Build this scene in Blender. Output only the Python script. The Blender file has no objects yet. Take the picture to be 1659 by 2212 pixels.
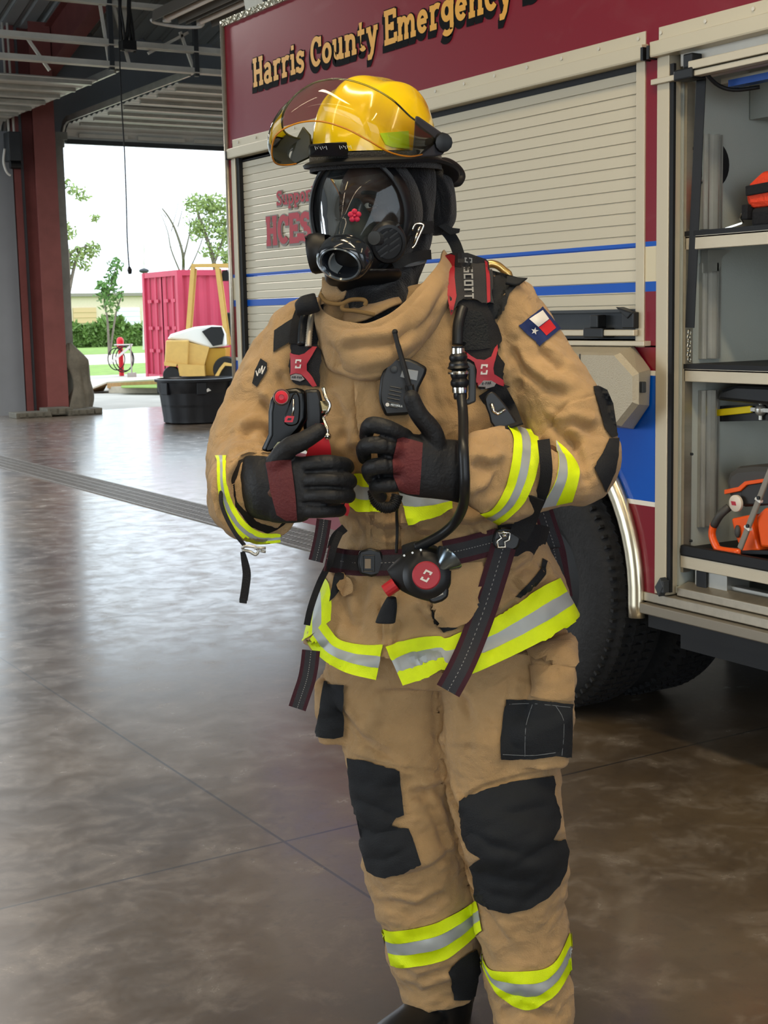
import bpy, bmesh, math, random
import numpy as np
from mathutils import Vector, Matrix
from mathutils.bvhtree import BVHTree
random.seed(7); rng = np.random.default_rng(7)
sc = bpy.context.scene
COL = sc.collection
# ---------------------------------------------------------------- camera
CX, CY, F, CH = 829.5, 1106.0, 3066.0, 1.46
def _n(a): return a / np.linalg.norm(a)
def _r(u, v): return np.array([(u-CX)/F, -(v-CY)/F, -1.0])
_Y = _n(_r(-1080, 720)); _H = _r(350, 690); _Z = _n(np.cross(_H, _Y))
if _Z[1] < 0: _Z = -_Z
MC = np.array([np.cross(_Y, _Z), _Y, _Z])
OC = np.array([0, 0, CH])
cam_d = bpy.data.cameras.new('camera'); cam = bpy.data.objects.new('camera', cam_d); COL.objects.link(cam)
cam_d.sensor_fit = 'HORIZONTAL'; cam_d.sensor_width = 36; cam_d.lens = F/1659*36
cam_d.clip_start = .05; cam_d.clip_end = 800
mw = Matrix.Identity(4)
for i in range(3):
    for j in range(3): mw[i][j] = MC[i][j]
    mw[i][3] = OC[i]
cam.matrix_world = mw
cam_d.dof.use_dof = True; cam_d.dof.focus_distance = 2.75; cam_d.dof.aperture_fstop = 32
sc.camera = cam
# ---------------------------------------------------------------- view, world, light
sc.view_settings.view_transform = 'Standard'; sc.view_settings.look = 'None'
sc.view_settings.gamma = 1; sc.view_settings.use_curve_mapping = False
sc.view_settings.exposure = 0.0
W = bpy.data.worlds.new('overcast_sky'); sc.world = W; W.use_nodes = True
bg = W.node_tree.nodes['Background']; bg.inputs[0].default_value = (.78, .90, 1, 1); bg.inputs[1].default_value = 2.9
def area(name, loc, aim, sx, sy, power, color, portal=False, spread=180):
    l = bpy.data.lights.new(name, 'AREA'); l.shape = 'RECTANGLE'; l.size = sx; l.size_y = sy
    l.energy = power; l.color = color; l.spread = math.radians(spread)
    o = bpy.data.objects.new(name, l); COL.objects.link(o); o.location = loc
    o.rotation_euler = (Vector(aim)-Vector(loc)).to_track_quat('-Z', 'Y').to_euler()
    if portal: l.cycles.is_portal = True
    return o
area('daylight_portal', (9.97, 22.7, 2.15), (9.97, 0, 2.15), 4.2, 4.3, 10, (1, 1, 1), True)
area('daylight_portal', (4.45, 22.7, 2.15), (4.45, 0, 2.15), 4.2, 4.3, 10, (1, 1, 1), True)
area('bay_daylight_front', (-3.5, -9.5, 2.6), (1.6, 2.4, 1.3), 9, 4.2, 290, (.92, .96, 1))
area('bay_daylight_side', (-11.5, 9.0, 2.8), (1.6, 2.4, 1.2), 9, 4.2, 520, (.86, .93, 1))
for (lx, ly, lz, Lx, Ly, P) in ((-6.0, 1.5, 5.0, 11.0, .2, 150), (-5.0, -3.2, 5.0, 11.0, .2, 130), (4.3, -3.5, 5.2, .12, 6.0, 90), (1.0, 1.0, 5.0, .3, 4.0, 150)):
    area('ceiling_and_fill_light', (lx, ly, lz), (lx, ly, 0), Lx, Ly, P, (1, .80, .52))
for (lx, ly) in ((10.5, 10.0), (2.0, 12.0), (2.0, 18.5), (11.5, 16.5)):
    area('ceiling_and_fill_light', (lx, ly, 4.2), (lx, ly, 0), .3, 2.4, 240, (1, .95, .9))  # fill lights added to brighten the far end, no fixtures there
area('compartment_led_light', (3.17, 1.9, 1.35), (3.45, 3.33, 1.35), .03, 1.4, 3, (1, .97, .88))
sc.cycles.use_denoising = True
try: sc.cycles.denoiser = 'OPENIMAGEDENOISE'
except Exception: pass
sc.cycles.max_bounces = 8; sc.cycles.diffuse_bounces = 3; sc.cycles.glossy_bounces = 4
sc.cycles.transmission_bounces = 8; sc.cycles.transparent_max_bounces = 16
sc.cycles.caustics_reflective = False; sc.cycles.caustics_refractive = False
sc.cycles.sample_clamp_indirect = 4
# ---------------------------------------------------------------- geometry from the calibrated view
def ray(u, v): return MC @ _r(u, v)
FW = ray(CX, CY).copy(); FW[2] = 0; FW = _n(FW)           # horizontal heading
RT = np.array([FW[1], -FW[0], 0.0])                        # horizontal right
UP = np.array([0, 0, 1.0])
def P(u, v, D):                                            # point seen at (u,v) at horizontal distance D
    d = ray(u, v); return OC + d*(D/np.dot(d, FW))
def onx(u, v, x): d = ray(u, v); return OC + d*(x/d[0])
def ony(u, v, y): d = ray(u, v); return OC + d*(y/d[1])
def onz(u, v, z=0): d = ray(u, v); return OC + d*((z-CH)/d[2])
def proj(p):
    c = (np.asarray(p)-OC) @ MC; return np.stack([CX-F*c[..., 0]/c[..., 2], CY+F*c[..., 1]/c[..., 2]], -1)
# ---------------------------------------------------------------- materials
def lin(c):
    if isinstance(c, str): c = [int(c[i:i+2], 16)/255 for i in (0, 2, 4)]
    return [(x/12.92 if x <= .04045 else ((x+.055)/1.055)**2.4) for x in c]
def mat(name, c, rough=.6, metal=0, var=.0, vscale=8, bump=0, bscale=60, c2=None, coat=0, alpha=None, trans=0, ior=1.45, spec=.5, emit=None, estr=1, rvar=0, sheen=0, stretch=(1, 1, 1), aniso=None):
    m = bpy.data.materials.new(name); m.use_nodes = True; nt = m.node_tree; N = nt.nodes; L = nt.links
    b = N['Principled BSDF']; I = b.inputs
    col = lin(c); I['Base Color'].default_value = (*col, 1); I['Roughness'].default_value = rough; I['Metallic'].default_value = metal
    I['Specular IOR Level'].default_value = spec; I['IOR'].default_value = ior; I['Coat Weight'].default_value = coat; I['Coat Roughness'].default_value = .08
    if sheen: I['Sheen Weight'].default_value = sheen
    if trans: I['Transmission Weight'].default_value = trans
    if alpha is not None: I['Alpha'].default_value = alpha
    if emit: I['Emission Color'].default_value = (*lin(emit), 1); I['Emission Strength'].default_value = estr
    tc = N.new('ShaderNodeTexCoord'); mp = N.new('ShaderNodeMapping'); L.new(tc.outputs['Object'], mp.inputs[0]); mp.inputs['Scale'].default_value = stretch
    if var or c2 or rvar:
        nz = N.new('ShaderNodeTexNoise'); nz.inputs['Scale'].default_value = vscale; nz.inputs['Detail'].default_value = 6; nz.inputs['Roughness'].default_value = .6
        L.new(mp.outputs[0], nz.inputs[0])
        rp = N.new('ShaderNodeMapRange'); rp.inputs[1].default_value = .3; rp.inputs[2].default_value = .7; L.new(nz.outputs[0], rp.inputs[0])
        if var or c2:
            mx = N.new('ShaderNodeMix'); mx.data_type = 'RGBA'; L.new(rp.outputs[0], mx.inputs[0])
            a = [x*(1-var) for x in col]; bb = lin(c2) if c2 else [min(1, x*(1+var)) for x in col]
            if c2: a = col
            mx.inputs[6].default_value = (*a, 1); mx.inputs[7].default_value = (*bb, 1); L.new(mx.outputs[2], I['Base Color'])
        if rvar:
            r2 = N.new('ShaderNodeMapRange'); L.new(rp.outputs[0], r2.inputs[0]); r2.inputs[3].default_value = max(0, rough-rvar); r2.inputs[4].default_value = rough+rvar
            L.new(r2.outputs[0], I['Roughness'])
    if bump:
        n2 = N.new('ShaderNodeTexNoise'); n2.inputs['Scale'].default_value = bscale; n2.inputs['Detail'].default_value = 4; L.new(mp.outputs[0], n2.inputs[0])
        bp = N.new('ShaderNodeBump'); bp.inputs['Strength'].default_value = bump; bp.inputs['Distance'].default_value = .01
        L.new(n2.outputs[0], bp.inputs['Height']); L.new(bp.outputs[0], I['Normal'])
    return m
def stripes_z(name, stops, rough=.3, metal=0, coat=.5, rnd=0):
    """colour by true height on the thing: painted bands"""
    m = mat(name, '888888', rough, metal, coat=coat); nt = m.node_tree; N = nt.nodes; L = nt.links
    g = N.new('ShaderNodeNewGeometry'); s = N.new('ShaderNodeSeparateXYZ'); L.new(g.outputs['Position'], s.inputs[0])
    mr = N.new('ShaderNodeMapRange'); mr.inputs[1].default_value = 0; mr.inputs[2].default_value = 4; L.new(s.outputs['Z'], mr.inputs[0])
    cr = N.new('ShaderNodeValToRGB'); cr.color_ramp.interpolation = 'CONSTANT'; L.new(mr.outputs[0], cr.inputs[0])
    el = cr.color_ramp.elements
    while len(el) < len(stops): el.new(.5)
    for e, (z, c) in zip(el, stops): e.position = z/4; e.color = (*lin(c), 1)
    nz = N.new('ShaderNodeTexNoise'); nz.inputs['Scale'].default_value = 1.6; nz.inputs['Detail'].default_value = 8; nz.inputs['Distortion'].default_value = 1.2; mp = N.new('ShaderNodeMapping'); mp.inputs['Scale'].default_value = (1, 1, 2.2)
    L.new(g.outputs['Position'], mp.inputs[0]); L.new(mp.outputs[0], nz.inputs[0]); r2 = N.new('ShaderNodeMapRange'); r2.inputs[1].default_value = .56; r2.inputs[2].default_value = .72; r2.inputs[4].default_value = rnd; L.new(nz.outputs[0], r2.inputs[0])
    mx = N.new('ShaderNodeMix'); mx.data_type = 'RGBA'; L.new(r2.outputs[0], mx.inputs[0]); L.new(cr.outputs[0], mx.inputs[6]); mx.inputs[7].default_value = (*lin('b08a88'), 1)
    L.new(mx.outputs[2], N['Principled BSDF'].inputs['Base Color'])
    return m
# ---------------------------------------------------------------- mesh building
class MB:
    def __init__(s): s.v = []; s.f = []; s.m = []
    def add(s, vs, fs, mi=0):
        b = len(s.v); s.g = getattr(s, 'g', [])+[(b, len(s.f))]; s.v += [tuple(map(float, p)) for p in vs]; s.f += [tuple(b+i for i in f) for f in fs]; s.m += [mi]*len(fs); return s
    def box(s, lo, hi, mi=0):
        x0, y0, z0 = lo; x1, y1, z1 = hi
        return s.add([(x0,y0,z0),(x1,y0,z0),(x1,y1,z0),(x0,y1,z0),(x0,y0,z1),(x1,y0,z1),(x1,y1,z1),(x0,y1,z1)],
                     [(0,3,2,1),(4,5,6,7),(0,1,5,4),(1,2,6,5),(2,3,7,6),(3,0,4,7)], mi)
    def obox(s, c, ax, ay, az, mi=0):                        # centre and three half-vectors
        c, ax, ay, az = map(np.asarray, (c, ax, ay, az)); vs = [c+i*ax+j*ay+k*az for k in (-1, 1) for i, j in ((-1,-1),(1,-1),(1,1),(-1,1))]
        return s.add(vs, [(0,3,2,1),(4,5,6,7),(0,1,5,4),(1,2,6,5),(2,3,7,6),(3,0,4,7)], mi)
    def bar(s, a, b, w, h, up=(0, 0, 1), mi=0):
        a, b = np.array(a, float), np.array(b, float); d = _n(b-a); sd = _n(np.cross(d, up)); u2 = np.cross(sd, d)
        return s.obox((a+b)/2, (b-a)/2, sd*w/2, u2*h/2, mi)
    def tube(s, pts, r, n=10, mi=0, closed=False, cap=True, flat=None):
        pts = [np.array(p, float) for p in pts]; k = len(pts); R = r if hasattr(r, '__len__') else [r]*k
        T = [_n((pts[(i+1) % k] if (closed or i < k-1) else pts[i])-(pts[i-1] if (closed or i > 0) else pts[i])) for i in range(k)]
        ref = np.array([0, 0, 1.0]) if abs(T[0][2]) < .9 else np.array([1.0, 0, 0])
        u = _n(np.cross(T[0], ref)); vs = []
        for i in range(k):
            u = _n(u-np.dot(u, T[i])*T[i]); w = np.cross(T[i], u)
            for j in range(n):
                a = 2*math.pi*j/n; vs.append(pts[i]+R[i]*(math.cos(a)*u+math.sin(a)*w*(flat or 1)))
        fs = [(i*n+j, i*n+(j+1) % n, ((i+1) % k)*n+(j+1) % n, ((i+1) % k)*n+j) for i in range(k if closed else k-1) for j in range(n)]
        if cap and not closed: fs += [tuple(range(n))[::-1], tuple((k-1)*n+j for j in range(n))]
        return s.add(vs, fs, mi)
    def cyl(s, a, b, r, r2=None, n=16, mi=0): return s.tube([a, b], [r, r if r2 is None else r2], n, mi)
    def lathe(s, o, ax, prof, n=24, mi=0, squash=1, ref=None, caps=True):  # prof: (radius, height along ax)
        o = np.array(o, float); ax = _n(np.array(ax, float)); ref = np.array(ref if ref is not None else ((0, 0, 1) if abs(ax[2]) < .9 else (1, 0, 0)), float)
        u = _n(np.cross(ax, ref)); w = np.cross(ax, u); vs = [o+ax*h+r*(math.cos(2*math.pi*j/n)*u+squash*math.sin(2*math.pi*j/n)*w) for r, h in prof for j in range(n)]
        k = len(prof); fs = [(i*n+j, i*n+(j+1) % n, (i+1)*n+(j+1) % n, (i+1)*n+j) for i in range(k-1) for j in range(n)]
        if caps: fs += [tuple(range(n))[::-1], tuple((k-1)*n+j for j in range(n))]
        return s.add(vs, fs, mi)
    def prism(s, poly, ext, mi=0):
        poly = [np.array(p, float) for p in poly]; ext = np.array(ext, float); k = len(poly)
        return s.add(poly+[p+ext for p in poly], [tuple(range(k))[::-1], tuple(range(k, 2*k))]+[(i, (i+1) % k, k+(i+1) % k, k+i) for i in range(k)], mi)
    def ball(s, c, r, n=16, m=10, mi=0, axes=None):
        c = np.array(c, float); r = np.array(r if hasattr(r, '__len__') else (r,)*3, float); A = np.array(axes) if axes is not None else np.eye(3)
        vs = [c+A.T@(r*np.array([math.sin(math.pi*i/m)*math.cos(2*math.pi*j/n), math.sin(math.pi*i/m)*math.sin(2*math.pi*j/n), math.cos(math.pi*i/m)])) for i in range(m+1) for j in range(n)]
        return s.add(vs, [(i*n+j, (i+1)*n+j, (i+1)*n+(j+1) % n, i*n+(j+1) % n) for i in range(m) for j in range(n)], mi)
    def grid(s, G, mi=0, wrap=False):
        G = np.asarray(G); a, b = G.shape[:2]
        return s.add(G.reshape(-1, 3), [(i*b+j, (i+1)*b+j, (i+1)*b+(j+1) % b, i*b+(j+1) % b) for i in range(a-1) for j in range(b if wrap else b-1)], mi)
    def each(s, name, m, parent=None, **k):                  # every added piece becomes a part of its own
        b = getattr(s, 'g', []); r = None
        for i, (v0, f0) in enumerate(b):
            v1, f1 = b[i+1] if i+1 < len(b) else (len(s.v), len(s.f)); q = MB(); q.v = s.v[v0:v1]; q.f = [tuple(x-v0 for x in f) for f in s.f[f0:f1]]; q.m = s.m[f0:f1]; r = q.build(name, m, parent, **k)
        return r
    def build(s, name, m, parent=None, smooth=False, bevel=0, thick=0, merge=False, fix=True, subd=0):
        me = bpy.data.meshes.new(name); me.from_pydata(s.v, [], s.f)
        for q in (m if isinstance(m, (list, tuple)) else [m]): me.materials.append(q)
        if len(set(s.m)) > 1: me.polygons.foreach_set('material_index', s.m)
        if fix:
            bm = bmesh.new(); bm.from_mesh(me)
            if merge: bmesh.ops.remove_doubles(bm, verts=bm.verts, dist=1e-5)
            bmesh.ops.recalc_face_normals(bm, faces=bm.faces); bm.to_mesh(me); bm.free()
        if smooth:
            me.polygons.foreach_set('use_smooth', [True]*len(me.polygons))
            if smooth is not True: me.set_sharp_from_angle(angle=math.radians(smooth))
        return link(name, me, parent, bevel, thick, subd)
def link(name, me, parent=None, bevel=0, thick=0, subd=0):
    o = bpy.data.objects.new(name, me); COL.objects.link(o)
    if parent is not None:
        o.parent = parent
        if parent.parent is None: o.location = -Vector(parent.location)
        o['_p'] = 1; del o['_p']
    if thick:
        md = o.modifiers.new('thick', 'SOLIDIFY'); md.thickness = thick; md.offset = 1
    if bevel:
        md = o.modifiers.new('bevel', 'BEVEL'); md.width = bevel; md.segments = 2; md.limit_method = 'ANGLE'; md.angle_limit = math.radians(40)
        md.harden_normals = True if bevel < 0 else False
    if subd:
        md = o.modifiers.new('sub', 'SUBSURF'); md.levels = subd; md.render_levels = subd
    return o
def base(o):                                                # origin of a single-mesh thing to its base centre
    me = o.data; n = len(me.vertices); a = np.empty(n*3); me.vertices.foreach_get('co', a); a = a.reshape(-1, 3)
    c = np.array([(a[:, 0].min()+a[:, 0].max())/2, (a[:, 1].min()+a[:, 1].max())/2, a[:, 2].min()])
    me.vertices.foreach_set('co', (a-c).ravel()); me.update(); o.location = c; return o
def tag(o, label, cat, group=None, kind=None):
    o['label'] = label
    if cat: o['category'] = cat
    if group: o['group'] = group
    if kind: o['kind'] = kind
    return o
def thing(name, loc, label, cat, group=None):
    o = bpy.data.objects.new(name, None); COL.objects.link(o); o.location = loc; o.empty_display_size = .1
    return tag(o, label, cat, group)
def struct(o): o['kind'] = 'structure'; return o
def cr(pts, n):                                             # Catmull-Rom through rows of vectors
    pts = np.array(pts, float); k = len(pts); out = []
    for t in np.linspace(0, k-1, n):
        i = min(int(t), k-2); f = t-i; p0 = pts[max(i-1, 0)]; p1 = pts[i]; p2 = pts[i+1]; p3 = pts[min(i+2, k-1)]
        out.append(.5*((2*p1)+(-p0+p2)*f+(2*p0-5*p1+4*p2-p3)*f*f+(-p0+3*p1-3*p2+p3)*f**3))
    return np.array(out)
def arc(cx, cy, r, a0, a1, n=10, ry=None):
    return [(cx+r*math.cos(math.radians(a0+(a1-a0)*i/n)), cy+(ry or r)*math.sin(math.radians(a0+(a1-a0)*i/n))) for i in range(n+1)]
# ---------------------------------------------------------------- slab lettering
def glyphs(t=.16):
    h = t/2; x = .68; S = t*.42
    def bar(x0, x1, y): return [(x0, y), (x1, y)]
    G = {}
    bo = lambda w: arc(w/2, x/2, w/2-h, 0, 360, 20, x/2-h)
    G['H'] = (.68, [[(.14, 0), (.14, 1)], [(.54, 0), (.54, 1)], [(.14, .5), (.54, .5)], bar(0, .28, S), bar(.4, .68, S), bar(0, .28, 1-S), bar(.4, .68, 1-S)])
    G['C'] = (.62, [arc(.34, .5, .26, 45, 315, 20, .5-h), [(.56, .62), (.56, .95)]])
    G['E'] = (.62, [[(.14, 0), (.14, 1)], bar(0, .58, S), bar(0, .56, 1-S), [(.14, .5), (.42, .5)], [(.58, .02), (.58, .3)], [(.55, .72), (.55, .98)], [(.42, .38), (.42, .62)]])
    G['S'] = (.58, [arc(.29, .74, .21, 20, 270, 12, .26-h)+arc(.29, .27, .22, 90, -160, 12, .27-h), [(.52, .72), (.52, .98)], [(.06, .02), (.06, .28)]])
    G['D'] = (.66, [[(.14, 0), (.14, 1)], bar(0, .2, S), bar(0, .2, 1-S), [(.1, h)]+arc(.3, .5, .28, -90, 90, 12, .5-h)+[(.1, 1-h)]])
    G['a'] = (.56, [arc(.25, .2, .17, 30, 330, 14, .2-h/2), [(.06, .56)]+arc(.24, .5, .16, 120, 0, 8, .18-h/2)+[(.4, .1)], bar(.36, .54, S)])
    G['r'] = (.5, [[(.16, 0), (.16, x)], bar(.02, .34, S), bar(.02, .2, x-S), arc(.36, x-.24, .2, 170, 50, 8, .24-h/2)])
    G['i'] = (.34, [[(.17, 0), (.17, x)], bar(.02, .32, S), bar(.02, .2, x-S), [(.17, .82), (.17, .98)]])
    G['s'] = (.46, [arc(.23, .5, .15, 20, 270, 10, .18-h/2)+arc(.23, .19, .16, 90, -160, 10, .19-h/2), [(.4, .48), (.4, .66)], [(.05, .02), (.05, .2)]])
    G['o'] = (.56, [bo(.56)]); G['e'] = (.54, [arc(.27, x/2, .27-h, 5, 320, 18, x/2-h), [(.1, x/2), (.47, x/2)]])
    G['c'] = (.5, [arc(.28, x/2, .28-h, 40, 320, 16, x/2-h), [(.44, .44), (.44, .64)]])
    G['u'] = (.62, [[(.14, x), (.14, .22)]+arc(.29, .22, .15, 180, 300, 8, .22-h)+[(.44, .2)], [(.46, 0), (.46, x)], bar(.0, .2, x-S), bar(.34, .5, x-S), bar(.42, .62, S)])
    G['n'] = (.64, [[(.14, 0), (.14, x)], bar(0, .28, S), bar(.38, .64, S), bar(0, .18, x-S), [(.16, .42)]+arc(.33, .42, .17, 150, 0, 8, .26-h)+[(.5, 0)]])
    G['m'] = (.92, [[(.13, 0), (.13, x)], bar(0, .26, S), bar(.34, .56, S), bar(.66, .92, S), bar(0, .16, x-S)]+[[(k-.1, .42)]+arc(k+.06, .42, .13, 150, 0, 8, .26-h)+[(k+.19, 0)] for k in (.26, .59)])
    G['t'] = (.42, [[(.18, .92), (.18, .2)]+arc(.3, .2, .12, 180, 320, 8, .2-h), bar(.02, .38, x-S)])
    G['y'] = (.6, [[(.12, x), (.3, .08)], [(.5, x), (.28, -.12), (.2, -.24), (.06, -.24)], bar(0, .24, x-S), bar(.38, .6, x-S)])
    G['g'] = (.58, [arc(.26, .4, .18, 0, 360, 16, .26-h/2), [(.48, x)]+[(.48, -.06)]+arc(.28, -.06, .2, 0, -150, 10, .2-h/2), bar(.4, .58, x-S)])
    G['p'] = (.6, [[(.14, -.28), (.14, x)], bar(0, .18, x-S), bar(0, .3, -.28+S), arc(.32, x/2, .2, -150, 150, 16, x/2-h)])
    G['v'] = (.56, [[(.1, x), (.28, .04)], [(.46, x), (.28, .04)], bar(0, .2, x-S), bar(.36, .56, x-S)])
    G[' '] = (.3, [])
    return G
def ribbon2(pl, t):
    pl = [np.array(p, float) for p in pl]; n = len(pl); L = []; R = []
    closed = np.linalg.norm(pl[0]-pl[-1]) < 1e-6
    for i in range(n):
        a = pl[i]-pl[i-1] if i else (pl[-1]-pl[-2] if closed else pl[1]-pl[0]); b = pl[i+1]-pl[i] if i < n-1 else (pl[1]-pl[0] if closed else a)
        a = a/np.linalg.norm(a); b = b/np.linalg.norm(b); d = a+b; d = d/max(np.linalg.norm(d), .3); nn = np.array([-d[1], d[0]]); k = min(1.6, 1/max(.4, abs(np.dot(nn, [-a[1], a[0]]))))
        L.append(pl[i]+nn*t/2*k); R.append(pl[i]-nn*t/2*k)
    return L, R
def lettering(mb, text, G, org, ex, ey, nrm, cap, t, wide=1, depth=.0015, gap=.06, width=None, grow=0, shift=(0, 0)):
    """strokes laid flat on a plane: org baseline-left, ex right, ey up (unit), cap height"""
    tw = sum(G[c][0]+gap for c in text)*cap*wide
    if width: wide *= width/tw
    org, ex, ey, nrm = map(np.array, (org, ex, ey, nrm)); x = 0; k = 0
    for c in text:
        w, pls = G[c]
        for pl in pls:
            L, R = ribbon2(pl, t+grow)
            if grow and len(pl) == 2:
                d = np.array(pl[1], float)-np.array(pl[0], float); d = d/np.linalg.norm(d)*grow/2; L[0] = L[0]-d; R[0] = R[0]-d; L[1] = L[1]+d; R[1] = R[1]+d
            k += 1; e = nrm*(depth+.00003*(k % 9)); g3 = lambda q: org+ex*((x+q[0])*cap*wide+shift[0])+ey*(q[1]*cap+shift[1])
            a = [g3(q)+e for q in L]; b = [g3(q)+e for q in R]; n = len(a)
            mb.add(a+b, [(i, i+1, n+i+1, n+i) for i in range(n-1)])
        x += w+gap
    return tw
# ================================================================ materials shared
M = {}
M['steel'] = mat('painted_steel', 'cfccc2', .5, .1, var=.12, vscale=3)
M['galv'] = mat('galvanised', 'b4b3ac', .38, .7, var=.15, vscale=5)
M['alu'] = mat('satin_aluminium', 'c9bfa9', .42, .35, var=.05, vscale=4, bump=.05, bscale=220)
M['alu2'] = mat('brushed_aluminium', 'b9b09f', .34, .8, var=.08, vscale=3, stretch=(1, 12, 12))
M['chrome'] = mat('bright_metal', 'd8d4c8', .18, 1)
M['blackp'] = mat('black_plastic', '0e1013', .42, var=.2, vscale=20)
M['blackr'] = mat('black_rubber', '0d0e11', .6, var=.25, vscale=14)
M['darkgrey'] = mat('dark_grey_plastic', '34383c', .5, var=.1)
M['redcol'] = mat('red_primer_steel', '8a504c', .6, var=.15, vscale=3)
M['lgrey'] = mat('light_grey_liner', 'b5bab8', .5, var=.05, vscale=2)
M['wallg'] = mat('grey_wall_panel', '8d9297', .6, var=.06, vscale=1.5)
M['white'] = mat('white_paint', 'e4e2dc', .45)
def floor_mat():
    m = mat('polished_concrete', '7d6c58', .2, coat=.75, spec=1.0); nt = m.node_tree; N = nt.nodes; L = nt.links; b = N['Principled BSDF']; I = b.inputs
    I['Coat IOR'].default_value = 1.5; I['IOR'].default_value = 1.75; I['Coat Roughness'].default_value = .07
    g = N.new('ShaderNodeTexCoord').outputs['Object']
    def noise(sc, det=8, ro=.6, dis=0):
        n = N.new('ShaderNodeTexNoise'); n.inputs['Scale'].default_value = sc; n.inputs['Detail'].default_value = det; n.inputs['Roughness'].default_value = ro; n.inputs['Distortion'].default_value = dis
        L.new(g, n.inputs[0]); return n.outputs[0]
    def rng_(x, a, b_, c, d):
        r = N.new('ShaderNodeMapRange'); L.new(x, r.inputs[0])
        for k, v in zip((1, 2, 3, 4), (a, b_, c, d)): r.inputs[k].default_value = v
        return r.outputs[0]
    def mixc(f, a, b_):
        x = N.new('ShaderNodeMix'); x.data_type = 'RGBA'; L.new(f, x.inputs[0])
        for k, v in ((6, a), (7, b_)):
            if isinstance(v, str): x.inputs[k].default_value = (*lin(v), 1)
            else: L.new(v, x.inputs[k])
        return x.outputs[2]
    n1 = noise(.7, 6, .6, .6); n2 = noise(6, 10, .72, .3); n3 = noise(28, 6, .7)
    c = mixc(rng_(n1, .35, .65, 0, 1), '4a3d2e', '6e5d45')
    c = mixc(rng_(n2, .50, .68, 0, .7), c, '85796a')
    c = mixc(rng_(n3, .54, .70, 0, .5), c, '3d342b')
    # sawn control joints
    s = N.new('ShaderNodeSeparateXYZ'); L.new(g, s.inputs[0])
    def joint(out, at, w):
        a = N.new('ShaderNodeMath'); a.operation = 'SUBTRACT'; L.new(out, a.inputs[0]); a.inputs[1].default_value = at
        q = N.new('ShaderNodeMath'); q.operation = 'ABSOLUTE'; L.new(a.outputs[0], q.inputs[0])
        l = N.new('ShaderNodeMath'); l.operation = 'LESS_THAN'; L.new(q.outputs[0], l.inputs[0]); l.inputs[1].default_value = w; return l.outputs[0]
    js = [joint(s.outputs['X'], 1.745, .0045), joint(s.outputs['Y'], 3.415, .0045), joint(s.outputs['Y'], 6.6, .006), joint(s.outputs['Y'], 10.9, .008), joint(s.outputs['X'], -1.6, .0045), joint(s.outputs['Y'], 15.6, .01), joint(s.outputs['Y'], .2, .0045)]
    f = js[0]
    for j in js[1:]:
        q = N.new('ShaderNodeMath'); q.operation = 'MAXIMUM'; L.new(f, q.inputs[0]); L.new(j, q.inputs[1]); f = q.outputs[0]
    c = mixc(f, c, '2e261f'); L.new(c, I['Base Color'])
    L.new(rng_(n2, .4, .7, .34, .52), I['Roughness'])
    L.new(rng_(n2, .42, .7, .15, .31), I['Coat Roughness'])
    bp = N.new('ShaderNodeBump'); bp.inputs['Strength'].default_value = .10; bp.inputs['Distance'].default_value = .004; L.new(noise(2.2, 3, .5), bp.inputs['Height']); L.new(bp.outputs[0], I['Normal'])
    return m
YD = 22.463
# ================================================================ floor, walls, ceiling
mb = MB(); mb.box((-14, -10, -.2), (16, YD, 0)); struct(mb.build('floor', floor_mat()))
def wall_with_doors(name, along, at, a0, a1, ztop, doors, m, th=.22):
    mb = MB(); cur = a0
    def seg(p, q, z0, z1):
        if along == 'x': mb.box((p, at, z0), (q, at+th, z1))
        else: mb.box((at, p, z0), (at+th, q, z1))
    for d0, d1, h in doors:
        seg(cur, d0, 0, ztop); seg(d0, d1, h, ztop); cur = d1
    seg(cur, a1, 0, ztop); return struct(mb.build(name, m))
wall_with_doors('wall_back', 'x', YD, -14, 16, 7.2, [(-10.2, -5.93, 4.3), (-4.0, .27, 4.3), (2.3, 6.57, 4.3), (7.82, 12.09, 4.3)], M['wallg'])
wall_with_doors('wall_front', 'x', -10.22, -14, 16, 7.2, [(-10.2, -5.93, 4.3), (-5.5, -1.2, 4.3), (2.3, 6.57, 4.3)], M['wallg'])
mb = MB(); mb.box((16, -10.2, 0), (16.2, YD+.2, 10.4)); struct(mb.build('wall_right', mat('right_wall', '8f8f8a', .6)))
wall_with_doors('wall_left', 'y', -14.2, -10.2, YD+.2, 10.4, [(3.0, 13.5, 4.3)], mat('left_wall', '8f8f8a', .6))
deck = mat('roof_deck', 'bcc0be', .55, .1, var=.1, vscale=.8)
mb = MB()
zc = lambda y: 6.0+.25*min(YD-y, y+26.46-10) if False else (6.0+.25*(YD-y) if y > 6.2 else 6.0+.25*(y+10.1))
ys = [YD+.2, 6.2, -10.2]
for x in np.arange(-14, 16, .3):                             # ribbed steel deck
    for a, b in ((0, .18), (.18, .22), (.22, .26), (.26, .3)):
        za = .0 if a < .2 else (.04 if a < .26 else .04); zb = 0 if b < .2 else (.04 if b <= .26 else 0)
        for y0, y1 in ((ys[0], ys[1]), (ys[1], ys[2])):
            mb.add([(x+a, y0, zc(y0)+za), (x+b, y0, zc(y0)+zb), (x+b, y1, zc(y1)+zb), (x+a, y1, zc(y1)+za)], [(0, 1, 2, 3)])
struct(mb.build('ceiling', deck, thick=.02))
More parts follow.
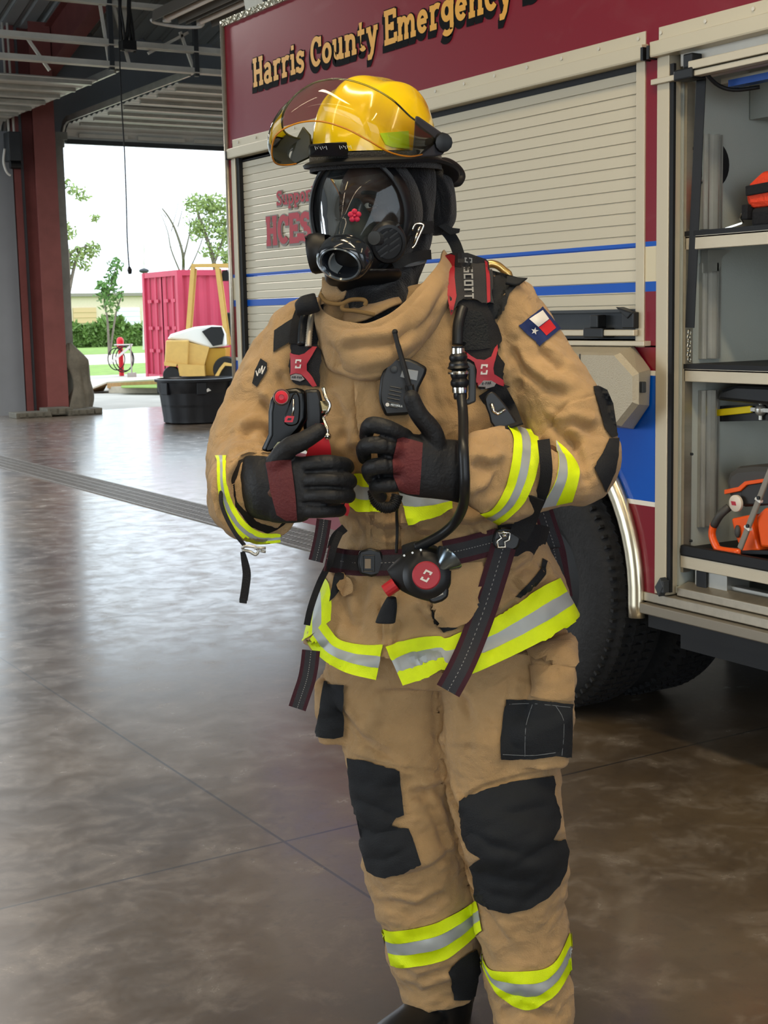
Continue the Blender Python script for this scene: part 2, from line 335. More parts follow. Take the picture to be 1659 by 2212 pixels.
# trench drain across the bays
gm = mat('grate_steel', '86817a', .45, .6, var=.3, vscale=30)
t = thing('trench_drain', (4.4, 11, 0), 'long steel grate drain running across the shiny bay floor', 'floor drain')
mb = MB(); mb.box((4.2, 4.6, .001), (4.225, 21.5, .007)); mb.box((4.575, 4.6, .001), (4.6, 21.5, .007)); mb.build('drain_frame', gm, t)
mb = MB()
for y in np.arange(4.62, 21.5, .05): mb.box((4.225, y, .001), (4.575, y+.028, .005))
for x in (4.31, 4.4, 4.49): mb.box((x-.008, 4.6, .0012), (x+.008, 21.5, .0062))
mb.build('grate', gm, t)
mb = MB(); mb.box((4.225, 4.6, .0004), (4.575, 21.5, .0009)); mb.build('channel', M['blackr'], t)
# ---------------------------------------------------------------- steel frame at the door wall
def ibeam(mb, a, b, w, h, web=.012, fl=.016, side=(1, 0, 0)):
    a, b, side = np.array(a, float), np.array(b, float), np.array(side, float); d = _n(b-a); n = np.cross(d, side)
    for s_ in (-1, 1): mb.obox((a+b)/2+n*s_*(h/2), (b-a)/2, side*w/2, n*fl/2)
    mb.obox((a+b)/2, (b-a)/2, side*web/2, n*h/2)
mb = MB(); ibeam(mb, (7.42, 22.15, 0), (7.42, 22.15, 6.0), .34, .56); mb.box((7.22, 21.84, 0), (7.62, 22.45, .025))
mb.box((7.05, 22.3, 0), (7.16, 22.42, 6.0)); struct(mb.build('trim_1', M['redcol']))
mb = MB(); ibeam(mb, (7.62, 22.2, 5.55), (7.62, 6.4, 9.5), .22, .62); struct(mb.build('trim_2', M['redcol']))
mb = MB(); ibeam(mb, (12.6, 22.15, 0), (12.6, 22.15, 6.0), .3, .56); struct(mb.build('trim_3', M['redcol']))
mb = MB()                                                    # grey jamb channel and angle beside the open door
mb.box((7.62, 22.2, 0), (7.83, 22.46, 4.32)); mb.box((7.83, 22.3, 0), (7.86, 22.7, 4.3)); mb.box((7.62, 22.18, 4.3), (7.9, 22.22, 4.42)); struct(mb.build('trim_4', mat('grey_jamb', '8c8e88', .55, .2, var=.2, vscale=4)))
mb = MB(); mb.box((6.55, 22.3, 0), (7.03, 22.46, 4.4)); struct(mb.build('trim_5', M['wallg']))
mb = MB()
for y in (20.6, 18.6, 15.8, 13.4, 11.0, 8.6): ibeam(mb, (2, y, zc(y)-.12), (15.9, y, zc(y)-.12), .2, .07, side=(0, 0, 1))
struct(mb.build('trim_6', M['steel']))
doorm = mat('ribbed_door_skin', 'cfd0ca', .4, .15, var=.07, vscale=2)
def overhead_door(i, x0, x1, y_end, closed_low):
    r = thing('door_%d' % i, (x0, YD, 0), '', None); del r['label']; r['kind'] = 'structure'
    prof = []; R = .38
    pts = [(YD-.12, z) for z in np.arange(4.3, 4.45, .05)]+[(YD-.12-R+R*math.cos(a), 4.45+R*math.sin(a)-.0) for a in np.linspace(0, math.pi/2, 8)]
    pts = [(y, z-.19 if k > 2 else z) for k, (y, z) in enumerate(pts)]
    z1 = 4.56; pts = [(YD-.12, 4.30), (YD-.12, 4.40), (YD-.17, 4.5), (YD-.3, z1)]
    y = YD-.3
    while y > y_end: y -= .055; pts.append((y, z1)); 
    mb = MB(); G = []
    for k, (y, z) in enumerate(pts):
        o = .022*(1 if k % 4 in (1, 2) else 0)
        G.append([(x0+.05, y, z-o), (x1-.05, y, z-o)])
    mb.grid(G); mb.build('door_panel', doorm, r, thick=.01)
    mb = MB(); mb.box((x0+.05, YD-.16, 4.26), (x1-.05, YD-.08, 4.33)); mb.build('bottom_seal', M['darkgrey'], r)
    k = 0
    for y in np.arange(YD-.6, y_end, -.62):                  # reinforcing struts with gaps
        mb = MB(); mb.box((x0+.12, y-.03, z1-.07), (x1-.12, y+.03, z1-.022)); mb.build('strut', M['galv'], r); k += 1
    mb = MB()
    for q in range(4):
        xa = x0+.25+q*1.0; mb.box((xa, YD-.19, 4.36), (xa+.82, YD-.155, 4.42))
    mb.build('panel_rail', M['steel'], r)
    for xs in (x0, x1):
        mb = MB(); arcp = [(xs, YD-.1, 4.2), (xs, YD-.1, 4.35), (xs, YD-.13, 4.46), (xs, YD-.22, 4.56), (xs, YD-.38, 4.61), (xs, y_end-.5, 4.61)]
        for a, b in zip(arcp, arcp[1:]): mb.bar(a, b, .035, .09, up=(0, -.5, 1))
        mb.bar((xs+.03, YD-.35, 4.60), (xs+.03, y_end-.5, 4.60), .07, .012); mb.build('track', M['galv'], r)
    return r
overhead_door(1, 7.88, 12.1, 17.9, 0)
overhead_door(2, 2.3, 6.94, 18.1, 0)
# ---------------------------------------------------------------- joist row carrying the tracks
t = thing('bar_joist', (4, 17.32, 4.55), 'pale steel joist of stacked bars holding up the door tracks', 'roof joist')
for z, h in ((4.62, .075), (4.88, .085), (5.36, .07)):
    mb = MB(); mb.bar((1.5, 17.32, z), (12.5, 17.32, z), .07, h); mb.bar((1.5, 17.27, z-.03), (12.5, 17.27, z-.03), .06, .014); mb.build('chord', M['steel'], t)
for x0, z0, x1, z1 in ((5.75, 4.85, 6.0, 4.5), (6.68, 5.4, 6.78, 4.6), (6.85, 5.4, 7.05, 4.6), (7.75, 5.1, 7.93, 4.62), (7.86, 5.1, 7.3, 4.8), (8.6, 5.4, 8.9, 4.6), (9.6, 5.4, 9.3, 4.6)):
    mb = MB(); mb.bar((x0, 17.36, z0), (x1, 17.36, z1), .035, .035, up=(0, 1, 0)); mb.build('web_bar', M['steel'], t)
for x in (6.78, 7.93):
    mb = MB(); mb.bar((x, 17.3, 4.55), (x, 17.3, zc(17.3)), .06, .06, up=(0, 1, 0)); mb.build('hanger', M['darkgrey'], t)
mb = MB(); mb.bar((7.1, 17.6, 4.9), (7.1, 17.6, 6.6), .09, .06, up=(0, 1, 0)); tag(base(mb.build('conduit', M['steel'])), 'pale vertical steel channel rising behind the joist row', 'conduit')
# black hose reel cluster and pull cord
hz = thing('hose_bundle', (6.87, 17.0, 5), 'tangle of black hoses hanging from the roof steel near the door tracks', 'hose')
for k in range(5):
    mb = MB(); pts = [(6.8+.05*k+.05*math.sin(k*2+z*3), 16.98+.03*k, z) for z in np.linspace(4.82-.08*(k % 2), 6.6, 9)]
    mb.tube(pts, .016+.004*(k % 3), 7); mb.build('hose', M['blackr'], hz, smooth=True)
mb = MB(); mb.box((6.8, 16.95, 4.75), (6.98, 17.1, 4.86)); mb.build('coupling', M['blackp'], hz)
c = thing('pull_cord', P(280, 590, 16.5), 'thin black cord with a small plug hanging in front of the open door', 'cord')
pts = [P(u, v, 16.5) for u, v in ((256, -60), (258, 110), (263, 230), (269, 330), (273, 440), (275, 520), (279, 578))]
mb = MB(); mb.tube(cr(pts, 24), .008, 6); mb.build('cord', M['blackr'], c, smooth=True)
mb = MB(); mb.tube([P(279, 576, 16.5), P(280, 583, 16.5), P(281, 592, 16.5)], [.014, .03, .02], 8); mb.build('plug', M['blackp'], c)
# fluorescent fixtures (switched off)
def fixture(x0, x1, y0, y1, z, label):
    t = thing('fluorescent_fixture', ((x0+x1)/2, (y0+y1)/2, z), label, 'light fixture', None)
    w = (x1-x0)
    for k in range(2):
        xa = x0+k*w*.55; xb = xa+w*.45
        mb = MB(); pr = [(xa, z), (xa+.02, z+.13), (xb-.02, z+.13), (xb, z), (xb-.01, z), (xb-.03, z+.12), (xa+.03, z+.12), (xa+.01, z)]
        mb.prism([(a, y0, b) for a, b in pr], (0, y1-y0, 0)); mb.build('reflector', mat('fixture_housing%d' % k, '6f6a63', .5, .2), t)
        mb = MB(); mb.cyl(((xa+xb)/2, y0+.05, z+.04), ((xa+xb)/2, y1-.05, z+.04), .035, n=12); mb.build('tube', mat('tube_glass%d' % k, 'e9dcd2', .3), t, smooth=60)
        mb = MB()
        for y in (y0+.04, y1-.04): mb.box(((xa+xb)/2-.04, y-.03, z+.0), ((xa+xb)/2+.04, y+.03, z+.12))
        mb.build('lamp_holder', M['white'], t)
    mb = MB(); mb.tube(cr([(x0, y1+.01, z+.02), (x0+.08, y1+.06, z-.0), ((x0+x1)/2, y1+.1, z-.01), (x1-.15, y1+.04, z), (x1-.12, y1, z+.06)], 14), .02, 8); mb.build('end_guard', M['white'], t, smooth=True)
    for y in (y0+.3, y1-.3):
        mb = MB(); mb.tube([((x0+x1)/2, y, z+.13), ((x0+x1)/2, y, zc(y))], .006, 6); mb.build('hanging_wire', M['steel'], t)
fixture(6.98, 7.78, 12.4, 16.45, 5.0, 'long twin tube light fixture hanging beside the truck top')
# box and conduit on the wall left of the column
t = thing('door_opener', (6.85, 22.1, 3.9), 'dark grey motor box with conduit mounted high on the red column', 'door opener')
mb = MB(); mb.box((6.88, 21.95, 3.92), (7.08, 22.2, 4.36)); mb.build('housing', M['darkgrey'], t, bevel=.015)
mb = MB(); mb.cyl((6.9, 22.0, 3.86), (7.06, 22.0, 3.86), .06); mb.build('gear_motor', M['blackp'], t)
for x in (6.94, 7.02):
    mb = MB(); mb.tube([(x, 22.1, 4.36), (x, 22.15, 6.0)], .02, 8); mb.build('conduit', M['steel'], t)
mb = MB(); mb.tube(cr([(6.83, 22.0, 4.1), (6.8, 22.0, 3.9), (6.84, 22, 3.75), (6.9, 22, 3.7)], 12), .018, 8); mb.build('cable', M['white'], t, smooth=True)
# tarp bundle strapped to the jamb
tarp = mat('dusty_tarp', '7a7466', .85, var=.3, vscale=6)
mb = MB(); G = []
for i, z in enumerate(np.linspace(0.0, 1.12, 34)):
    row = []
    for j in range(28):
        a = 2*math.pi*j/28; w = (.17+.05*math.sin(z*7+1)+.04*math.sin(3*a+z*5)+.02*math.sin(7*a+3*z))*(1 if z < .85 else max(.12, 1-(z-.85)*3)); row.append((7.73+.11*math.sin(z*3.2)+w*1.0*math.cos(a), 21.95+w*.6*math.sin(a), z))
    G.append(row)
mb.grid(G, wrap=True); o = tag(base(mb.build('tarp_bundle', tarp, smooth=True)), 'dusty grey tarp bundle slumped against the door jamb', 'tarp')
mb = MB(); G = []
t = thing('rubber_mat', (7.25, 21.75, 0), 'grey segmented rubber mat folded on the floor beside the door column', 'rubber mat')
mk = mat('grey_mat', '6c685c', .8, var=.25, vscale=12)
for k, (xa, xb, ya, z0, z1) in enumerate(((6.6, 7.16, 21.42, 0, .085), (7.1, 7.5, 21.45, .02, .13), (7.42, 7.82, 21.4, 0, .09), (7.80, 7.98, 21.42, 0, .1))):
    mb = MB(); mb.box((xa, ya, z0), (xb, ya+.4, z1))
    for q in np.arange(xa+.05, xb-.03, .13): mb.box((q, ya-.015, z0+.015), (q+.1, ya, z1-.012))
    mb.build('mat_segment', mk, t, bevel=.008)
# ================================================================ black stock tank
rub = mat('stock_tank_plastic', '14171c', .42, var=.2, vscale=6)
cx, cy = 8.34, 18.62
t = thing('stock_tank', (cx, cy, 0), 'round black plastic stock tank on the bay floor beside the truck', 'tank')
ax = .62
mb = MB(); G = []
prof = [(.0, .02), (.46, .0), (.49, .02), (.5, .2), (.515, .24), (.53, .42), (.55, .45), (.565, .585), (.6, .59), (.605, .625), (.57, .63), (.555, .6), (.54, .45), (.49, .05), (0, .05)]
for i, (r, z) in enumerate(prof):
    row = []
    for j in range(72):
        a = 2*math.pi*j/72; lob = (1-.035*(1 if (j % 12) in (0, 1, 2) and z < .58 else 0)); row.append((cx+r*.96*lob*math.cos(a), cy+r*.96*lob*math.sin(a), z))
    G.append(row)
mb.grid(G, wrap=True); mb.build('basin', rub, t, smooth=40)
mb = MB()
for a0 in np.linspace(0, 2*math.pi, 7)[:-1]:
    a = a0+.25; mb.obox((cx+.535*math.cos(a), cy+.535*math.sin(a), .5), np.array([math.cos(a), math.sin(a), 0])*.03, np.array([-math.sin(a), math.cos(a), 0])*.07, (0, 0, .085))
mb.each('rib', rub, t, bevel=.01)
f = _n(np.array([-cx, -cy, 0])); sd = np.array([-f[1], f[0], 0])
mb = MB(); c0 = np.array([cx, cy, .47])+f*.542; R_ = -sd
mb.prism([c0+R_*(-.21)+UP*.0, c0+R_*(-.17)+UP*.035, c0+R_*(-.13)+UP*.0, c0+R_*(-.15)-UP*.02], f*.004); mb.build('sticker', M['white'], t)
t = thing('white_post', (9.1, 18.0, 0), '', '')
bpy.data.objects.remove(t)
# ================================================================ outdoors
conc = mat('driveway_concrete', 'b0aaa0', .85, var=.12, vscale=1.2); grass = mat('lawn', '7f9a48', .95, var=.25, vscale=2.5, bump=.4, bscale=30)
mb = MB(); mb.box((-60, YD, -.2), (120, 36.9, -.005)); struct(mb.build('driveway', conc))
mb = MB(); mb.box((-60, 36.9, -.25), (160, 46.5, -.02)); struct(mb.build('grass_verge', grass))
mb = MB(); mb.box((-60, 46.5, -.3), (200, 62, -.05)); struct(mb.build('road', mat('pale_road', 'cdc0ae', .9, var=.05)))
mb = MB(); mb.box((-60, 62, -.3), (200, 230, -.03)); struct(mb.build('far_lawn', grass))
mb = MB(); mb.prism([tuple(onz(235, 849)), tuple(onz(520, 851)), tuple(onz(520, 822)), tuple(onz(235, 828))], (0, 0, .13)); struct(mb.build('curb_island', mat('curb', 'c3b8a4', .85, var=.1)))
mb = MB(); mb.prism([tuple(onz(262, 838, .131)), tuple(onz(515, 840, .131)), tuple(onz(515, 828, .131)), tuple(onz(262, 829, .131))], (0, 0, .015)); struct(mb.build('island_grass', grass))
# plywood ramp
ply = mat('plywood', 'c49a6a', .7, var=.15, vscale=3, stretch=(8, 1, 1)); plt = mat('weathered_ply_top', 'c9bfae', .8, var=.15, vscale=4)
t = thing('wooden_ramp', (11.3, 28.6, 0), 'weathered plywood ramp lying over the kerb outside the door', 'ramp')
a, b, c_, d = onz(157, 851), onz(176, 850), onz(231, 828, .2), onz(187, 824, .2); b2, c2 = onz(345, 822, .22), onz(345, 815, .22)
mb = MB(); mb.prism([a, b, c_, d], (0, 0, .03)); mb.prism([c_, b2, c2, d], (0, 0, .03)); mb.build('ramp_deck', plt, t)
mb = MB(); mb.prism([b, onz(222, 845), c_], (.04, .05, 0)); mb.prism([c_-UP*.1, b2-UP*.1, b2, c_], (.04, .05, 0)); mb.build('side_board', ply, t)
# hydrant post with hoses and a little stand
t = thing('bollard', onz(263, 812), 'red round-topped post with coiled hoses in the grass outside', 'bollard')
B = onz(263, 812); sR = RT
mb = MB(); mb.lathe(B, UP, [(.065, 0), (.065, .74), (.09, .75), (.095, .93), (.075, .99), (.03, 1.02)], 16); mb.build('post', mat('post_red', 'cf1f2a', .4), t, smooth=40)
for k, (o, r) in enumerate(((-.1, .25), (.07, .3), (.13, .27))):
    mb = MB(); mb.tube([B+sR*(o+.24*r/.27*math.cos(a))+UP*(.45+r*1.15*math.sin(a))+FW*(-.12-.02*k) for a in np.linspace(0, 2*math.pi, 26)[:-1]], .014, 6, closed=True); mb.build('coiled_hose', M['blackr'], t, smooth=True)
S = onz(285, 815); t = thing('hose_stand', S, 'slim grey stand with angled bar on a concrete block beside the red post', 'stand')
mb = MB(); mb.obox(S+UP*.06, sR*.1, FW*.1, UP*.06); mb.build('base_block', conc, t)
mb = MB(); mb.tube([S+UP*.1, S+UP*.84], .02, 8); mb.build('pole', M['galv'], t)
mb = MB(); mb.bar(S+UP*.82+sR*.03, S+UP*.36-sR*.56, .02, .06); mb.bar(S+UP*.84+sR*.06, S+UP*.84-sR*.42, .02, .03); mb.build('arm', M['white'], t)
# shipping container
A_ = onz(313, 590.5, 2.6); B_ = onz(385, 583.5, 2.6); e1 = _n(B_-A_); wid = np.linalg.norm(B_-A_); e2 = np.array([e1[1], -e1[0], 0]); 
if np.dot(e2, sR) < 0: e2 = -e2
A0 = np.array([A_[0], A_[1], 0]); B0 = np.array([B_[0], B_[1], 0])
pink = mat('faded_red_container', 'c2405a', .55, var=.08, vscale=1.5)
t = thing('shipping_container', A0, 'faded red corrugated shipping container parked outside', 'container')
mb = MB(); 
for s_ in (0, 1):
    for z in (.06, 2.54): mb.bar(A0+e2*6*s_+UP*z, B0+e2*6*s_+UP*z, .1, .13)
for q in (A0, B0):
    for z in (.06, 2.54): mb.bar(q+UP*z, q+e2*6+UP*z, .1, .13)
    for s_ in (0, 1): mb.bar(q+e2*6*s_, q+e2*6*s_+UP*2.6, .13, .13, up=(0, 1, 0))
mb.build('frame', pink, t)
def corr(p, q, z0, z1, pitch, dep, nrm):
    L_ = np.linalg.norm(q-p); n = int(L_/pitch)*4; pts = []
    for i in range(n+1): o = dep if (i % 4) in (1, 2) else 0; pts.append(p+(q-p)*i/n+nrm*o)
    return [[x+UP*z0 for x in pts], [x+UP*z1 for x in pts]]
mb = MB(); mb.grid(corr(B0, B0+e2*6, .1, 2.5, .28, -.04, e1)); mb.build('side_wall', pink, t, thick=.005)
mb = MB(); mb.grid(corr(A0, A0+e2*6, .1, 2.5, .28, -.04, -e1)); mb.build('side_wall', pink, t, thick=.005)
mb = MB(); mb.add([A0+UP*2.58, B0+UP*2.58, B0+e2*6+UP*2.58, A0+e2*6+UP*2.58], [(0, 1, 2, 3)]); mb.build('roof', pink, t, thick=.02)
for k in range(2):
    p = A0+(B0-A0)*(k*.5+.02); q = A0+(B0-A0)*(k*.5+.48)
    mb = MB(); mb.grid(corr(p, q, .12, 2.48, wid*.12, .03, e2)); o = mb.build('cargo_door', pink, t, thick=.01)
    for f_ in (.3, .75):
        mb = MB(); c0 = p+(q-p)*f_-e2*.03; mb.tube([c0+UP*.1, c0+UP*2.5], .022, 8)
        for z in (.7, 1.25, 1.9): mb.obox(c0+UP*z, e1*.12, e2*.015, UP*.04)
        mb.build('lock_rod', pink, o)
# yellow tug tractor with roll frame
yl = mat('machine_yellow', 'c9a25a', .45, var=.06); yd = mat('machine_yellow_side', 'b98a25', .45)
K = onz(430, 826); t = thing('utility_tractor', K, 'tan yellow yard tractor with a tall roll frame parked outside', 'tractor')
def q(u, v, dd=0): return P(u, v, np.dot(K-OC, FW)+dd)
def slab(name, poly, dd, th, m, par=t, bev=0):
    mb = MB(); mb.prism([q(u, v, dd) for u, v in poly], FW*th); return mb.build(name, m, par, bevel=bev)
slab('front_cowl', [(358, 735), (407, 735), (405, 790), (355, 786)], -.5, 1.2, yl, bev=.03)
slab('hood_panel', [(402, 738), (452, 750), (441, 790), (407, 790)], -.4, 1.2, yl)
slab('rear_body', [(441, 752), (488, 752), (486, 790), (468, 812), (444, 812)], -.3, 1.0, yd, bev=.02)
slab('bumper', [(354, 782), (382, 786), (380, 792), (355, 790)], -.6, .6, yl)
slab('step_plate', [(383, 786), (441, 790), (443, 815), (388, 812)], -.55, .5, yl)
slab('hood', [(360, 733), (368, 722), (400, 712), (420, 706), (450, 703), (478, 705), (486, 722), (488, 748), (450, 752), (430, 745), (405, 737)], -.35, 1.0, M['white'], bev=.05)
slab('dark_vent', [(436, 716), (456, 706), (478, 706), (484, 722), (480, 744), (460, 748)], -.4, .1, M['blackp'])
for nm, a, b in (('roll_post', (417, 576), (401, 785)), ('roll_post', (469, 576), (491, 745)), ):
    mb = MB(); mb.bar(q(*a), q(*b), .09, .14, up=FW); mb.bar(q(a[0]+6, a[1]+4, .1), q(b[0]+6, b[1], .1), .05, .1, up=FW); mb.build(nm, yl, t)
mb = MB(); mb.bar(q(414, 574), q(505, 573), .14, .08); mb.bar(q(470, 574), q(505, 576, 1.2), .1, .08); mb.build('roll_crossbar', yl, t)
slab('work_light', [(480, 585), (491, 583), (497, 595), (492, 607), (478, 607)], .1, .2, M['blackp'])
slab('seat_back', [(487, 675), (512, 675), (512, 730), (490, 726)], .2, .3, M['blackp'], bev=.03)
slab('fender', [(464, 812), (474, 795), (484, 783), (500, 786), (500, 791), (486, 790), (478, 800), (472, 812)], -.7, .6, yl)
for u, v, r in ((372, 810, .2), (490, 815, .3)):
    mb = MB(); c0 = q(u, v, -.4); c0[2] = r; mb.lathe(c0-FW*.15, FW, [(r*.5, 0), (r*.93, 0), (r, .05), (r, .25), (r*.93, .3), (r*.5, .3)], 28); mb.build('tyre', M['blackr'], t, smooth=30)
# far building
def at(u, v, y): return ony(u, v, y)
YB = 105.; t = thing('warehouse', at(240, 700, YB), 'long pale cream building with two roller doors far across the road', 'building')
cream = mat('cream_wall', 'd6c7ae', .8, var=.04); 
p0 = at(143, 641, YB); p1 = at(330, 641, YB); z1 = p0[2]
mb = MB(); mb.box((p0[0]-14, YB, -.1), (p1[0]+20, YB+14, z1)); mb.build('wall', cream, t)
mb = MB(); mb.box((p0[0]-14.3, YB-.3, z1), (p1[0]+20, YB+14, z1+.25)); mb.build('roof_edge', mat('roof_edge', '8d857a', .7), t)
for (u0, v0, u1, v1), m_ in zip(((158, 665, 209, 697), (252, 665, 303, 705)), (mat('tan_roller', 'cdb084', .6), mat('white_roller', 'e6e8ee', .5))):
    a = at(u0, v0, YB-.1); b = at(u1, v1, YB-.1); mb = MB(); mb.box((a[0], YB-.12, b[2]), (b[0], YB+.05, a[2]))
    for z in np.arange(b[2], a[2], .4): mb.box((a[0], YB-.16, z), (b[0], YB-.12, z+.05))
    mb.build('roller_door', m_, t)
# foliage
leafm = [mat('leaf_%d' % i, c, .7, var=.3, vscale=3) for i, c in enumerate(('6f8a48', '8a9c5c', '557a38'))]
barkm = mat('bark', '6f665a', .9, var=.2)
def leaves(mb, c, r, n, s):
    c = np.array(c); X = rng.normal(size=(n, 3)); X /= np.linalg.norm(X, axis=1)[:, None]; X *= (rng.random(n)**.4)[:, None]; X = c+X*np.array(r)
    for x in X:
        a = rng.normal(size=3); a = a/np.linalg.norm(a)*s*(.6+.8*rng.random()); b = np.cross(a, rng.normal(size=3)); b = b/np.linalg.norm(b)*s*.45
        mb.add([x-a, x+b, x+a, x-b], [(0, 1, 2, 3)])
def tree(name, base_, limbs, crowns, label, m=0, ls=.14, dens=1.0, group=None):
    t = thing(name, base_, label, 'tree', group)
    mb = MB()
    for pts, r in limbs:
        pts = cr(pts, max(6, len(pts)*4)); mb.tube(pts, list(np.linspace(r, r*.3, len(pts))), 6)
    mb.build('trunk', barkm, t, smooth=True)
    mb = MB()
    for c, r, n in crowns: leaves(mb, c, r, int(n*dens*1.1), ls*.72)
    mb.build('foliage', leafm[m], t)
Y1 = 62.; g = lambda u, v: at(u, v, Y1)
m1 = Y1/.844/F*1.15
def cw(u, v, ru, rv, n): return (g(u, v), (ru*m1, ru*m1, rv*m1), n)
tree('tree', onz(148, 757), [([onz(148, 757), g(147, 600), g(141, 500), g(128, 380)], .15), ([g(147, 640), g(165, 560), g(185, 530)], .1), ([g(145, 560), g(160, 540), g(200, 530)], .08)],
     [cw(133, 395, 14, 12, 90), cw(160, 410, 20, 10, 70), cw(180, 425, 14, 8, 40), cw(125, 440, 12, 14, 60), cw(205, 470, 8, 8, 35), cw(140, 500, 20, 16, 160), cw(140, 560, 22, 18, 200), cw(175, 550, 20, 14, 120), cw(200, 540, 14, 16, 120), cw(185, 575, 14, 8, 50), cw(130, 470, 10, 12, 60)],
     'tall sparse leafy tree right beside the door jamb', 1, .16)
Y1 = 58.
tree('tree', g(235, 766), [([g(236, 767), g(232, 690), g(225, 650), g(232, 610)], .06), ([g(237, 767), g(250, 680), g(262, 640), g(262, 625)], .05), ([g(228, 660), g(245, 600), g(250, 575)], .04)],
     [cw(235, 640, 24, 26, 240), cw(250, 575, 14, 14, 110), cw(240, 600, 12, 10, 60), cw(225, 620, 14, 12, 80)], 'young slender tree with bright leaves standing behind the red post', 2, .16)
Y1 = 84.; m1 = Y1/.844/F*1.15
tree('tree', onz(398, 752), [([onz(398, 752), g(396, 600), g(395, 550), g(380, 500), g(365, 470), g(350, 450)], .13), ([g(390, 590), g(370, 540), g(362, 500), g(345, 455)], .06), ([g(396, 560), g(410, 500), g(408, 470)], .07), ([g(384, 490), g(392, 460), g(396, 430)], .04), ([g(410, 510), g(440, 470), g(455, 440)], .05), ([g(396, 530), g(375, 533), g(325, 538)], .03), ([g(397, 600), g(420, 560), g(440, 500), g(430, 440)], .06), ([g(370, 500), g(385, 440), g(388, 420)], .03), ([g(360, 470), g(335, 440)], .03)],
     [cw(408, 480, 12, 20, 50)], 'bare branching tree rising above the red container', 1, .14)
Y1 = 66.; m1 = Y1/.844/F*1.15
tree('tree', onz(470, 756), [([onz(470, 756), g(470, 620), g(455, 540), g(430, 470), g(425, 440)], .16), ([g(462, 570), g(480, 520), g(490, 470)], .08), ([g(455, 540), g(440, 500), g(410, 470)], .06)],
     [cw(432, 440, 30, 18, 330), cw(470, 445, 26, 22, 330), cw(450, 490, 34, 22, 360), cw(490, 500, 20, 30, 300), cw(465, 540, 30, 16, 180), cw(425, 500, 14, 20, 110), cw(488, 560, 10, 14, 90)],
     'leafy pale tree partly hidden behind the truck corner', 1, .17)
mb = MB(); Y1 = 78.; m1 = Y1/.844/F*1.1
for u in range(146, 330, 5):
    for v, ru in ((735, 9), (722, 9), (712, 8)): c, r, n = cw(u+rng.normal()*2, v+rng.normal()*2-4*math.sin(u*.06), ru, 11, 60); leaves(mb, c, r, n, .28)
for u, v in ((225, 700), (240, 696), (255, 700), (235, 708), (262, 706)): c, r, n = cw(u, v, 14, 14, 90); leaves(mb, c, r, n, .25)
o = mb.build('hedge', leafm[0]); tag(base(o), 'dense green hedge along the far side of the road', 'hedge')
p = onz(311, 760); t = thing('utility_pole', p, 'thin grey utility pole with a small fitting beyond the container', 'pole')
p = at(311, 755, 66.); q1 = at(311, 530, 66.)
mb = MB(); mb.tube([(p[0], p[1], 0), q1], .07, 8); mb.build('pole', M['steel'], t); mb = MB(); mb.ball(at(311, 585, 66.), (.25, .25, .12)); mb.build('fitting', M['darkgrey'], t)
t.location = (p[0], p[1], 0)
for ch in t.children: ch.location = -t.location
# ================================================================ fire engine
X0 = 3.113
T = thing('fire_engine', (4.35, 3.2, 0), 'large red, cream and blue fire engine with roller shutters, parked behind the firefighter', 'fire engine')
RED, BLU, CRM, WHT = '7c1024', '0054bc', 'd9d0b4', 'ece8dc'
body = stripes_z('body_paint', [(0, RED), (.819, WHT), (.830, BLU), (1.238, WHT), (1.252, RED), (1.513, BLU), (1.541, CRM), (1.643, BLU), (1.669, RED)], .3, 0, .3, .12)
shut = stripes_z('shutter_paint', [(0, RED), (.819, WHT), (.830, BLU), (1.238, WHT), (1.252, 'cdc4ad'), (1.513, BLU), (1.541, 'd6cdb6'), (1.643, BLU), (1.669, 'cdc4ad')], .38, .15, 0)
frame = mat('shutter_frame', 'c6bba3', .4, .3); valm = mat('valance', 'cbc2aa', .4, .25)
def yz(pts, x=X0): return [(x, y, z) for y, z in pts]
mb = MB()
mb.box((X0, .3, 2.30), (X0+.05, 6.462, 2.86))                # upper band
mb.box((X0, 6.415, .5), (X0+.05, 6.462, 2.30)); mb.box((X0, 3.396, 1.34), (X0+.05, 3.452, 2.30)); mb.box((X0, 5.02, .5), (X0+.05, 5.12, 2.30))
mb.box((X0, .3, .545), (X0+.05, 1.45, 2.30))
R, yc, zc_ = .60, 4.10, .52
arch = [(yc+R*math.cos(a), zc_+R*math.sin(a)) for a in np.linspace(math.radians(4), math.radians(176), 30)]
mb.prism(yz([(5.02, 1.345), (5.02, .545)]+arch[:0]+[(yc+R, .545)]+arch+[(yc-R, .545), (3.396, .545), (3.396, 1.345)]), (.05, 0, 0))
mb.box((X0+.02, 5.12, .5), (X0+.05, 6.42, .62))
mb.build('side_panel', body, T)
mb = MB(); mb.box((X0+.05, 6.40, .5), (5.6, 6.455, 2.86)); mb.build('end_wall', mat('end_wall_red', RED, .3, coat=.5), T)
mb = MB(); mb.box((X0+.05, .3, 2.80), (5.6, 6.4, 2.85)); mb.box((5.55, .3, .5), (5.6, 6.4, 2.8)); mb.box((X0+.3, 4.75, .47), (5.5, 6.4, .5)); mb.box((X0+.12, .3, .44), (5.5, 3.38, .5)); mb.box((3.95, .3, .5), (4.0, 6.4, 2.8)); mb.box((3.95, 3.3, .3), (4.9, 6.3, .5)); mb.build('chassis_shade_boxes', M['blackp'], T)  # truck roof, floor and far wall, plus black boxes added for undercarriage shade
mb = MB(); mb.tube([(X0-.004, 6.462, .5), (X0-.004, 6.462, 2.87)], .014, 8); mb.build('corner_trim', M['alu2'], T, smooth=True)
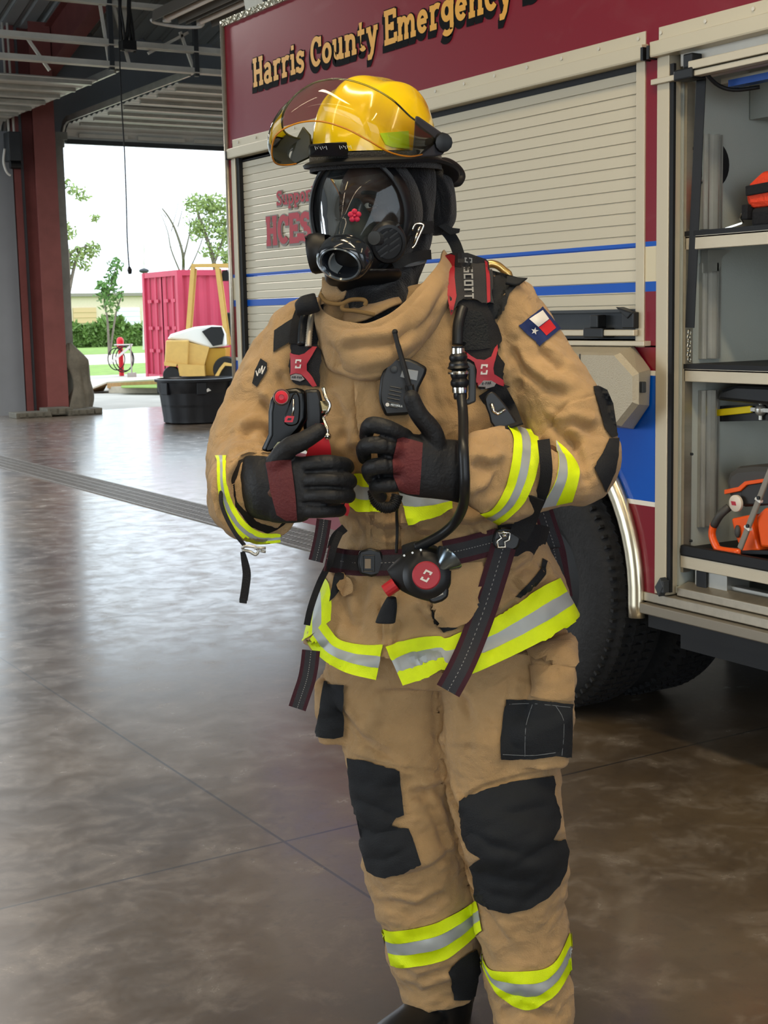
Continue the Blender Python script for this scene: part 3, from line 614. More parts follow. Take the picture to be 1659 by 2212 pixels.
# treadplate edge and hose bed cover
tp = mat('tread_plate', 'b9b5a2', .35, .7); nt = tp.node_tree
w_ = nt.nodes.new('ShaderNodeTexVoronoi'); w_.inputs['Scale'].default_value = 45; bp = nt.nodes.new('ShaderNodeBump'); bp.inputs['Strength'].default_value = .8; bp.inputs['Distance'].default_value = .01
tc = nt.nodes.new('ShaderNodeTexCoord'); nt.links.new(tc.outputs['Object'], w_.inputs[0]); nt.links.new(w_.outputs[0], bp.inputs['Height']); nt.links.new(bp.outputs[0], nt.nodes['Principled BSDF'].inputs['Normal'])
mb = MB(); mb.box((X0-.012, .3, 2.855), (X0+.16, 6.475, 2.885))
for k, y in enumerate(np.arange(.32, 6.46, .034)):
    for j in (0, 1): mb.obox((X0-.014, y+.008*(1 if j else -1), 2.863+.014*j), (.002, 0, 0), (0, .010, .006*(1 if (k+j) % 2 else -1)), (0, -.001, .002))
mb.build('tread_plate_edge', tp, T)
cov = mat('hose_bed_cover', '9b9d8e', .45, var=.25, vscale=5)
mb = MB(); mb.prism([(X0+.09, 6.40, 2.885), (X0+.09, 6.44, 3.02), (X0+.09, 6.34, 3.12), (X0+.09, 5.0, 3.12), (X0+.09, 5.0, 2.885)], (.5, 0, 0)); mb.build('hose_bed_cover', cov, T, bevel=.02)
mb = MB(); mb.bar((X0+.05, 6.1, 2.93), (X0+.05, 3.0, 2.93), .05, .05); mb.bar((X0+.07, 5.9, 2.99), (X0+.07, 3.0, 3.0), .02, .03); mb.build('roof_rail', M['darkgrey'], T, bevel=.01)
# shutters -------------------------------------------------------
def shutter(y0, y1, z0, z1, name='roller_shutter'):
    prof = []; z = z1
    while z > z0+.001:
        zb = max(z0, z-.0368); prof += [(-.001, z-.002), (-.002, z-.004), (-.002, zb+.002), (-.001, zb+.0012), (.004, zb+.001), (.004, zb-.0015)]; z = zb
    mb = MB(); mb.grid([[(X0+.022+dx, y0, zz), (X0+.022+dx, y1, zz)] for dx, zz in prof]); return mb.build(name, shut, T)
s1 = shutter(3.49, 5.0, 1.455, 2.21); s2 = shutter(5.14, 6.345, .64, 2.25)
def jamb(y0, y1, z0, z1): 
    mb = MB(); mb.box((X0-.006, y0, z0), (X0+.045, y1, z1)); mb.build('door_frame', frame, T, bevel=.002)
jamb(3.452, 3.492, 1.34, 2.25); jamb(4.98, 5.03, 1.34, 2.25); jamb(5.11, 5.15, .62, 2.25); jamb(6.375, 6.418, .62, 2.26); jamb(3.343, 3.396, .548, 2.25)
mb = MB(); mb.box((X0+.0, 6.343, .62), (X0+.035, 6.377, 2.26)); mb.box((X0-.002, 3.326, .56), (X0+.008, 3.344, 2.2)); mb.each('rubber_seal', M['blackr'], T)
mb = MB(); mb.box((X0+.02, 3.49, 2.205), (X0+.05, 6.4, 2.26)); mb.build('header_shadow_gap', M['blackr'], T)  # black strip standing in for the shade under the valance
def valance(y0, y1):
    mb = MB(); mb.box((X0-.004, y0, 2.268), (X0+.01, y1, 2.316)); 
    mb.prism([(X0-.002, y0-.012, 2.275), (X0-.030, y0-.012, 2.272), (X0-.030, y0-.012, 2.232), (X0-.028, y0-.012, 2.226), (X0+.02, y0-.012, 2.226)], (0, y1-y0+.024, 0)); o = mb.build('valance', valm, T, bevel=.0015)
    for y in np.arange(y0+.03, y1, .19):
        mb = MB(); mb.cyl((X0-.008, y, 2.298), (X0, y, 2.298), .006, n=8); mb.build('screw', M['steel'], o)
    mb = MB(); mb.box((X0-.034, y0-.022, 2.222), (X0+.01, y0-.011, 2.262)); mb.box((X0-.034, y1+.011, 2.222), (X0+.01, y1+.022, 2.262)); mb.each('end_cap', M['blackp'], o)
valance(3.452, 6.40); valance(1.45, 3.392)
# lower bar of the first shutter
mb = MB(); mb.box((X0+.02, 3.46, 1.365), (X0+.05, 5.0, 1.456)); mb.box((X0-.004, 3.46, 1.452), (X0+.03, 5.0, 1.462)); mb.build('handle_recess', M['darkgrey'], s1)
mb = MB(); mb.box((X0-.028, 3.475, 1.376), (X0-.008, 5.0, 1.396)); mb.build('grab_bar', M['alu'], s1, bevel=.003)
mb = MB(); mb.box((X0-.034, 3.62, 1.37), (X0+.02, 3.72, 1.402)); mb.box((X0-.03, 3.65, 1.402), (X0+.01, 3.69, 1.445)); mb.build('latch_block', M['blackp'], s1, bevel=.004); mb = MB(); mb.box((X0-.03, 3.475, 1.40), (X0+.01, 3.53, 1.452)); mb.prism([(X0-.034, 3.475, 1.45), (X0-.034, 3.56, 1.47), (X0-.034, 3.50, 1.43)], (.04, 0, 0)); mb.build('latch_block', M['blackp'], s1, bevel=.004)
mb = MB(); mb.box((X0-.03, 3.425, 1.344), (X0+.02, 5.0, 1.36)); mb.build('sill_ledge', M['alu'], T, bevel=.002)
# bright octagonal cover
mb = MB(); oc = [(3.62-.02, 1.325), (3.455, 1.325), (3.368, 1.262), (3.368, 1.165), (3.450, 1.092), (4.02, 1.092), (4.1, 1.165), (4.1, 1.262), (4.02, 1.325)]
oc2 = [(y+(.05 if y < 3.7 else -.05)*0+(-.045 if y < 3.7 else .045)*(-1)*0, z) for y, z in oc]
inner = yz(oc, X0-.115); outer = [(X0+.0, y-(.0 if y > 3.5 else .0), z) for y, z in oc]
base_oc = [(3.62, 1.345), (3.50, 1.345), (3.42, 1.27), (3.425, 1.155), (3.50, 1.075), (4.03, 1.075), (4.12, 1.155), (4.12, 1.27), (4.03, 1.345)]
n = len(oc); vs = yz(base_oc, X0-.005)+yz([(y+(.012 if y < 3.6 else -.012 if y > 3.9 else 0), z) for y, z in oc], X0-.098)+yz(oc, X0-.10)+yz([(y+(.01 if y < 3.6 else -.01 if y > 3.9 else 0), z+(-.008 if z > 1.2 else .008)) for y, z in oc], X0-.118)
fs = [(k*n+i, k*n+(i+1) % n, (k+1)*n+(i+1) % n, (k+1)*n+i) for k in range(3) for i in range(n)]+[tuple(3*n+i for i in range(n)), tuple(range(n))[::-1]]
mb.add(vs, fs); oc_o = mb.build('octagonal_cover', mat('cover_grey', 'b3a993', .45, .2, bump=.3, bscale=200), T)
mb = MB(); mb.box((X0-.08, 3.375, 1.2), (X0-.062, 3.392, 1.235)); mb.build('catch', M['darkgrey'], oc_o, bevel=.003)
mb = MB(); mb.box((X0-.1205, 3.63, 1.1), (X0-.1175, 3.634, 1.32)); mb.build('cover_seam', M['darkgrey'], oc_o)
# wheel arch trim and wheels
mb = MB(); pts = [(X0-.012, yc+.625*math.cos(a), zc_+.625*math.sin(a)) for a in np.linspace(math.radians(-5), math.radians(182), 36)]+[(X0-.012, 3.472, .455)]
mb.tube(pts, .032, 12, flat=.7); mb.build('arch_trim', mat('polished_trim', 'cfc6ad', .28, .9), T, smooth=True)
mb = MB(); pts = [[(x, yc+.64*math.cos(a), zc_+.64*math.sin(a)) for x in (X0+.045, X0+.8)] for a in np.linspace(math.radians(190), math.radians(-10), 30)]; mb.grid(pts); mb.build('wheel_well', M['blackr'], T)
tyre = mat('tyre_rubber', '191a1c', .75, var=.35, vscale=25, bump=.4, bscale=60)
def wheel(x, lab):
    prof = [(.29, .02), (.33, .0), (.40, -.012), (.46, -.006), (.495, .012), (.505, .03)]
    xs = np.linspace(.035, .225, 12); 
    for k, xx in enumerate(xs): prof.append((.522 if k % 3 else .508, xx))
    prof += [(.505, .235), (.495, .25), (.46, .268), (.40, .272), (.33, .262), (.29, .24)]
    prof = [(r*.925, h) for r, h in prof]; WZ = .482
    mb = MB(); mb.lathe((x, yc, WZ), (1, 0, 0), prof, 96, caps=False)
    for k in range(80):                                     # lugs on the shoulder
        a = 2*math.pi*k/80; d = np.array([0, math.cos(a), math.sin(a)]); s_ = np.array([0, -math.sin(a), math.cos(a)])
        mb.obox(np.array([x+.012, yc, WZ])+d*.465, (.010, 0, 0), d*.008, s_*.005)
        for q in range(3): mb.obox(np.array([x+.07+.06*q, yc, WZ])+d*.4805, (.022, 0, 0), d*.006, s_*.012+np.array([.006, 0, 0]))
    w = mb.build('tyre', tyre, T, smooth=35)
    mb = MB(); mb.lathe((x+.03, yc, WZ), (1, 0, 0), [(.05, .0), (.1, .02), (.2, .05), (.27, .02), (.3, .0), (.3, .2), (.1, .2)], 32); mb.build('rim', M['blackr'], w, smooth=35)
    return w
wheel(X0+.02, ''); wheel(X0+.37, '')
mb = MB(); mb.box((4.7, 3.62, 0.02), (4.95, 4.65, 1.0)); mb.build('wheel_shade_slab', M['blackr'], T)  # black slab added beyond the wheels to keep it dark there
# open compartment -------------------------------------------------
lin_m = mat('compartment_liner', 'b4bab3', .5, 0, var=.05, vscale=3, bump=.1, bscale=180)
mb = MB(); ya, yb, xb, za, zb = 1.45, 3.335, X0+.72, .575, 2.2
mb.box((X0+.045, yb, za), (xb, yb+.02, zb)); mb.box((xb, ya, za), (xb+.02, yb+.02, zb)); mb.box((X0+.045, ya-.02, za), (xb, ya, zb)); mb.box((X0+.045, ya, zb), (xb, yb, zb+.02)); mb.box((X0+.03, ya, za-.02), (xb, yb, za))
comp = mb.build('compartment', lin_m, T)
mb = MB(); mb.box((X0+.05, 3.322, .62), (X0+.075, 3.335, 2.15)); mb.box((X0+.078, 3.328, .62), (X0+.088, 3.335, 2.15)); mb.build('guide_rail', M['alu2'], comp)
for z in (.72, 1.0, 1.28, 1.5, 1.83, 1.95):
    mb = MB(); mb.cyl((X0+.082, 3.318, z), (X0+.082, 3.33, z), .0045, n=8); mb.build('rivet', M['darkgrey'], comp)
def channel(z0, z1, x=3.232):
    mb = MB(); mb.box((x, 3.322, z0), (x+.075, 3.334, z1)); mb.box((x+.012, 3.312, z0), (x+.018, 3.334, z1)); mb.box((x+.044, 3.300, z0), (x+.050, 3.334, z1)); mb.box((x+.070, 3.312, z0), (x+.075, 3.334, z1)); mb.build('mounting_channel', M['galv'], comp)
channel(1.705, 1.995); channel(1.30, 1.60); channel(.76, 1.20)
mb = MB(); mb.lathe((3.275, 3.333, 1.905), (0, -1, 0), [(.075, 0), (.075, .006), (.0, .006)], 28, squash=1); mb.build('wall_vent', M['blackr'], comp)
mb = MB(); mb.box((3.222, 3.316, 1.85), (3.228, 3.334, 1.96)); mb.build('vent_slot', M['chrome'], comp)
mb = MB(); mb.box((3.44, 3.18, 2.05), (3.62, 3.33, 2.2)); mb.build('corner_box', lin_m, comp)
def shelf(z0, z1, name, xf=X0+.05, y1=3.327):
    mb = MB(); mb.box((xf, ya+.02, z0), (xf+.012, y1, z1)); mb.box((xf, ya+.02, z1-.012), (xb-.01, y1, z1-.004)); s = mb.build(name, M['alu'], T, bevel=.002)
    mb = MB(); mb.box((xf-.002, ya+.02, z1-.004), (xb-.02, y1, z1+.011)); mb.build('shelf_mat', M['blackr'], s)
    return s
sh1 = shelf(1.640, 1.686, 'shelf'); sh2 = shelf(1.232, 1.276, 'shelf'); 
mb = MB(); mb.prism([(3.235, 3.30, 1.640), (3.34, 3.30, 1.640), (3.30, 3.30, 1.62), (3.285, 3.30, 1.575), (3.235, 3.30, 1.57)], (0, .03, 0)); mb.build('shelf_bracket', M['galv'], sh1)
tr = shelf(.638, .690, 'slide_tray', X0+.04, 3.325)
mb = MB(); mb.box((X0+.036, ya, .676), (X0+.06, 3.325, .712)); mb.build('tray_edge', M['blackr'], tr, bevel=.006)
mb = MB(); mb.box((X0+.06, 3.14, .585), (X0+.16, 3.28, .635)); mb.box((X0+.08, 2.2, .58), (X0+.11, 3.2, .60)); mb.build('slide_housing', M['galv'], tr, bevel=.002)
mb = MB(); mb.box((X0+.05, 3.22, .582), (X0+.1, 3.265, .637)); mb.build('slide_latch', M['blackp'], tr, bevel=.004)
# rolled-up shutter bar in the header
mb = MB(); mb.box((X0-.02, 1.5, 2.145), (X0+.012, 3.41, 2.162)); mb.box((X0-.026, 1.5, 2.165), (X0+.03, 3.24, 2.19)); ob = mb.build('grab_bar', M['alu'], T, bevel=.002)
mb = MB(); mb.box((X0-.03, 3.22, 2.14), (X0+.03, 3.30, 2.172)); mb.box((X0-.02, 3.23, 2.172), (X0+.03, 3.27, 2.215)); mb.build('latch_block', M['blackp'], ob, bevel=.005)
mb = MB(); mb.box((X0+.02, 1.5, 2.19), (X0+.12, 3.32, 2.24)); mb.box((X0+.04, 1.5, 2.15), (X0+.07, 3.28, 2.19)); mb.build('header_channel', M['steel'], T)
mb = MB(); mb.box((X0+.12, 1.5, 2.135), (X0+.2, 3.25, 2.15)); mb.build('rolled_shutter', shut, T)
mb = MB(); mb.box((X0+.1, 1.5, 2.118), (X0+.14, 3.2, 2.138)); mb.build('blue_edge_strip', mat('blue_strip', '2255a8', .5), T)
mb = MB(); mb.tube(cr([(X0+.01, 3.2, 2.15), (X0+.06, 3.2, 2.12), (X0+.1, 3.17, 2.105), (X0+.15, 3.12, 2.11)], 12), .006, 6); mb.build('cable', M['blackr'], T, smooth=True)
mb = MB(); mb.bar((X0+.050, 3.262, 2.15), (X0+.050, 3.302, 1.40), .032, .003, up=(1, .25, 0)); mb.build('pull_strap', M['blackr'], T)
mb = MB()
for k in range(7): mb.tube([(X0+.058+.006*math.cos(a), 3.312+.003*(k % 2), 1.385-.014*k+.009*math.sin(a)) for a in np.linspace(0, 2*math.pi, 9)[:-1]], .0018, 5, closed=True)
mb.build('chain', M['chrome'], T, smooth=True)
mb = MB(); mb.box((X0+.0, 3.33, .56), (X0-.028, 3.352, .60)); mb.prism([(X0-.03, 3.37, .575), (X0-.03, 3.345, .61), (X0-.03, 3.33, .58), (X0-.03, 3.35, .545)], (.03, 0, 0)); mb.build('door_stop', M['darkgrey'], T, bevel=.003)
# sill, rub rail, step
mb = MB(); mb.box((X0-.006, .3, .515), (X0+.05, 3.476, .5455)); mb.prism([(X0+.02, .3, .548), (X0+.02, .3, .575), (X0+.07, .3, .59), (X0+.1, .3, .578), (X0+.1, .3, .548)], (0, 3.02, 0)); mb.build('sill', M['alu2'], T, bevel=.003)
mb = MB(); mb.box((X0-.03, .3, .478), (X0+.05, 3.44, .512)); mb.build('rub_rail', mat('rub_rail', '8d8577', .4, .6), T, bevel=.004)
mb = MB(); mb.box((X0+.0, .3, .43), (X0+.08, 3.43, .48)); mb.box((X0+.02, .3, .38), (X0+.05, 3.3, .44)); mb.build('skirt', M['blackr'], T)
mb = MB()
for z in np.linspace(.2, .36, 7): mb.box((3.75, .5, z), (3.78, 3.6, z+.008))
for y in np.arange(.6, 3.6, .05): mb.bar((3.76, y, .19), (3.76, y+.05, .37), .012, .01, up=(1, 0, 0))
mb.build('mesh_step', M['blackr'], T)
# lettering on the side ---------------------------------------------
gold = mat('gold_letters', 'e0a43a', .4); shadow = mat('black_letter_shadow', '0c0e11', .8, spec=.15); rl = mat('red_letters', 'b22738', .45); gl = mat('grey_letter_outline', '8b8580', .5)
EX, EZ, NX = (0, -1, 0), (0, 0, 1), (-1, 0, 0)
G = glyphs(.17)
def sign(text, org, cap, t, width, ma, mb_, dd=(.012, -.02), name='lettering', x=X0, grow=.07, wide=1):
    m = MB(); 
    for k in range(4): lettering(m, text, G, (x, org[0], org[1]), EX, EZ, NX, cap, t, width=width, depth=.0008+.0004*k, grow=grow, shift=(dd[0]*k/3, dd[1]*k/3))
    s = m.build(name+'_shadow', mb_, T, fix=False)
    m = MB(); lettering(m, text, G, (x, org[0], org[1]), EX, EZ, NX, cap, t, width=width, depth=.0034); m.build(name, ma, T, fix=False)
sign('Harris', (6.153, 2.5295), .127, .17, .505, gold, shadow, (-.012, -.022))
sign('County', (5.595, 2.5295), .127, .17, .57, gold, shadow, (-.012, -.022))
sign('Emergency', (4.985, 2.525), .130, .17, .86, gold, shadow, (-.012, -.022))
sign('Services', (4.06, 2.53), .130, .17, .66, gold, shadow, (-.012, -.022))
sign('Support', (5.99, 1.971), .068, .15, .37, rl, gl, (.003, -.004), x=X0+.018, grow=.1)
sign('HCESD', (6.105, 1.797), .128, .21, .56, rl, gl, (.003, -.005), x=X0+.018, grow=.08)
# dust wipe marks on the red paint
mk = mat('dust_smear', 'a8606a', .6)
# ---------------------------------------------------------------- things in the compartment
zs = 1.697
t = thing('equipment_bag', (3.36, 3.08, zs), 'orange-red and black equipment bag on the top shelf of the open compartment', 'bag')
og = mat('orange_red_fabric', 'e8431f', .7, bump=.4, bscale=90); bk = mat('black_fabric', '15161a', .85, bump=.4, bscale=90)
mb = MB(); mb.prism([(3.29, 3.19, zs+.06), (3.29, 3.205, zs+.10), (3.29, 3.19, zs+.14), (3.29, 3.14, zs+.17), (3.29, 2.9, zs+.18), (3.29, 2.9, zs+.06)], (.24, 0, 0)); mb.build('upper_panel', og, t, bevel=.02)
mb = MB(); mb.box((3.292, 2.9, zs), (3.52, 3.18, zs+.065)); mb.build('lower_panel', bk, t, bevel=.015)
mb = MB(); mb.bar((3.285, 3.19, zs+.115), (3.285, 2.9, zs+.13), .01, .03); mb.box((3.28, 3.18, zs+.03), (3.32, 3.205, zs+.075)); mb.build('strap', bk, t, bevel=.003)
mb = MB(); mb.tube([(3.29, 3.212, zs+.05), (3.29, 3.22, zs+.035), (3.295, 3.212, zs+.02)], .004, 6); mb.bar((3.29, 3.21, zs+.02), (3.27, 3.26, zs-.0+.006), .007, .006); mb.build('buckle', M['chrome'], t)
t = thing('pry_tool', (3.24, 3.15, 1.13), 'yellow handled tool hanging below the middle shelf', 'tool')
mb = MB(); a = onx(1527, 894, 3.3); b = onx(1624, 884, 3.3); mb.bar(a, b, .012, .022); mb.build('handle', mat('tool_yellow', 'f2d60c', .45), t, bevel=.003)
mb = MB(); p = onx(1643, 886, 3.3); mb.ball(p, .018); mb.cyl(p-np.array([0, 0, .03]), p+np.array([0, 0, .03]), .006); mb.bar(b, p+np.array([0, -.1, 0]), .012, .012); mb.build('clamp_bolt', M['galv'], t)
mb = MB(); mb.bar(a+np.array([.03, -.02, 0]), p+np.array([.03, -.12, 0]), .04, .05); mb.build('tool_body', M['blackp'], t)
t = thing('black_case', (3.45, 3.05, 1.19), 'black rounded case slung under the middle shelf at the back', 'case')
mb = MB(); mb.prism([(3.26, 3.29, 1.17), (3.26, 3.26, 1.205), (3.26, 3.2, 1.222), (3.26, 2.7, 1.222), (3.26, 2.7, 1.15)], (.35, 0, 0)); mb.build('case_shell', M['blackp'], t, bevel=.012)
# saw
zt = .714
t = thing('rescue_saw', (3.28, 3.08, zt), 'orange and dark grey rescue saw standing on the lower slide tray', 'saw')
so = mat('saw_orange', 'ef5a12', .4, coat=.3); sg = mat('saw_grey', '41403e', .5, var=.1)
def sp(u, v, x=3.2): return onx(u, v, x)
def spoly(name, pts, x, th, m, bev=.008, par=None):
    mb = MB(); mb.prism([sp(u, v, x) for u, v in pts], (th, 0, 0)); return mb.build(name, m, par or t, bevel=bev)
spoly('engine_body', [(1578, 1120), (1618, 1112), (1640, 1190), (1602, 1196), (1588, 1160)], 3.2, .14, so)
spoly('side_cover', [(1632, 1115), (1650, 1098), (1680, 1092), (1690, 1185), (1642, 1182)], 3.18, .14, so)
spoly('top_cover', [(1566, 1040), (1572, 1020), (1590, 1008), (1630, 1004), (1690, 1006), (1690, 1090), (1600, 1096), (1570, 1072)], 3.22, .16, sg, .02)
spoly('trim_line', [(1564, 1058), (1594, 1052), (1608, 1040), (1690, 1028), (1690, 1036), (1612, 1048), (1598, 1061), (1564, 1068)], 3.205, .02, so, .002)
spoly('dark_panel', [(1600, 1060), (1616, 1046), (1690, 1036), (1690, 1090), (1600, 1090)], 3.212, .02, mat('saw_dark', '2c2c2d', .5), .004)
mb = MB(); c0 = sp(1592, 1087, 3.2); mb.lathe(c0, (-1, 0, 0), [(.026, 0), (.026, .008), (.022, .010), (0, .010)], 24); mb.build('filler_cap', mat('cap_cream', 'd9cdbd', .4), t, smooth=40)
mb = MB(); mb.obox(c0+np.array([-.0105, .004, 0]), (.0006, 0, 0), (0, .009, 0), (0, .002, .006)); mb.build('cap_mark', rl, t)
mb = MB(); mb.tube(cr([sp(1575, 1095, 3.22), sp(1556, 1112, 3.2), sp(1542, 1135, 3.2)], 10), .013, 10); mb.build('grip', sg, t, smooth=True)
mb = MB(); mb.tube(cr([sp(1542, 1132, 3.2), sp(1538, 1155, 3.2), sp(1546, 1178, 3.2), sp(1556, 1188, 3.2), sp(1600, 1194, 3.2)], 16), .012, 10); mb.build('front_handle', so, t, smooth=True)
mb = MB(); mb.ball(sp(1593, 1148, 3.195), (.006, .012, .02)); mb.build('vent_knob', sg, t, smooth=True)
spoly('base_plate', [(1556, 1186), (1690, 1190), (1690, 1200), (1556, 1196)], 3.2, .16, M['blackp'], .002)
t = thing('pike_pole', sp(1600, 1185, 3.16), 'grey metal pole with bolt holes leaning across the orange saw', 'pole')
a, b = sp(1598, 1186, 3.165), sp(1690, 950, 3.165); mb = MB(); mb.bar(a, b, .008, .021, up=(0, 0, 1)); mb.build('shaft', mat('pole_grey', '8a8378', .45, .4), t, bevel=.004)
mb = MB(); d = b-a
for f_ in (.22, .48): 
    c0 = a+d*f_; mb.cyl(c0-np.array([.008, 0, 0]), c0+np.array([.002, 0, 0]), .006, n=10)
mb.build('bolt', M['blackp'], t)
mb = MB()
for f_ in (.19, .45): mb.bar(a+d*f_, a+d*(f_+.02), .012, .023)
mb.each('white_band', M['white'], t)
# ================================================================ figure tools
from mathutils import noise as mn
def eval_remesh(mb, voxel, smooth=3, name='tmp'):
    me = bpy.data.meshes.new(name); me.from_pydata(mb.v, [], mb.f); me.update()
    bm = bmesh.new(); bm.from_mesh(me); bmesh.ops.recalc_face_normals(bm, faces=bm.faces); bm.to_mesh(me); bm.free()
    o = bpy.data.objects.new(name, me); COL.objects.link(o)
    r = o.modifiers.new('r', 'REMESH'); r.mode = 'VOXEL'; r.voxel_size = voxel
    if smooth: s = o.modifiers.new('s', 'SMOOTH'); s.factor = .5; s.iterations = smooth
    dg = bpy.context.evaluated_depsgraph_get(); ev = o.evaluated_get(dg); m2 = bpy.data.meshes.new_from_object(ev)
    bpy.data.objects.remove(o); return m2
def get(me):
    n = len(me.vertices); a = np.empty(n*3); me.vertices.foreach_get('co', a); b = np.empty(n*3); me.vertices.foreach_get('normal', b)
    return a.reshape(-1, 3), b.reshape(-1, 3)
def put(me, a): me.vertices.foreach_set('co', np.ascontiguousarray(a, dtype=np.float32).ravel()); me.update()
def sculpt(me, strokes, view=True):
    """folds and seams: (polyline in picture pixels, width px, height m) pressed into the cloth facing the camera"""
    a, nr = get(me); uv = proj(a); vd = a-OC; vd /= np.linalg.norm(vd, axis=1)[:, None]; fac = np.clip(-(vd*nr).sum(1)*2, 0, 1)
    d = np.zeros(len(a))
    for pl, w, amp in strokes:
        pl = np.array(pl, float); lo = pl.min(0)-3*w; hi = pl.max(0)+3*w
        idx = np.nonzero((uv[:, 0] > lo[0]) & (uv[:, 0] < hi[0]) & (uv[:, 1] > lo[1]) & (uv[:, 1] < hi[1]) & (fac > 0))[0]
        if not len(idx): continue
        q = uv[idx]; best = np.full(len(q), 1e9); tt = np.zeros(len(q)); n = len(pl)-1
        for i in range(n):
            p0, p1 = pl[i], pl[i+1]; e = p1-p0; t = np.clip(((q-p0)@e)/max(e@e, 1e-9), 0, 1); dd = np.linalg.norm(q-(p0+t[:, None]*e), axis=1)
            m = dd < best; best[m] = dd[m]; tt[m] = (i+t[m])/n
        taper = np.minimum(1, np.minimum(tt, 1-tt)*6+.25)
        d[idx] += amp*np.exp(-(best/w)**2)*taper
    put(me, a+nr*(d*fac)[:, None])
def wobble(me, scale, amp, stretch=(1, 1, 1), seed=0, octv=3):
    a, nr = get(me); s = np.array(stretch)*scale
    d = np.array([mn.fractal(Vector(p*s+seed), 1.0, 2.0, octv) for p in a]); put(me, a+nr*(d*amp)[:, None])
def rings(mb, R, n=40, pw=2.3, mode='flat', seg=4, cap=True):
    """R rows: (u1,v1,u2,v2,D,bfront,bback) in picture pixels, distance and real half-depths"""
    C = []
    for r in R:
        u1, v1, u2, v2, D, bf, bb = r[:7]; D2 = r[7] if len(r) > 7 else D; p, q = P(u1, v1, D), P(u2, v2, D2); C.append(np.concatenate([(p+q)/2, (q-p)/2, [bf, bb]]))
    C = cr(C, (len(R)-1)*seg+1); vs = []
    for c in C:
        ctr, h = c[:3], c[3:6]; vdir = -FW if mode == 'flat' else -_n(ctr-OC)
        if mode != 'flat': vdir = _n(vdir-_n(h)*np.dot(vdir, _n(h)))
        for j in range(n):
            a = 2*math.pi*j/n; ca, sa = math.cos(a), math.sin(a); k = (abs(ca)**pw+abs(sa)**pw)**(-1/pw)
            vs.append(ctr+h*ca*k+vdir*(c[6] if sa > 0 else c[7])*sa*k)
    m = len(C); fs = [(i*n+j, i*n+(j+1) % n, (i+1)*n+(j+1) % n, (i+1)*n+j) for i in range(m-1) for j in range(n)]
    if cap: fs += [tuple(range(n))[::-1], tuple((m-1)*n+j for j in range(n))]
    mb.add(vs, fs)
def ptube(mb, pts, n=14, seg=4, flat=None):                 # (u,v,D,r)
    A = np.array([[*P(u, v, D), r] for u, v, D, r in pts]); A = cr(A, (len(pts)-1)*seg+1)
    mb.tube(A[:, :3], list(A[:, 3]), n, flat=flat)
    mb.ball(A[-1, :3], A[-1, 3]*.98, 12, 8); mb.ball(A[0, :3], A[0, 3]*.98, 12, 8)
def skinobj(name, me, m, parent, smooth=True):
    me.name = name; me.materials.clear(); 
    for q in (m if isinstance(m, (list, tuple)) else [m]): me.materials.append(q)
    me.polygons.foreach_set('use_smooth', [smooth]*len(me.polygons)); return link(name, me, parent)
def bvh_of(*objs):
    vs, fs = [], []
    for o in objs:
        me = o.data; b = len(vs); a, _ = get(me); vs += [Vector(p) for p in a]; fs += [tuple(b+i for i in p.vertices) for p in me.polygons]
    return BVHTree.FromPolygons(vs, fs)
def subdiv_poly(poly, step):
    bm = bmesh.new(); vs = [bm.verts.new((u, v, 0)) for u, v in poly]; bm.faces.new(vs)
    lo = np.min(poly, 0); hi = np.max(poly, 0)
    for ax in (0, 1):
        for c in np.arange(lo[ax]+step*.63, hi[ax], step):
            co = (c, 0, 0) if ax == 0 else (0, c, 0); no = (1, 0, 0) if ax == 0 else (0, 1, 0)
            bmesh.ops.bisect_plane(bm, geom=bm.verts[:]+bm.edges[:]+bm.faces[:], plane_co=co, plane_no=no, dist=1e-4)
    bm.verts.index_update(); V = [(v.co.x, v.co.y) for v in bm.verts]; Fc = [tuple(v.index for v in f.verts) for f in bm.faces]; bm.free(); return V, Fc
def cast(bvh, u, v, D0=2.6, back=False, maxd=12):
    d = _n(ray(u, v)); 
    if back: hit = bvh.ray_cast(Vector(OC+d*maxd), Vector(-d))
    else: hit = bvh.ray_cast(Vector(OC), Vector(d))
    if hit[0] is not None:
        global HITN; HITN = np.array(hit[1]); HITN = HITN*(-1 if (np.dot(HITN, d) > 0) != back else 1)
    return (np.array(hit[0]) if hit[0] is not None else None), d
def smoothpoly(poly, k=4):
    p = np.array(poly, float); n = len(p); out = []
    for i in range(n):
        p0, p1, p2, p3 = p[i-1], p[i], p[(i+1) % n], p[(i+2) % n]
        for t in np.arange(k)/k: out.append(.5*(2*p1+(-p0+p2)*t+(2*p0-5*p1+4*p2-p3)*t*t+(-p0+3*p1-3*p2+p3)*t**3))
    return [tuple(q) for q in out]
def lay(V, Fc, bvh, off, back=False, w=.8):
    """drop a cut piece onto the cloth below it"""
    pts = []; miss = []
    for i, (u, v) in enumerate(V):
        h, d = cast(bvh, u, v, back=back)
        if h is None: miss.append(i); pts.append(None)
        else: nn = _n(HITN*w-(d if not back else -d)*(1.15-w)); pts.append(h+nn*off)
    ok = [i for i in range(len(V)) if pts[i] is not None]
    if not ok: return None
    VV = np.array(V); 
    for i in miss:
        j = ok[int(np.argmin(((VV[ok]-VV[i])**2).sum(1)))]; d = _n(ray(*V[i])); D = np.linalg.norm(pts[j]-OC); pts[i] = OC+d*D
    # keep neighbours from jumping across gaps
    return pts
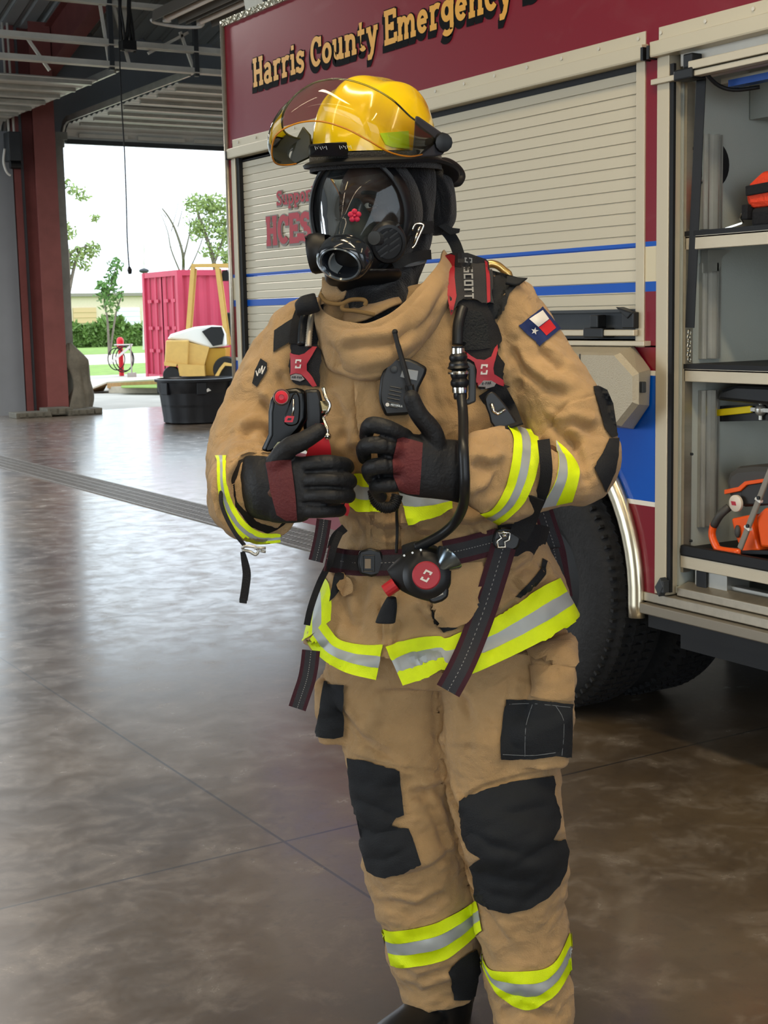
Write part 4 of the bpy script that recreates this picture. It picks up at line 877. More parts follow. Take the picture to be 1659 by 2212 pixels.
def solid(mb, pts, Fc, d, mi=0):
    """give a laid sheet thickness d away from its own back"""
    n = len(pts); pts = [np.array(p) for p in pts]; low = [p+_n(p-OC)*d for p in pts]
    edges = {}
    for f in Fc:
        for a, b in zip(f, f[1:]+f[:1]): edges[(a, b)] = 1
    fs = list(Fc)+[tuple(n+i for i in reversed(f)) for f in Fc]+[(b, a, n+a, n+b) for (a, b) in edges if (b, a) not in edges]
    mb.add(pts+low, fs, mi)
def patch(name, poly, m, parent, bvh, off=.002, th=.004, step=7, sm=0, back=False, smooth=40):
    if sm: poly = smoothpoly(poly, sm)
    V, Fc = subdiv_poly(poly, step); pts = lay(V, Fc, bvh, off); mb = MB(); solid(mb, pts, Fc, th)
    if back:
        p2 = lay(V, Fc, bvh, off, True); n = len(p2); mb.add(p2, [tuple(reversed(f)) for f in Fc])
    return mb.build(name, m, parent, smooth=smooth)
def band(name, top, bot, fr, mats, parent, bvh, off=.003, th=.004, n=36, m=None, back=False, smooth=35):
    """tape between two edge curves; fr = fractions where colours change"""
    T_ = cr(top, n); B_ = cr(bot, n); rows = []; mi = []
    k = m or 9
    fs_ = sorted(set(list(np.linspace(0, 1, k+1))+list(fr)))
    V = [tuple(T_[j]*(1-f)+B_[j]*f) for f in fs_ for j in range(n)]; Fc = []; idx = []
    for i in range(len(fs_)-1):
        c = sum(1 for q in fr if (fs_[i]+fs_[i+1])/2 > q)
        for j in range(n-1): Fc.append((i*n+j, i*n+j+1, (i+1)*n+j+1, (i+1)*n+j)); idx.append(c)
    pts = lay(V, Fc, bvh, off, w=.3 if off > .005 else .6); mb = MB(); r_ = len(fs_)
    Dg = np.array([np.linalg.norm(np.array(p)-OC) for p in pts]).reshape(r_, n); raw = Dg.copy()
    for _ in range(3):
        pd_ = np.pad(Dg, 1, mode='edge'); Dg = (pd_[1:-1, 1:-1]*2+pd_[:-2, 1:-1]+pd_[2:, 1:-1]+pd_[1:-1, :-2]+pd_[1:-1, 2:])/6; Dg = np.minimum(Dg, raw+.0005)
    pts = [OC+(np.array(p)-OC)*(d_/np.linalg.norm(np.array(p)-OC)) for p, d_ in zip(pts, Dg.ravel())]
    N = len(pts); low = [p+_n(p-OC)*th for p in pts]; edges = {}
    for f in Fc:
        for a, b in zip(f, f[1:]+f[:1]): edges[(a, b)] = 1
    mb.add(pts+low, list(Fc)); mb.m = list(idx)
    side = [(b, a, N+a, N+b) for (a, b) in edges if (b, a) not in edges]; mb.f += side; mb.m += [0]*len(side)
    if back:
        p2 = lay(V, Fc, bvh, off, True); b0 = len(mb.v); mb.v += [tuple(p) for p in p2]; mb.f += [tuple(b0+i for i in reversed(f)) for f in Fc]; mb.m += idx
    return mb.build(name, mats, parent, smooth=smooth)
def ribbon(name, pts, w, mats, parent, fr=(), th=.003, seg=5, twist=None, smooth=35):
    """hanging webbing: (u,v,D) path, real width, colours across; broad side roughly to the camera"""
    A = np.array([P(*p[:3]) for p in pts]); W_ = np.array([p[3] if len(p) > 3 else w for p in pts]); A = cr(np.hstack([A, W_[:, None]]), (len(pts)-1)*seg+1); Pn, W_ = A[:, :3], A[:, 3]
    n = len(Pn); fs_ = [0]+list(fr)+[1]; rows = []
    for i in range(n):
        t = _n(Pn[min(i+1, n-1)]-Pn[max(i-1, 0)]); v = _n(Pn[i]-OC); s = _n(np.cross(t, v)); 
        if twist: s = _n(s*math.cos(twist)+v*math.sin(twist))
        nn = np.cross(s, t); rows.append([Pn[i]+s*W_[i]*(f-.5)+nn*e for e in (th/2, -th/2) for f in fs_])
    k = len(fs_); mb = MB(); vs = [p for r in rows for p in r]; fs2 = []; mi = []
    for i in range(n-1):
        for j in range(k-1):
            for e in (0, 1): fs2.append((i*2*k+e*k+j, i*2*k+e*k+j+1, (i+1)*2*k+e*k+j+1, (i+1)*2*k+e*k+j)); mi.append(j)
        for e in (0, k-1): fs2.append((i*2*k+e, i*2*k+k+e, (i+1)*2*k+k+e, (i+1)*2*k+e)); mi.append(0 if e == 0 else k-2)
    for i in (0, n-1): fs2.append(tuple(i*2*k+j for j in range(k))+tuple(i*2*k+k+j for j in reversed(range(k)))); mi.append(0)
    mb.add(vs, fs2); mb.m = mi; return mb.build(name, mats, parent, smooth=smooth)
def pprism(name, poly, D, th, m, parent, bevel=.003, sm=0, tiltD=None, smooth=30):
    """solid block: front outline in pixels at distance D (or tiltD(u,v)), depth th away"""
    if sm: poly = smoothpoly(poly, sm)
    mb = MB(); f = [P(u, v, tiltD(u, v) if tiltD else D) for u, v in poly]; k = len(f); b = [p+_n(p-OC)*th for p in f]
    mb.add(f+b, [tuple(range(k)), tuple(range(k, 2*k))[::-1]]+[(i, (i+1) % k, k+(i+1) % k, k+i) for i in range(k)]); return mb.build(name, m, parent, bevel=bevel, smooth=smooth)
# ================================================================ the firefighter
tan = mat('tan_turnout_cloth', 'b09168', .88, var=.16, vscale=7, bump=.35, bscale=500, sheen=.15, spec=.2)
_nt = tan.node_tree; _b = _nt.nodes['Principled BSDF']; _bp = [n for n in _nt.nodes if n.type == 'BUMP'][0]   # creases of stiff worn canvas
_n1 = _nt.nodes.new('ShaderNodeTexNoise'); _n1.inputs['Scale'].default_value = 13; _n1.inputs['Detail'].default_value = 5; _n1.inputs['Distortion'].default_value = 1.4; _b2 = _nt.nodes.new('ShaderNodeBump'); _b2.inputs['Strength'].default_value = .55; _b2.inputs['Distance'].default_value = .02
_nt.links.new([n for n in _nt.nodes if n.type == 'MAPPING'][0].outputs[0], _n1.inputs[0]); _nt.links.new(_n1.outputs[0], _b2.inputs['Height']); _nt.links.new(_bp.outputs[0], _b2.inputs['Normal']); _nt.links.new(_b2.outputs[0], _b.inputs['Normal'])
seam = mat('tan_stitching', '86693f', .9)
yel = mat('fluorescent_yellow', 'e2fb00', .55, var=.05, vscale=40, bump=.3, bscale=700); ylg = mat('reflective_grey', 'a7aeb0', .45, .15, var=.06, vscale=20)
ywp = mat('yellow_weave', 'd6ee00', .6)
blk = mat('black_reinforcement', '14181d', .8, var=.12, vscale=10, bump=.3, bscale=400)
glv = mat('black_glove_leather', '101216', .6, var=.2, vscale=18, bump=.2, bscale=160)
mar = mat('maroon_leather', '5e2628', .7, var=.15, vscale=20, bump=.3, bscale=200)
skin = mat('skin', '4f3223', .5, var=.1, vscale=10)
hoodm = mat('black_knit_hood', '0c0e13', .9, bump=.5, bscale=350, sheen=.2)
rubr = mat('mask_rubber', '0e1014', .45, var=.1, vscale=20)
bootm = mat('boot_leather', '17181a', .35, var=.2, vscale=20)
PB = onz(1010, 2270); PB = np.array([PB[0], PB[1], 0])
person = thing('person', PB, 'person in tan firefighting gear and black gloves standing with both hands raised at the chest', 'person')
# head frame
yw, pt = math.radians(24), math.radians(9)
HN0 = -FW*math.cos(yw)-RT*math.sin(yw); HR = RT*math.cos(yw)-FW*math.sin(yw)   # face direction, its picture-right side
HN = HN0*math.cos(pt)-UP*math.sin(pt); HU = UP*math.cos(pt)+HN0*math.sin(pt)
roll = math.radians(-4); HR, HU = HR*math.cos(roll)+HU*math.sin(roll), HU*math.cos(roll)-HR*math.sin(roll)
HC = P(800, 440, 2.70)                                      # head centre
def H(r, u, n): return HC+HR*r+HU*u+HN*n
HX = np.array([HR, HU, HN])
# ---- body: one continuous surface
mb = MB()
mb.ball(H(0, .02, -.01), (.078, .118, .097), 28, 20, axes=HX); mb.ball(H(0, -.055, .02), (.060, .065, .072), 20, 14, axes=HX)
mb.ball(H(0, .028, .068), (.055, .014, .022), 16, 10, axes=HX)                              # brow
mb.ball(H(0, -.018, .094), (.014, .028, .02), 14, 10, axes=HX); mb.ball(H(0, -.034, .098), (.019, .012, .018), 14, 10, axes=HX)
for s in (-1, 1):
    mb.ball(H(.042*s, -.018, .062), (.026, .024, .022), 14, 10, axes=HX); mb.ball(H(.082*s, -.005, -.01), (.01, .03, .018), 10, 8, axes=HX)
mb.ball(H(0, -.060, .086), (.026, .008, .012), 12, 8, axes=HX); mb.ball(H(0, -.070, .084), (.022, .008, .012), 12, 8, axes=HX); mb.ball(H(0, -.1, .07), (.024, .02, .018), 12, 8, axes=HX)
ptube(mb, [(812, 520, 2.74, .058), (835, 620, 2.74, .050), (858, 700, 2.72, .045)])
rings(mb, [(790, 650, 885, 630, 2.71, .06, .06), (660, 740, 1110, 650, 2.71, .09, .09), (640, 800, 1110, 780, 2.71, .11, .1), (700, 950, 1100, 940, 2.71, .11, .1), (760, 1120, 1110, 1110, 2.71, .1, .1), (750, 1260, 1130, 1230, 2.71, .09, .1), (745, 1380, 1150, 1360, 2.72, .075, .1), (750, 1420, 1150, 1400, 2.72, .06, .08)], 28)
ptube(mb, [(830, 1380, 2.74, .055), (850, 1560, 2.74, .055), (885, 1760, 2.71, .06), (905, 1900, 2.73, .06), (945, 2120, 2.75, .042), (955, 2200, 2.77, .040)])
ptube(mb, [(1060, 1380, 2.71, .075), (1085, 1560, 2.69, .07), (1110, 1780, 2.64, .062), (1125, 1920, 2.66, .06), (1150, 2160, 2.64, .045), (1150, 2250, 2.65, .035)])
armR = [(1060, 690, 2.70, .06), (1165, 830, 2.68, .055), (1240, 990, 2.60, .048), (1130, 1015, 2.49, .042), (1010, 1015, 2.40, .032), (940, 1010, 2.375, .03)]
armL = [(680, 750, 2.70, .06), (600, 870, 2.68, .052), (548, 1010, 2.62, .045), (555, 1060, 2.50, .04), (580, 1060, 2.40, .032), (620, 1058, 2.375, .028)]
ptube(mb, armR, 12); ptube(mb, armL, 12)
FL = [[(640, 1008, 2.37), (700, 1000, 2.345), (742, 1004, 2.37), (752, 1010, 2.41)], [(648, 1040, 2.365), (706, 1036, 2.335), (750, 1038, 2.36), (757, 1042, 2.40)],
      [(648, 1072, 2.365), (706, 1070, 2.335), (748, 1070, 2.36), (752, 1073, 2.40)], [(640, 1103, 2.37), (692, 1103, 2.345), (728, 1102, 2.37), (735, 1102, 2.40)]]
TL = [(598, 1000, 2.37), (622, 968, 2.355), (655, 952, 2.35), (688, 932, 2.355)]
FR = [[(875, 945, 2.36), (838, 925, 2.335), (800, 918, 2.345), (790, 942, 2.37)], [(868, 975, 2.355), (825, 962, 2.325), (788, 965, 2.345), (788, 990, 2.375)],
      [(868, 1010, 2.355), (828, 1006, 2.325), (798, 1014, 2.345), (806, 1038, 2.375)], [(875, 1045, 2.36), (838, 1048, 2.335), (812, 1052, 2.355), (824, 1074, 2.38)]]
TR = [(945, 975, 2.37), (932, 930, 2.36), (905, 895, 2.35), (889, 860, 2.345)]
for fs_, r0 in ((FL, .0105), (FR, .0105)):
    for k, f in enumerate(fs_): ptube(mb, [(*p, r0*(1 if k < 3 else .86)*(1, .95, .85, .75)[i]) for i, p in enumerate(f)], 8, 3)
for f in (TL, TR): ptube(mb, [(*p, .0125*(1.1, 1, .9, .8)[i]) for i, p in enumerate(f)], 8, 3)
bm_ = eval_remesh(mb, .0042, 2); a, nr = get(bm_)
q = (a-HC)@HX.T                                              # press the eye sockets in
for s in (-1, 1):
    d = np.exp(-(((q[:, 0]-.032*s)/.017)**2+((q[:, 1]-.006)/.011)**2))*(q[:, 2] > .04); a = a-HN*(d*.010)[:, None]
put(bm_, a); body_o = skinobj('body', bm_, skin, person)
eyew = mat('eye_white', 'd8d0c8', .2); eyed = mat('dark_iris', '1c120c', .1); hairm = mat('dark_brow_hair', '140e0b', .9)
for s in (-1, 1):
    mb = MB(); mb.ball(H(.032*s, .005, .071), .0125, 20, 14, axes=HX); mb.v and None
    ex = _n(OC-H(.032*s, .005, .071)); mb.ball(H(.032*s, .005, .071)+ex*.0072, (.0062, .0062, .0062), 14, 10, 1); mb.build('eye', [eyew, eyed], body_o, smooth=True)
    for k, (du, th) in enumerate(((.0105, .006), (-.008, .004))):   # lids
        mb = MB(); mb.tube([H(.032*s+x, .005+du*(1-(x/.017)**2), .083-.25*abs(x)) for x in np.linspace(-.016, .016, 9)], th, 6); mb.build('eyelid', skin, body_o, smooth=True)
    mb = MB(); mb.tube([H(.034*s+x, .026+.003*math.cos(x*90), .088-.3*abs(x)) for x in np.linspace(-.02, .02, 9)], .0038, 6); mb.build('eyebrow', hairm, body_o, smooth=True)
# ---- trousers
mb = MB()
rings(mb, [(735, 1230, 1165, 1190, 2.70, .10, .13), (712, 1330, 1195, 1300, 2.71, .10, .14), (705, 1410, 1215, 1390, 2.71, .095, .14), (712, 1470, 1222, 1460, 2.71, .09, .12)], 44)
LL = [(705, 1395, 985, 1400, 2.74, .09, .12), (712, 1470, 968, 1475, 2.735, .10, .12), (731, 1560, 968, 1560, 2.73, .11, .11), (747, 1640, 975, 1650, 2.72, .105, .11), (762, 1720, 985, 1730, 2.71, .10, .11), (776, 1800, 998, 1810, 2.70, .10, .10), (787, 1870, 1010, 1880, 2.71, .095, .1), (804, 1940, 1024, 1945, 2.72, .095, .1), (824, 2000, 1033, 1990, 2.73, .092, .1), (838, 2075, 1035, 2060, 2.74, .088, .095), (853, 2120, 1032, 2105, 2.75, .085, .09), (868, 2155, 1025, 2138, 2.75, .08, .085)]
RL = [(935, 1395, 1222, 1380, 2.70, .10, .12), (940, 1470, 1222, 1460, 2.69, .11, .12), (944, 1560, 1216, 1560, 2.67, .12, .12), (955, 1650, 1206, 1655, 2.66, .11, .115), (967, 1720, 1212, 1715, 2.64, .115, .11), (984, 1800, 1220, 1790, 2.63, .115, .105), (1003, 1870, 1226, 1860, 2.64, .105, .10), (1018, 1940, 1224, 1930, 2.65, .10, .10), (1028, 2010, 1224, 2000, 2.65, .095, .1), (1040, 2080, 1230, 2075, 2.65, .092, .095), (1054, 2145, 1236, 2140, 2.65, .09, .09), (1064, 2200, 1234, 2195, 2.64, .085, .088), (1070, 2222, 1232, 2218, 2.64, .084, .085), (1074, 2240, 1230, 2236, 2.64, .082, .08)]
rings(mb, LL, 40, 2.2); rings(mb, RL, 40, 2.2)
# cargo pocket bulk
rings(mb, [(1135, 1395, 1238, 1380, 2.64, .05, .12), (1138, 1460, 1242, 1450, 2.63, .075, .14), (1128, 1520, 1236, 1515, 2.62, .08, .14), (1095, 1560, 1232, 1560, 2.62, .085, .14), (1085, 1640, 1228, 1632, 2.62, .075, .13)], 32, 3.2)
rings(mb, [(690, 1470, 770, 1475, 2.74, .06, .12), (684, 1530, 770, 1530, 2.74, .07, .13), (682, 1592, 765, 1592, 2.74, .06, .12)], 24, 3)
pm = eval_remesh(mb, .0042, 5)
wobble(pm, 9, .009, (1, 1, 1.6), 3); wobble(pm, 24, .0035, (1, 1, 1.6), 9)
S = []
for pl in ([(720, 1520), (780, 1600), (850, 1640)], [(1000, 1500), (1020, 1560), (1010, 1640)], [(960, 1700), (990, 1760), (1000, 1830)],
           [(905, 1700), (950, 1780), (975, 1850)], [(880, 1720), (960, 1700)], [(1010, 1900), (1060, 1990), (1100, 2050)], [(830, 1950), (900, 1965), (960, 1930)], [(850, 2090), (900, 2120), (960, 2100)], [(860, 2125), (910, 2150), (980, 2125)],
           [(1070, 2190), (1130, 2175), (1200, 2200)], [(1060, 2165), (1120, 2150), (1190, 2165)], [(870, 1900), (930, 1880), (985, 1840)]): S.append((pl, 12, -.011)); S.append(([(x+4, y-20) for x, y in pl], 12, .007))
for pl in ([(752, 1632), (800, 1645), (862, 1660), (925, 1665), (960, 1672)], [(985, 1735), (1040, 1700), (1120, 1678), (1195, 1665)]): S.append((pl, 4, -.005)); S.append(([(x, y-8) for x, y in pl], 4, .003))
S += [([(765, 1722), (800, 1740), (850, 1762)], 9, -.006), ([(772, 1786), (810, 1800), (870, 1792)], 10, -.008), ([(788, 1850), (830, 1860), (880, 1830)], 9, -.005),
      ([(1002, 1790), (1070, 1830), (1130, 1845)], 11, -.007), ([(1120, 1862), (1170, 1835), (1212, 1812)], 10, -.008), ([(1015, 1870), (1090, 1905), (1150, 1900)], 11, -.006), ([(1040, 1745), (1100, 1760), (1180, 1740)], 13, -.005), ([(1060, 1930), (1130, 1950), (1190, 1900)], 12, -.004),
      ([(1195, 1700), (1205, 1760), (1190, 1810)], 8, -.004), ([(943, 1480), (950, 1600), (968, 1720), (1000, 1850), (1022, 1950)], 9, -.012), ([(1035, 2070), (1045, 2130), (1058, 2190)], 7, -.008),
      ([(1093, 1440), (1095, 1540)], 3, -.003), ([(1140, 1420), (1150, 1500)], 5, -.006), ([(1140, 1412), (1190, 1430), (1238, 1440)], 4, -.007), ([(1160, 1455), (1200, 1475), (1230, 1450)], 12, .006)]
sculpt(pm, S)
trousers = skinobj('trousers', pm, tan, person)
# ---- jacket
mb = MB()
TR_ = [(745, 650, 940, 600, 2.70, .08, .08), (665, 672, 1050, 588, 2.70, .085, .10), (622, 708, 1118, 618, 2.70, .105, .12), (600, 750, 1150, 690, 2.69, .125, .13), (600, 810, 1150, 780, 2.69, .145, .14),
       (612, 880, 1140, 860, 2.69, .155, .15), (650, 950, 1140, 940, 2.69, .16, .15), (700, 1030, 1140, 1020, 2.69, .16, .15), (733, 1110, 1145, 1090, 2.69, .155, .15), (738, 1170, 1160, 1140, 2.69, .145, .14),
       (722, 1215, 1178, 1165, 2.69, .145, .14), (703, 1262, 1200, 1205, 2.69, .16, .15), (684, 1310, 1220, 1252, 2.69, .175, .165), (668, 1358, 1240, 1300, 2.69, .185, .175), (657, 1390, 1250, 1335, 2.69, .205, .18)]
n_ = 84; b0 = len(mb.v); rings(mb, TR_, n_, 2.25, seg=5)
hem = np.array([(640, 1380), (655, 1388), (675, 1405), (700, 1432), (755, 1456), (805, 1469), (815, 1462), (826, 1395), (838, 1398), (868, 1478), (880, 1480), (920, 1466), (965, 1442), (1020, 1456), (1085, 1427), (1170, 1385), (1252, 1334), (1270, 1330)], float)
mrows = (len(TR_)-1)*5+1; V = np.array(mb.v[b0:b0+mrows*n_]).reshape(mrows, n_, 3)
for j in range(n_):
    a_ = 2*math.pi*j/n_
    if math.sin(a_) > -.05:
        u, v = proj(V[-1, j]); tgt = np.interp(u, hem[:, 0], hem[:, 1]); dz = (v-tgt)*np.dot(V[-1, j]-OC, FW)/F
        for i in range(50, mrows): s = (i-50)/(mrows-51); V[i, j, 2] += dz*s**(1.3 if abs(dz) < .03 else 4)
mb.v[b0:b0+mrows*n_] = [tuple(p) for p in V.reshape(-1, 3)]
# side piece of the coat that hangs out at the picture's left
rings(mb, [(712, 1235, 745, 1240, 2.62, .03, .06), (695, 1290, 740, 1300, 2.60, .02, .10), (672, 1345, 730, 1352, 2.59, .018, .12), (654, 1384, 705, 1392, 2.58, .012, .12)], 20, 2.2)
# sleeves
RS = [(1112, 600, 1040, 720, 2.69, .09, .09), (1150, 622, 1050, 780, 2.685, .095, .09), (1190, 672, 1080, 840, 2.675, .095, .09), (1240, 750, 1105, 895, 2.66, .095, .09), (1288, 838, 1125, 940, 2.64, .095, .09), (1322, 912, 1150, 972, 2.61, .09, .09),
      (1336, 978, 1165, 985, 2.58, .088, .085), (1318, 1052, 1172, 965, 2.55, .085, .085), (1275, 1092, 1155, 945, 2.52, .082, .082), (1195, 1100, 1130, 930, 2.49, .08, .08), (1110, 1128, 1088, 926, 2.46, .078, .078), (1060, 1120, 1045, 934, 2.43, .074, .074), (1008, 1096, 1003, 950, 2.40, .062, .062),
      (1014, 1084, 1010, 962, 2.41, .053, .053), (1050, 1075, 1045, 970, 2.43, .045, .045)]
rings(mb, RS, 40, 2.1, mode='arm', seg=5)
LS = [(668, 745, 2.70, .085), (622, 815, 2.69, .086), (580, 885, 2.68, .084), (550, 950, 2.66, .083), (540, 1010, 2.62, .083), (545, 1045, 2.555, .083), (551, 1064, 2.48, .085), (558, 1070, 2.405, .082)]
A = np.array([[*P(u, v, D), r] for u, v, D, r in LS]); A = cr(A, 40); dirn = _n(A[-1, :3]-A[-4, :3]); e = A[-1, :3]
rad = list(A[:, 3])+[.076, .066, .06]; pts = list(A[:, :3])+[e+dirn*.002, e-dirn*.012, e-dirn*.06]
mb.tube(pts, rad, 40); mb.ball(A[0, :3], .083, 20, 14)
jm = eval_remesh(mb, .0042, 4)
wobble(jm, 7, .010, (1, 1, 1.2), 5); wobble(jm, 18, .0042, (1, 1, 1.3), 11)
S = []
def fold(pl, w=11, d=.013, off=(0, -18), r=.65): S.append((pl, w, -d)); S.append(([(x+off[0], y+off[1]) for x, y in pl], w*1.1, d*r))
for pl in ([(1100, 745), (1130, 800), (1180, 840), (1230, 850)], [(1090, 800), (1100, 870), (1125, 920)], [(1150, 700), (1170, 760), (1220, 800)], [(1205, 925), (1240, 915), (1290, 930)], [(1180, 900), (1215, 945), (1260, 960)], [(1225, 930), (1255, 990), (1275, 1050)],
           [(1110, 720), (1120, 790), (1115, 850)], [(600, 800), (625, 860), (640, 900)], [(560, 860), (600, 900), (640, 920)], [(500, 960), (550, 925), (600, 935)], [(485, 1000), (530, 962), (570, 965)], [(520, 930), (560, 950), (600, 945)],
           [(840, 830), (845, 900), (850, 960)], [(720, 850), (745, 900), (740, 960)], [(930, 800), (945, 880), (940, 940)], [(760, 1110), (775, 1150), (760, 1190)], [(960, 1120), (1000, 1140), (1060, 1130)], [(780, 1120), (830, 1150), (900, 1140)],
           [(880, 1130), (900, 1160), (940, 1160)], [(1010, 1140), (1060, 1180), (1100, 1210)], [(790, 1250), (780, 1300), (770, 1370)], [(740, 1260), (745, 1300), (760, 1360)], [(900, 1310), (920, 1340), (960, 1355)], [(1100, 1250), (1140, 1290), (1190, 1240)],
           [(1030, 1300), (1080, 1330), (1120, 1300)], [(850, 1300), (860, 1350), (850, 1390)], [(1070, 1230), (1110, 1240), (1150, 1215)], [(1020, 1000), (1060, 1010), (1085, 1000)], [(1030, 1080), (1060, 1060), (1080, 1010)], [(760, 960), (770, 1010), (768, 1060)]): fold(pl)
S += [([(1150, 1290), (1185, 1240), (1168, 1215)], 6, -.012), ([(930, 1310), (960, 1360)], 5, -.01), ([(1162, 960), (1170, 1010), (1155, 1070)], 14, .004)]
for pl in ([(835, 830), (840, 950), (835, 1010), (858, 1100), (868, 1180), (835, 1390)], [(765, 825), (768, 900), (790, 1000), (800, 1100), (800, 1180)], [(1085, 650), (1068, 700), (1082, 790), (1100, 860)], [(1150, 960), (1225, 870), (1300, 850)], [(820, 1300), (823, 1390)]):
    S.append((pl, 4, -.006)); S.append(([(x+8, y) for x, y in pl], 4, .004))
S += [([(590, 985), (560, 972), (520, 992), (503, 1040), (512, 1092), (545, 1132), (600, 1150), (624, 1122)], 7, -.008), ([(575, 962), (520, 975), (488, 1030), (497, 1100), (540, 1150), (600, 1166)], 7, .005)]
sculpt(jm, S)
jacket = skinobj('jacket', jm, tan, person)
jb = bvh_of(jacket); tb = bvh_of(trousers); 
# dark openings inside the cuffs
liner = mat('cuff_lining', '1a1512', .9)
mb = MB(); mb.tube([e+dirn*(-.06), e-dirn*.012, e-dirn*.004], [.057, .062, .068], 28); mb.build('cuff_lining', liner, jacket, smooth=True)
mb = MB(); rings(mb, [(1006, 1080, 1004, 964, 2.405, .05, .05), (1050, 1072, 1045, 972, 2.43, .043, .043)], 24, 2.1, mode='arm'); mb.build('cuff_lining', liner, jacket, smooth=True)
# throat collar: wide cloth band round the neck
def sheet(name, rows, nu, nv, m, parent, thick=.005, smooth=True):
    G = [cr([P(*p) for p in r], nv) for r in rows]; G = np.array(G); G2 = np.array([cr(G[:, j], nu) for j in range(nv)]).transpose(1, 0, 2)
    mb = MB(); mb.grid(G2); o = mb.build(name, m, parent, smooth=smooth, thick=thick); o.modifiers['thick'].offset = 0; return o
me_rows = [
 [(702, 610, 2.66), (690, 655, 2.60), (715, 683, 2.545), (760, 697, 2.51), (800, 697, 2.50), (850, 672, 2.51), (900, 625, 2.545), (945, 572, 2.60), (958, 540, 2.68)],
 [(690, 640, 2.66), (684, 690, 2.59), (715, 715, 2.53), (765, 728, 2.50), (815, 724, 2.49), (865, 700, 2.50), (912, 655, 2.53), (955, 600, 2.585), (972, 560, 2.67)],
 [(688, 665, 2.66), (692, 730, 2.59), (715, 760, 2.53), (765, 765, 2.495), (815, 760, 2.485), (870, 735, 2.495), (920, 690, 2.525), (962, 640, 2.575), (985, 590, 2.66)],
 [(692, 690, 2.66), (700, 760, 2.59), (720, 795, 2.54), (770, 808, 2.51), (820, 802, 2.50), (870, 775, 2.51), (915, 735, 2.535), (950, 690, 2.575), (985, 640, 2.66)],
 [(696, 700, 2.66), (703, 772, 2.595), (724, 806, 2.55), (772, 820, 2.525), (822, 812, 2.515), (868, 786, 2.525), (912, 745, 2.55), (945, 705, 2.585), (982, 660, 2.66)]]
col = sheet('collar', me_rows, 40, 90, tan, jacket)
cm = col.data; wobble(cm, 12, .006, (1, 1, 1), 2); sculpt(cm, [([(705, 740), (722, 770), (735, 800)], 9, -.010), ([(730, 760), (790, 745), (850, 745), (900, 700)], 13, -.012), ([(735, 735), (790, 725), (860, 720)], 12, .008), ([(760, 790), (830, 775), (890, 735)], 12, .006), ([(900, 720), (935, 680), (965, 620)], 9, -.008), ([(700, 700), (760, 712), (820, 708), (880, 668), (935, 605)], 4, -.003), ([(706, 760), (730, 795), (775, 811), (825, 803), (872, 776), (915, 736)], 3, -.0025)])
sheet('collar_lining', [[(745, 700, 2.56), (790, 690, 2.545), (840, 665, 2.555), (868, 655, 2.58)], [(742, 690, 2.575), (790, 672, 2.56), (835, 652, 2.57), (862, 645, 2.59)], [(745, 672, 2.60), (790, 660, 2.585), (830, 650, 2.59), (855, 640, 2.61)]], 8, 20, tan, jacket)
sheet('collar_flap', [[(697, 600, 2.63), (698, 640, 2.60), (712, 655, 2.585), (740, 645, 2.575)], [(712, 602, 2.62), (715, 635, 2.59), (725, 645, 2.575), (745, 640, 2.57)], [(725, 612, 2.61), (732, 625, 2.59), (740, 632, 2.575), (748, 628, 2.57)]], 8, 14, tan, jacket)
mb = MB(); mb.tube(cr([P(u, v, D) for u, v, D in ((692, 636, 2.56), (705, 652, 2.55), (735, 657, 2.54), (757, 648, 2.54), (782, 647, 2.54), (790, 652, 2.54), (788, 660, 2.54))], 24), .004, 8); mb.tube(cr([P(u, v, D) for u, v, D in ((742, 655, 2.54), (740, 668, 2.54), (770, 672, 2.54), (810, 680, 2.54))], 16), .004, 8); mb.build('collar_binding', seam, jacket, smooth=True)
# shoulder yoke patches, elbow and knee patches
patch('shoulder_patch', [(1040, 590), (1060, 583), (1137, 604), (1118, 616), (1100, 636), (1088, 670), (1076, 690), (1056, 690), (1050, 640)], blk, jacket, jb, .004, .005, 7)
sheet('shoulder_flap', [[(1095, 598, 2.62), (1118, 601, 2.62), (1139, 602, 2.63)], [(1092, 612, 2.605), (1112, 616, 2.605), (1122, 614, 2.61)]], 6, 8, blk, jacket)
patch('shoulder_patch', [(594, 716), (640, 684), (668, 668), (700, 660), (700, 735), (630, 737), (606, 752), (592, 762)], blk, jacket, jb, .004, .005, 7)
patch('elbow_patch', [(1279, 838), (1296, 834), (1312, 842), (1325, 872), (1333, 925), (1334, 942), (1320, 948), (1302, 922), (1292, 884)], blk, jacket, jb, .005, .008, 6)
patch('elbow_patch', [(1314, 950), (1334, 948), (1333, 985), (1325, 1020), (1306, 1062), (1281, 1012), (1300, 980)], blk, jacket, jb, .005, .008, 6)
LKN = [(753, 1638), (790, 1646), (862, 1666), (868, 1710), (873, 1759), (858, 1766), (847, 1781), (866, 1787), (883, 1789), (898, 1830), (909, 1866), (872, 1884), (834, 1895), (812, 1891), (796, 1880), (782, 1830), (772, 1780), (760, 1710)]
patch('knee_patch', LKN, blk, trousers, tb, .006, .009, 6)
RKN = [(994, 1733), (1012, 1722), (1046, 1708), (1085, 1695), (1123, 1686), (1192, 1675), (1197, 1695), (1194, 1716), (1204, 1740), (1209, 1766), (1204, 1790), (1192, 1810), (1205, 1814), (1217, 1812), (1225, 1839), (1220, 1882), (1204, 1915), (1181, 1940), (1138, 1964), (1100, 1972), (1053, 1961), (1028, 1943), (1025, 1893), (1017, 1870), (1026, 1860), (1040, 1853), (1020, 1840), (1007, 1828), (997, 1785)]
patch('knee_patch', RKN, blk, trousers, tb, .006, .009, 6)
patch('pocket_reinforcement', [(1092, 1512), (1150, 1512), (1234, 1520), (1230, 1636), (1200, 1632), (1150, 1640), (1082, 1638), (1080, 1600)], blk, trousers, tb, .006, .009, 6)
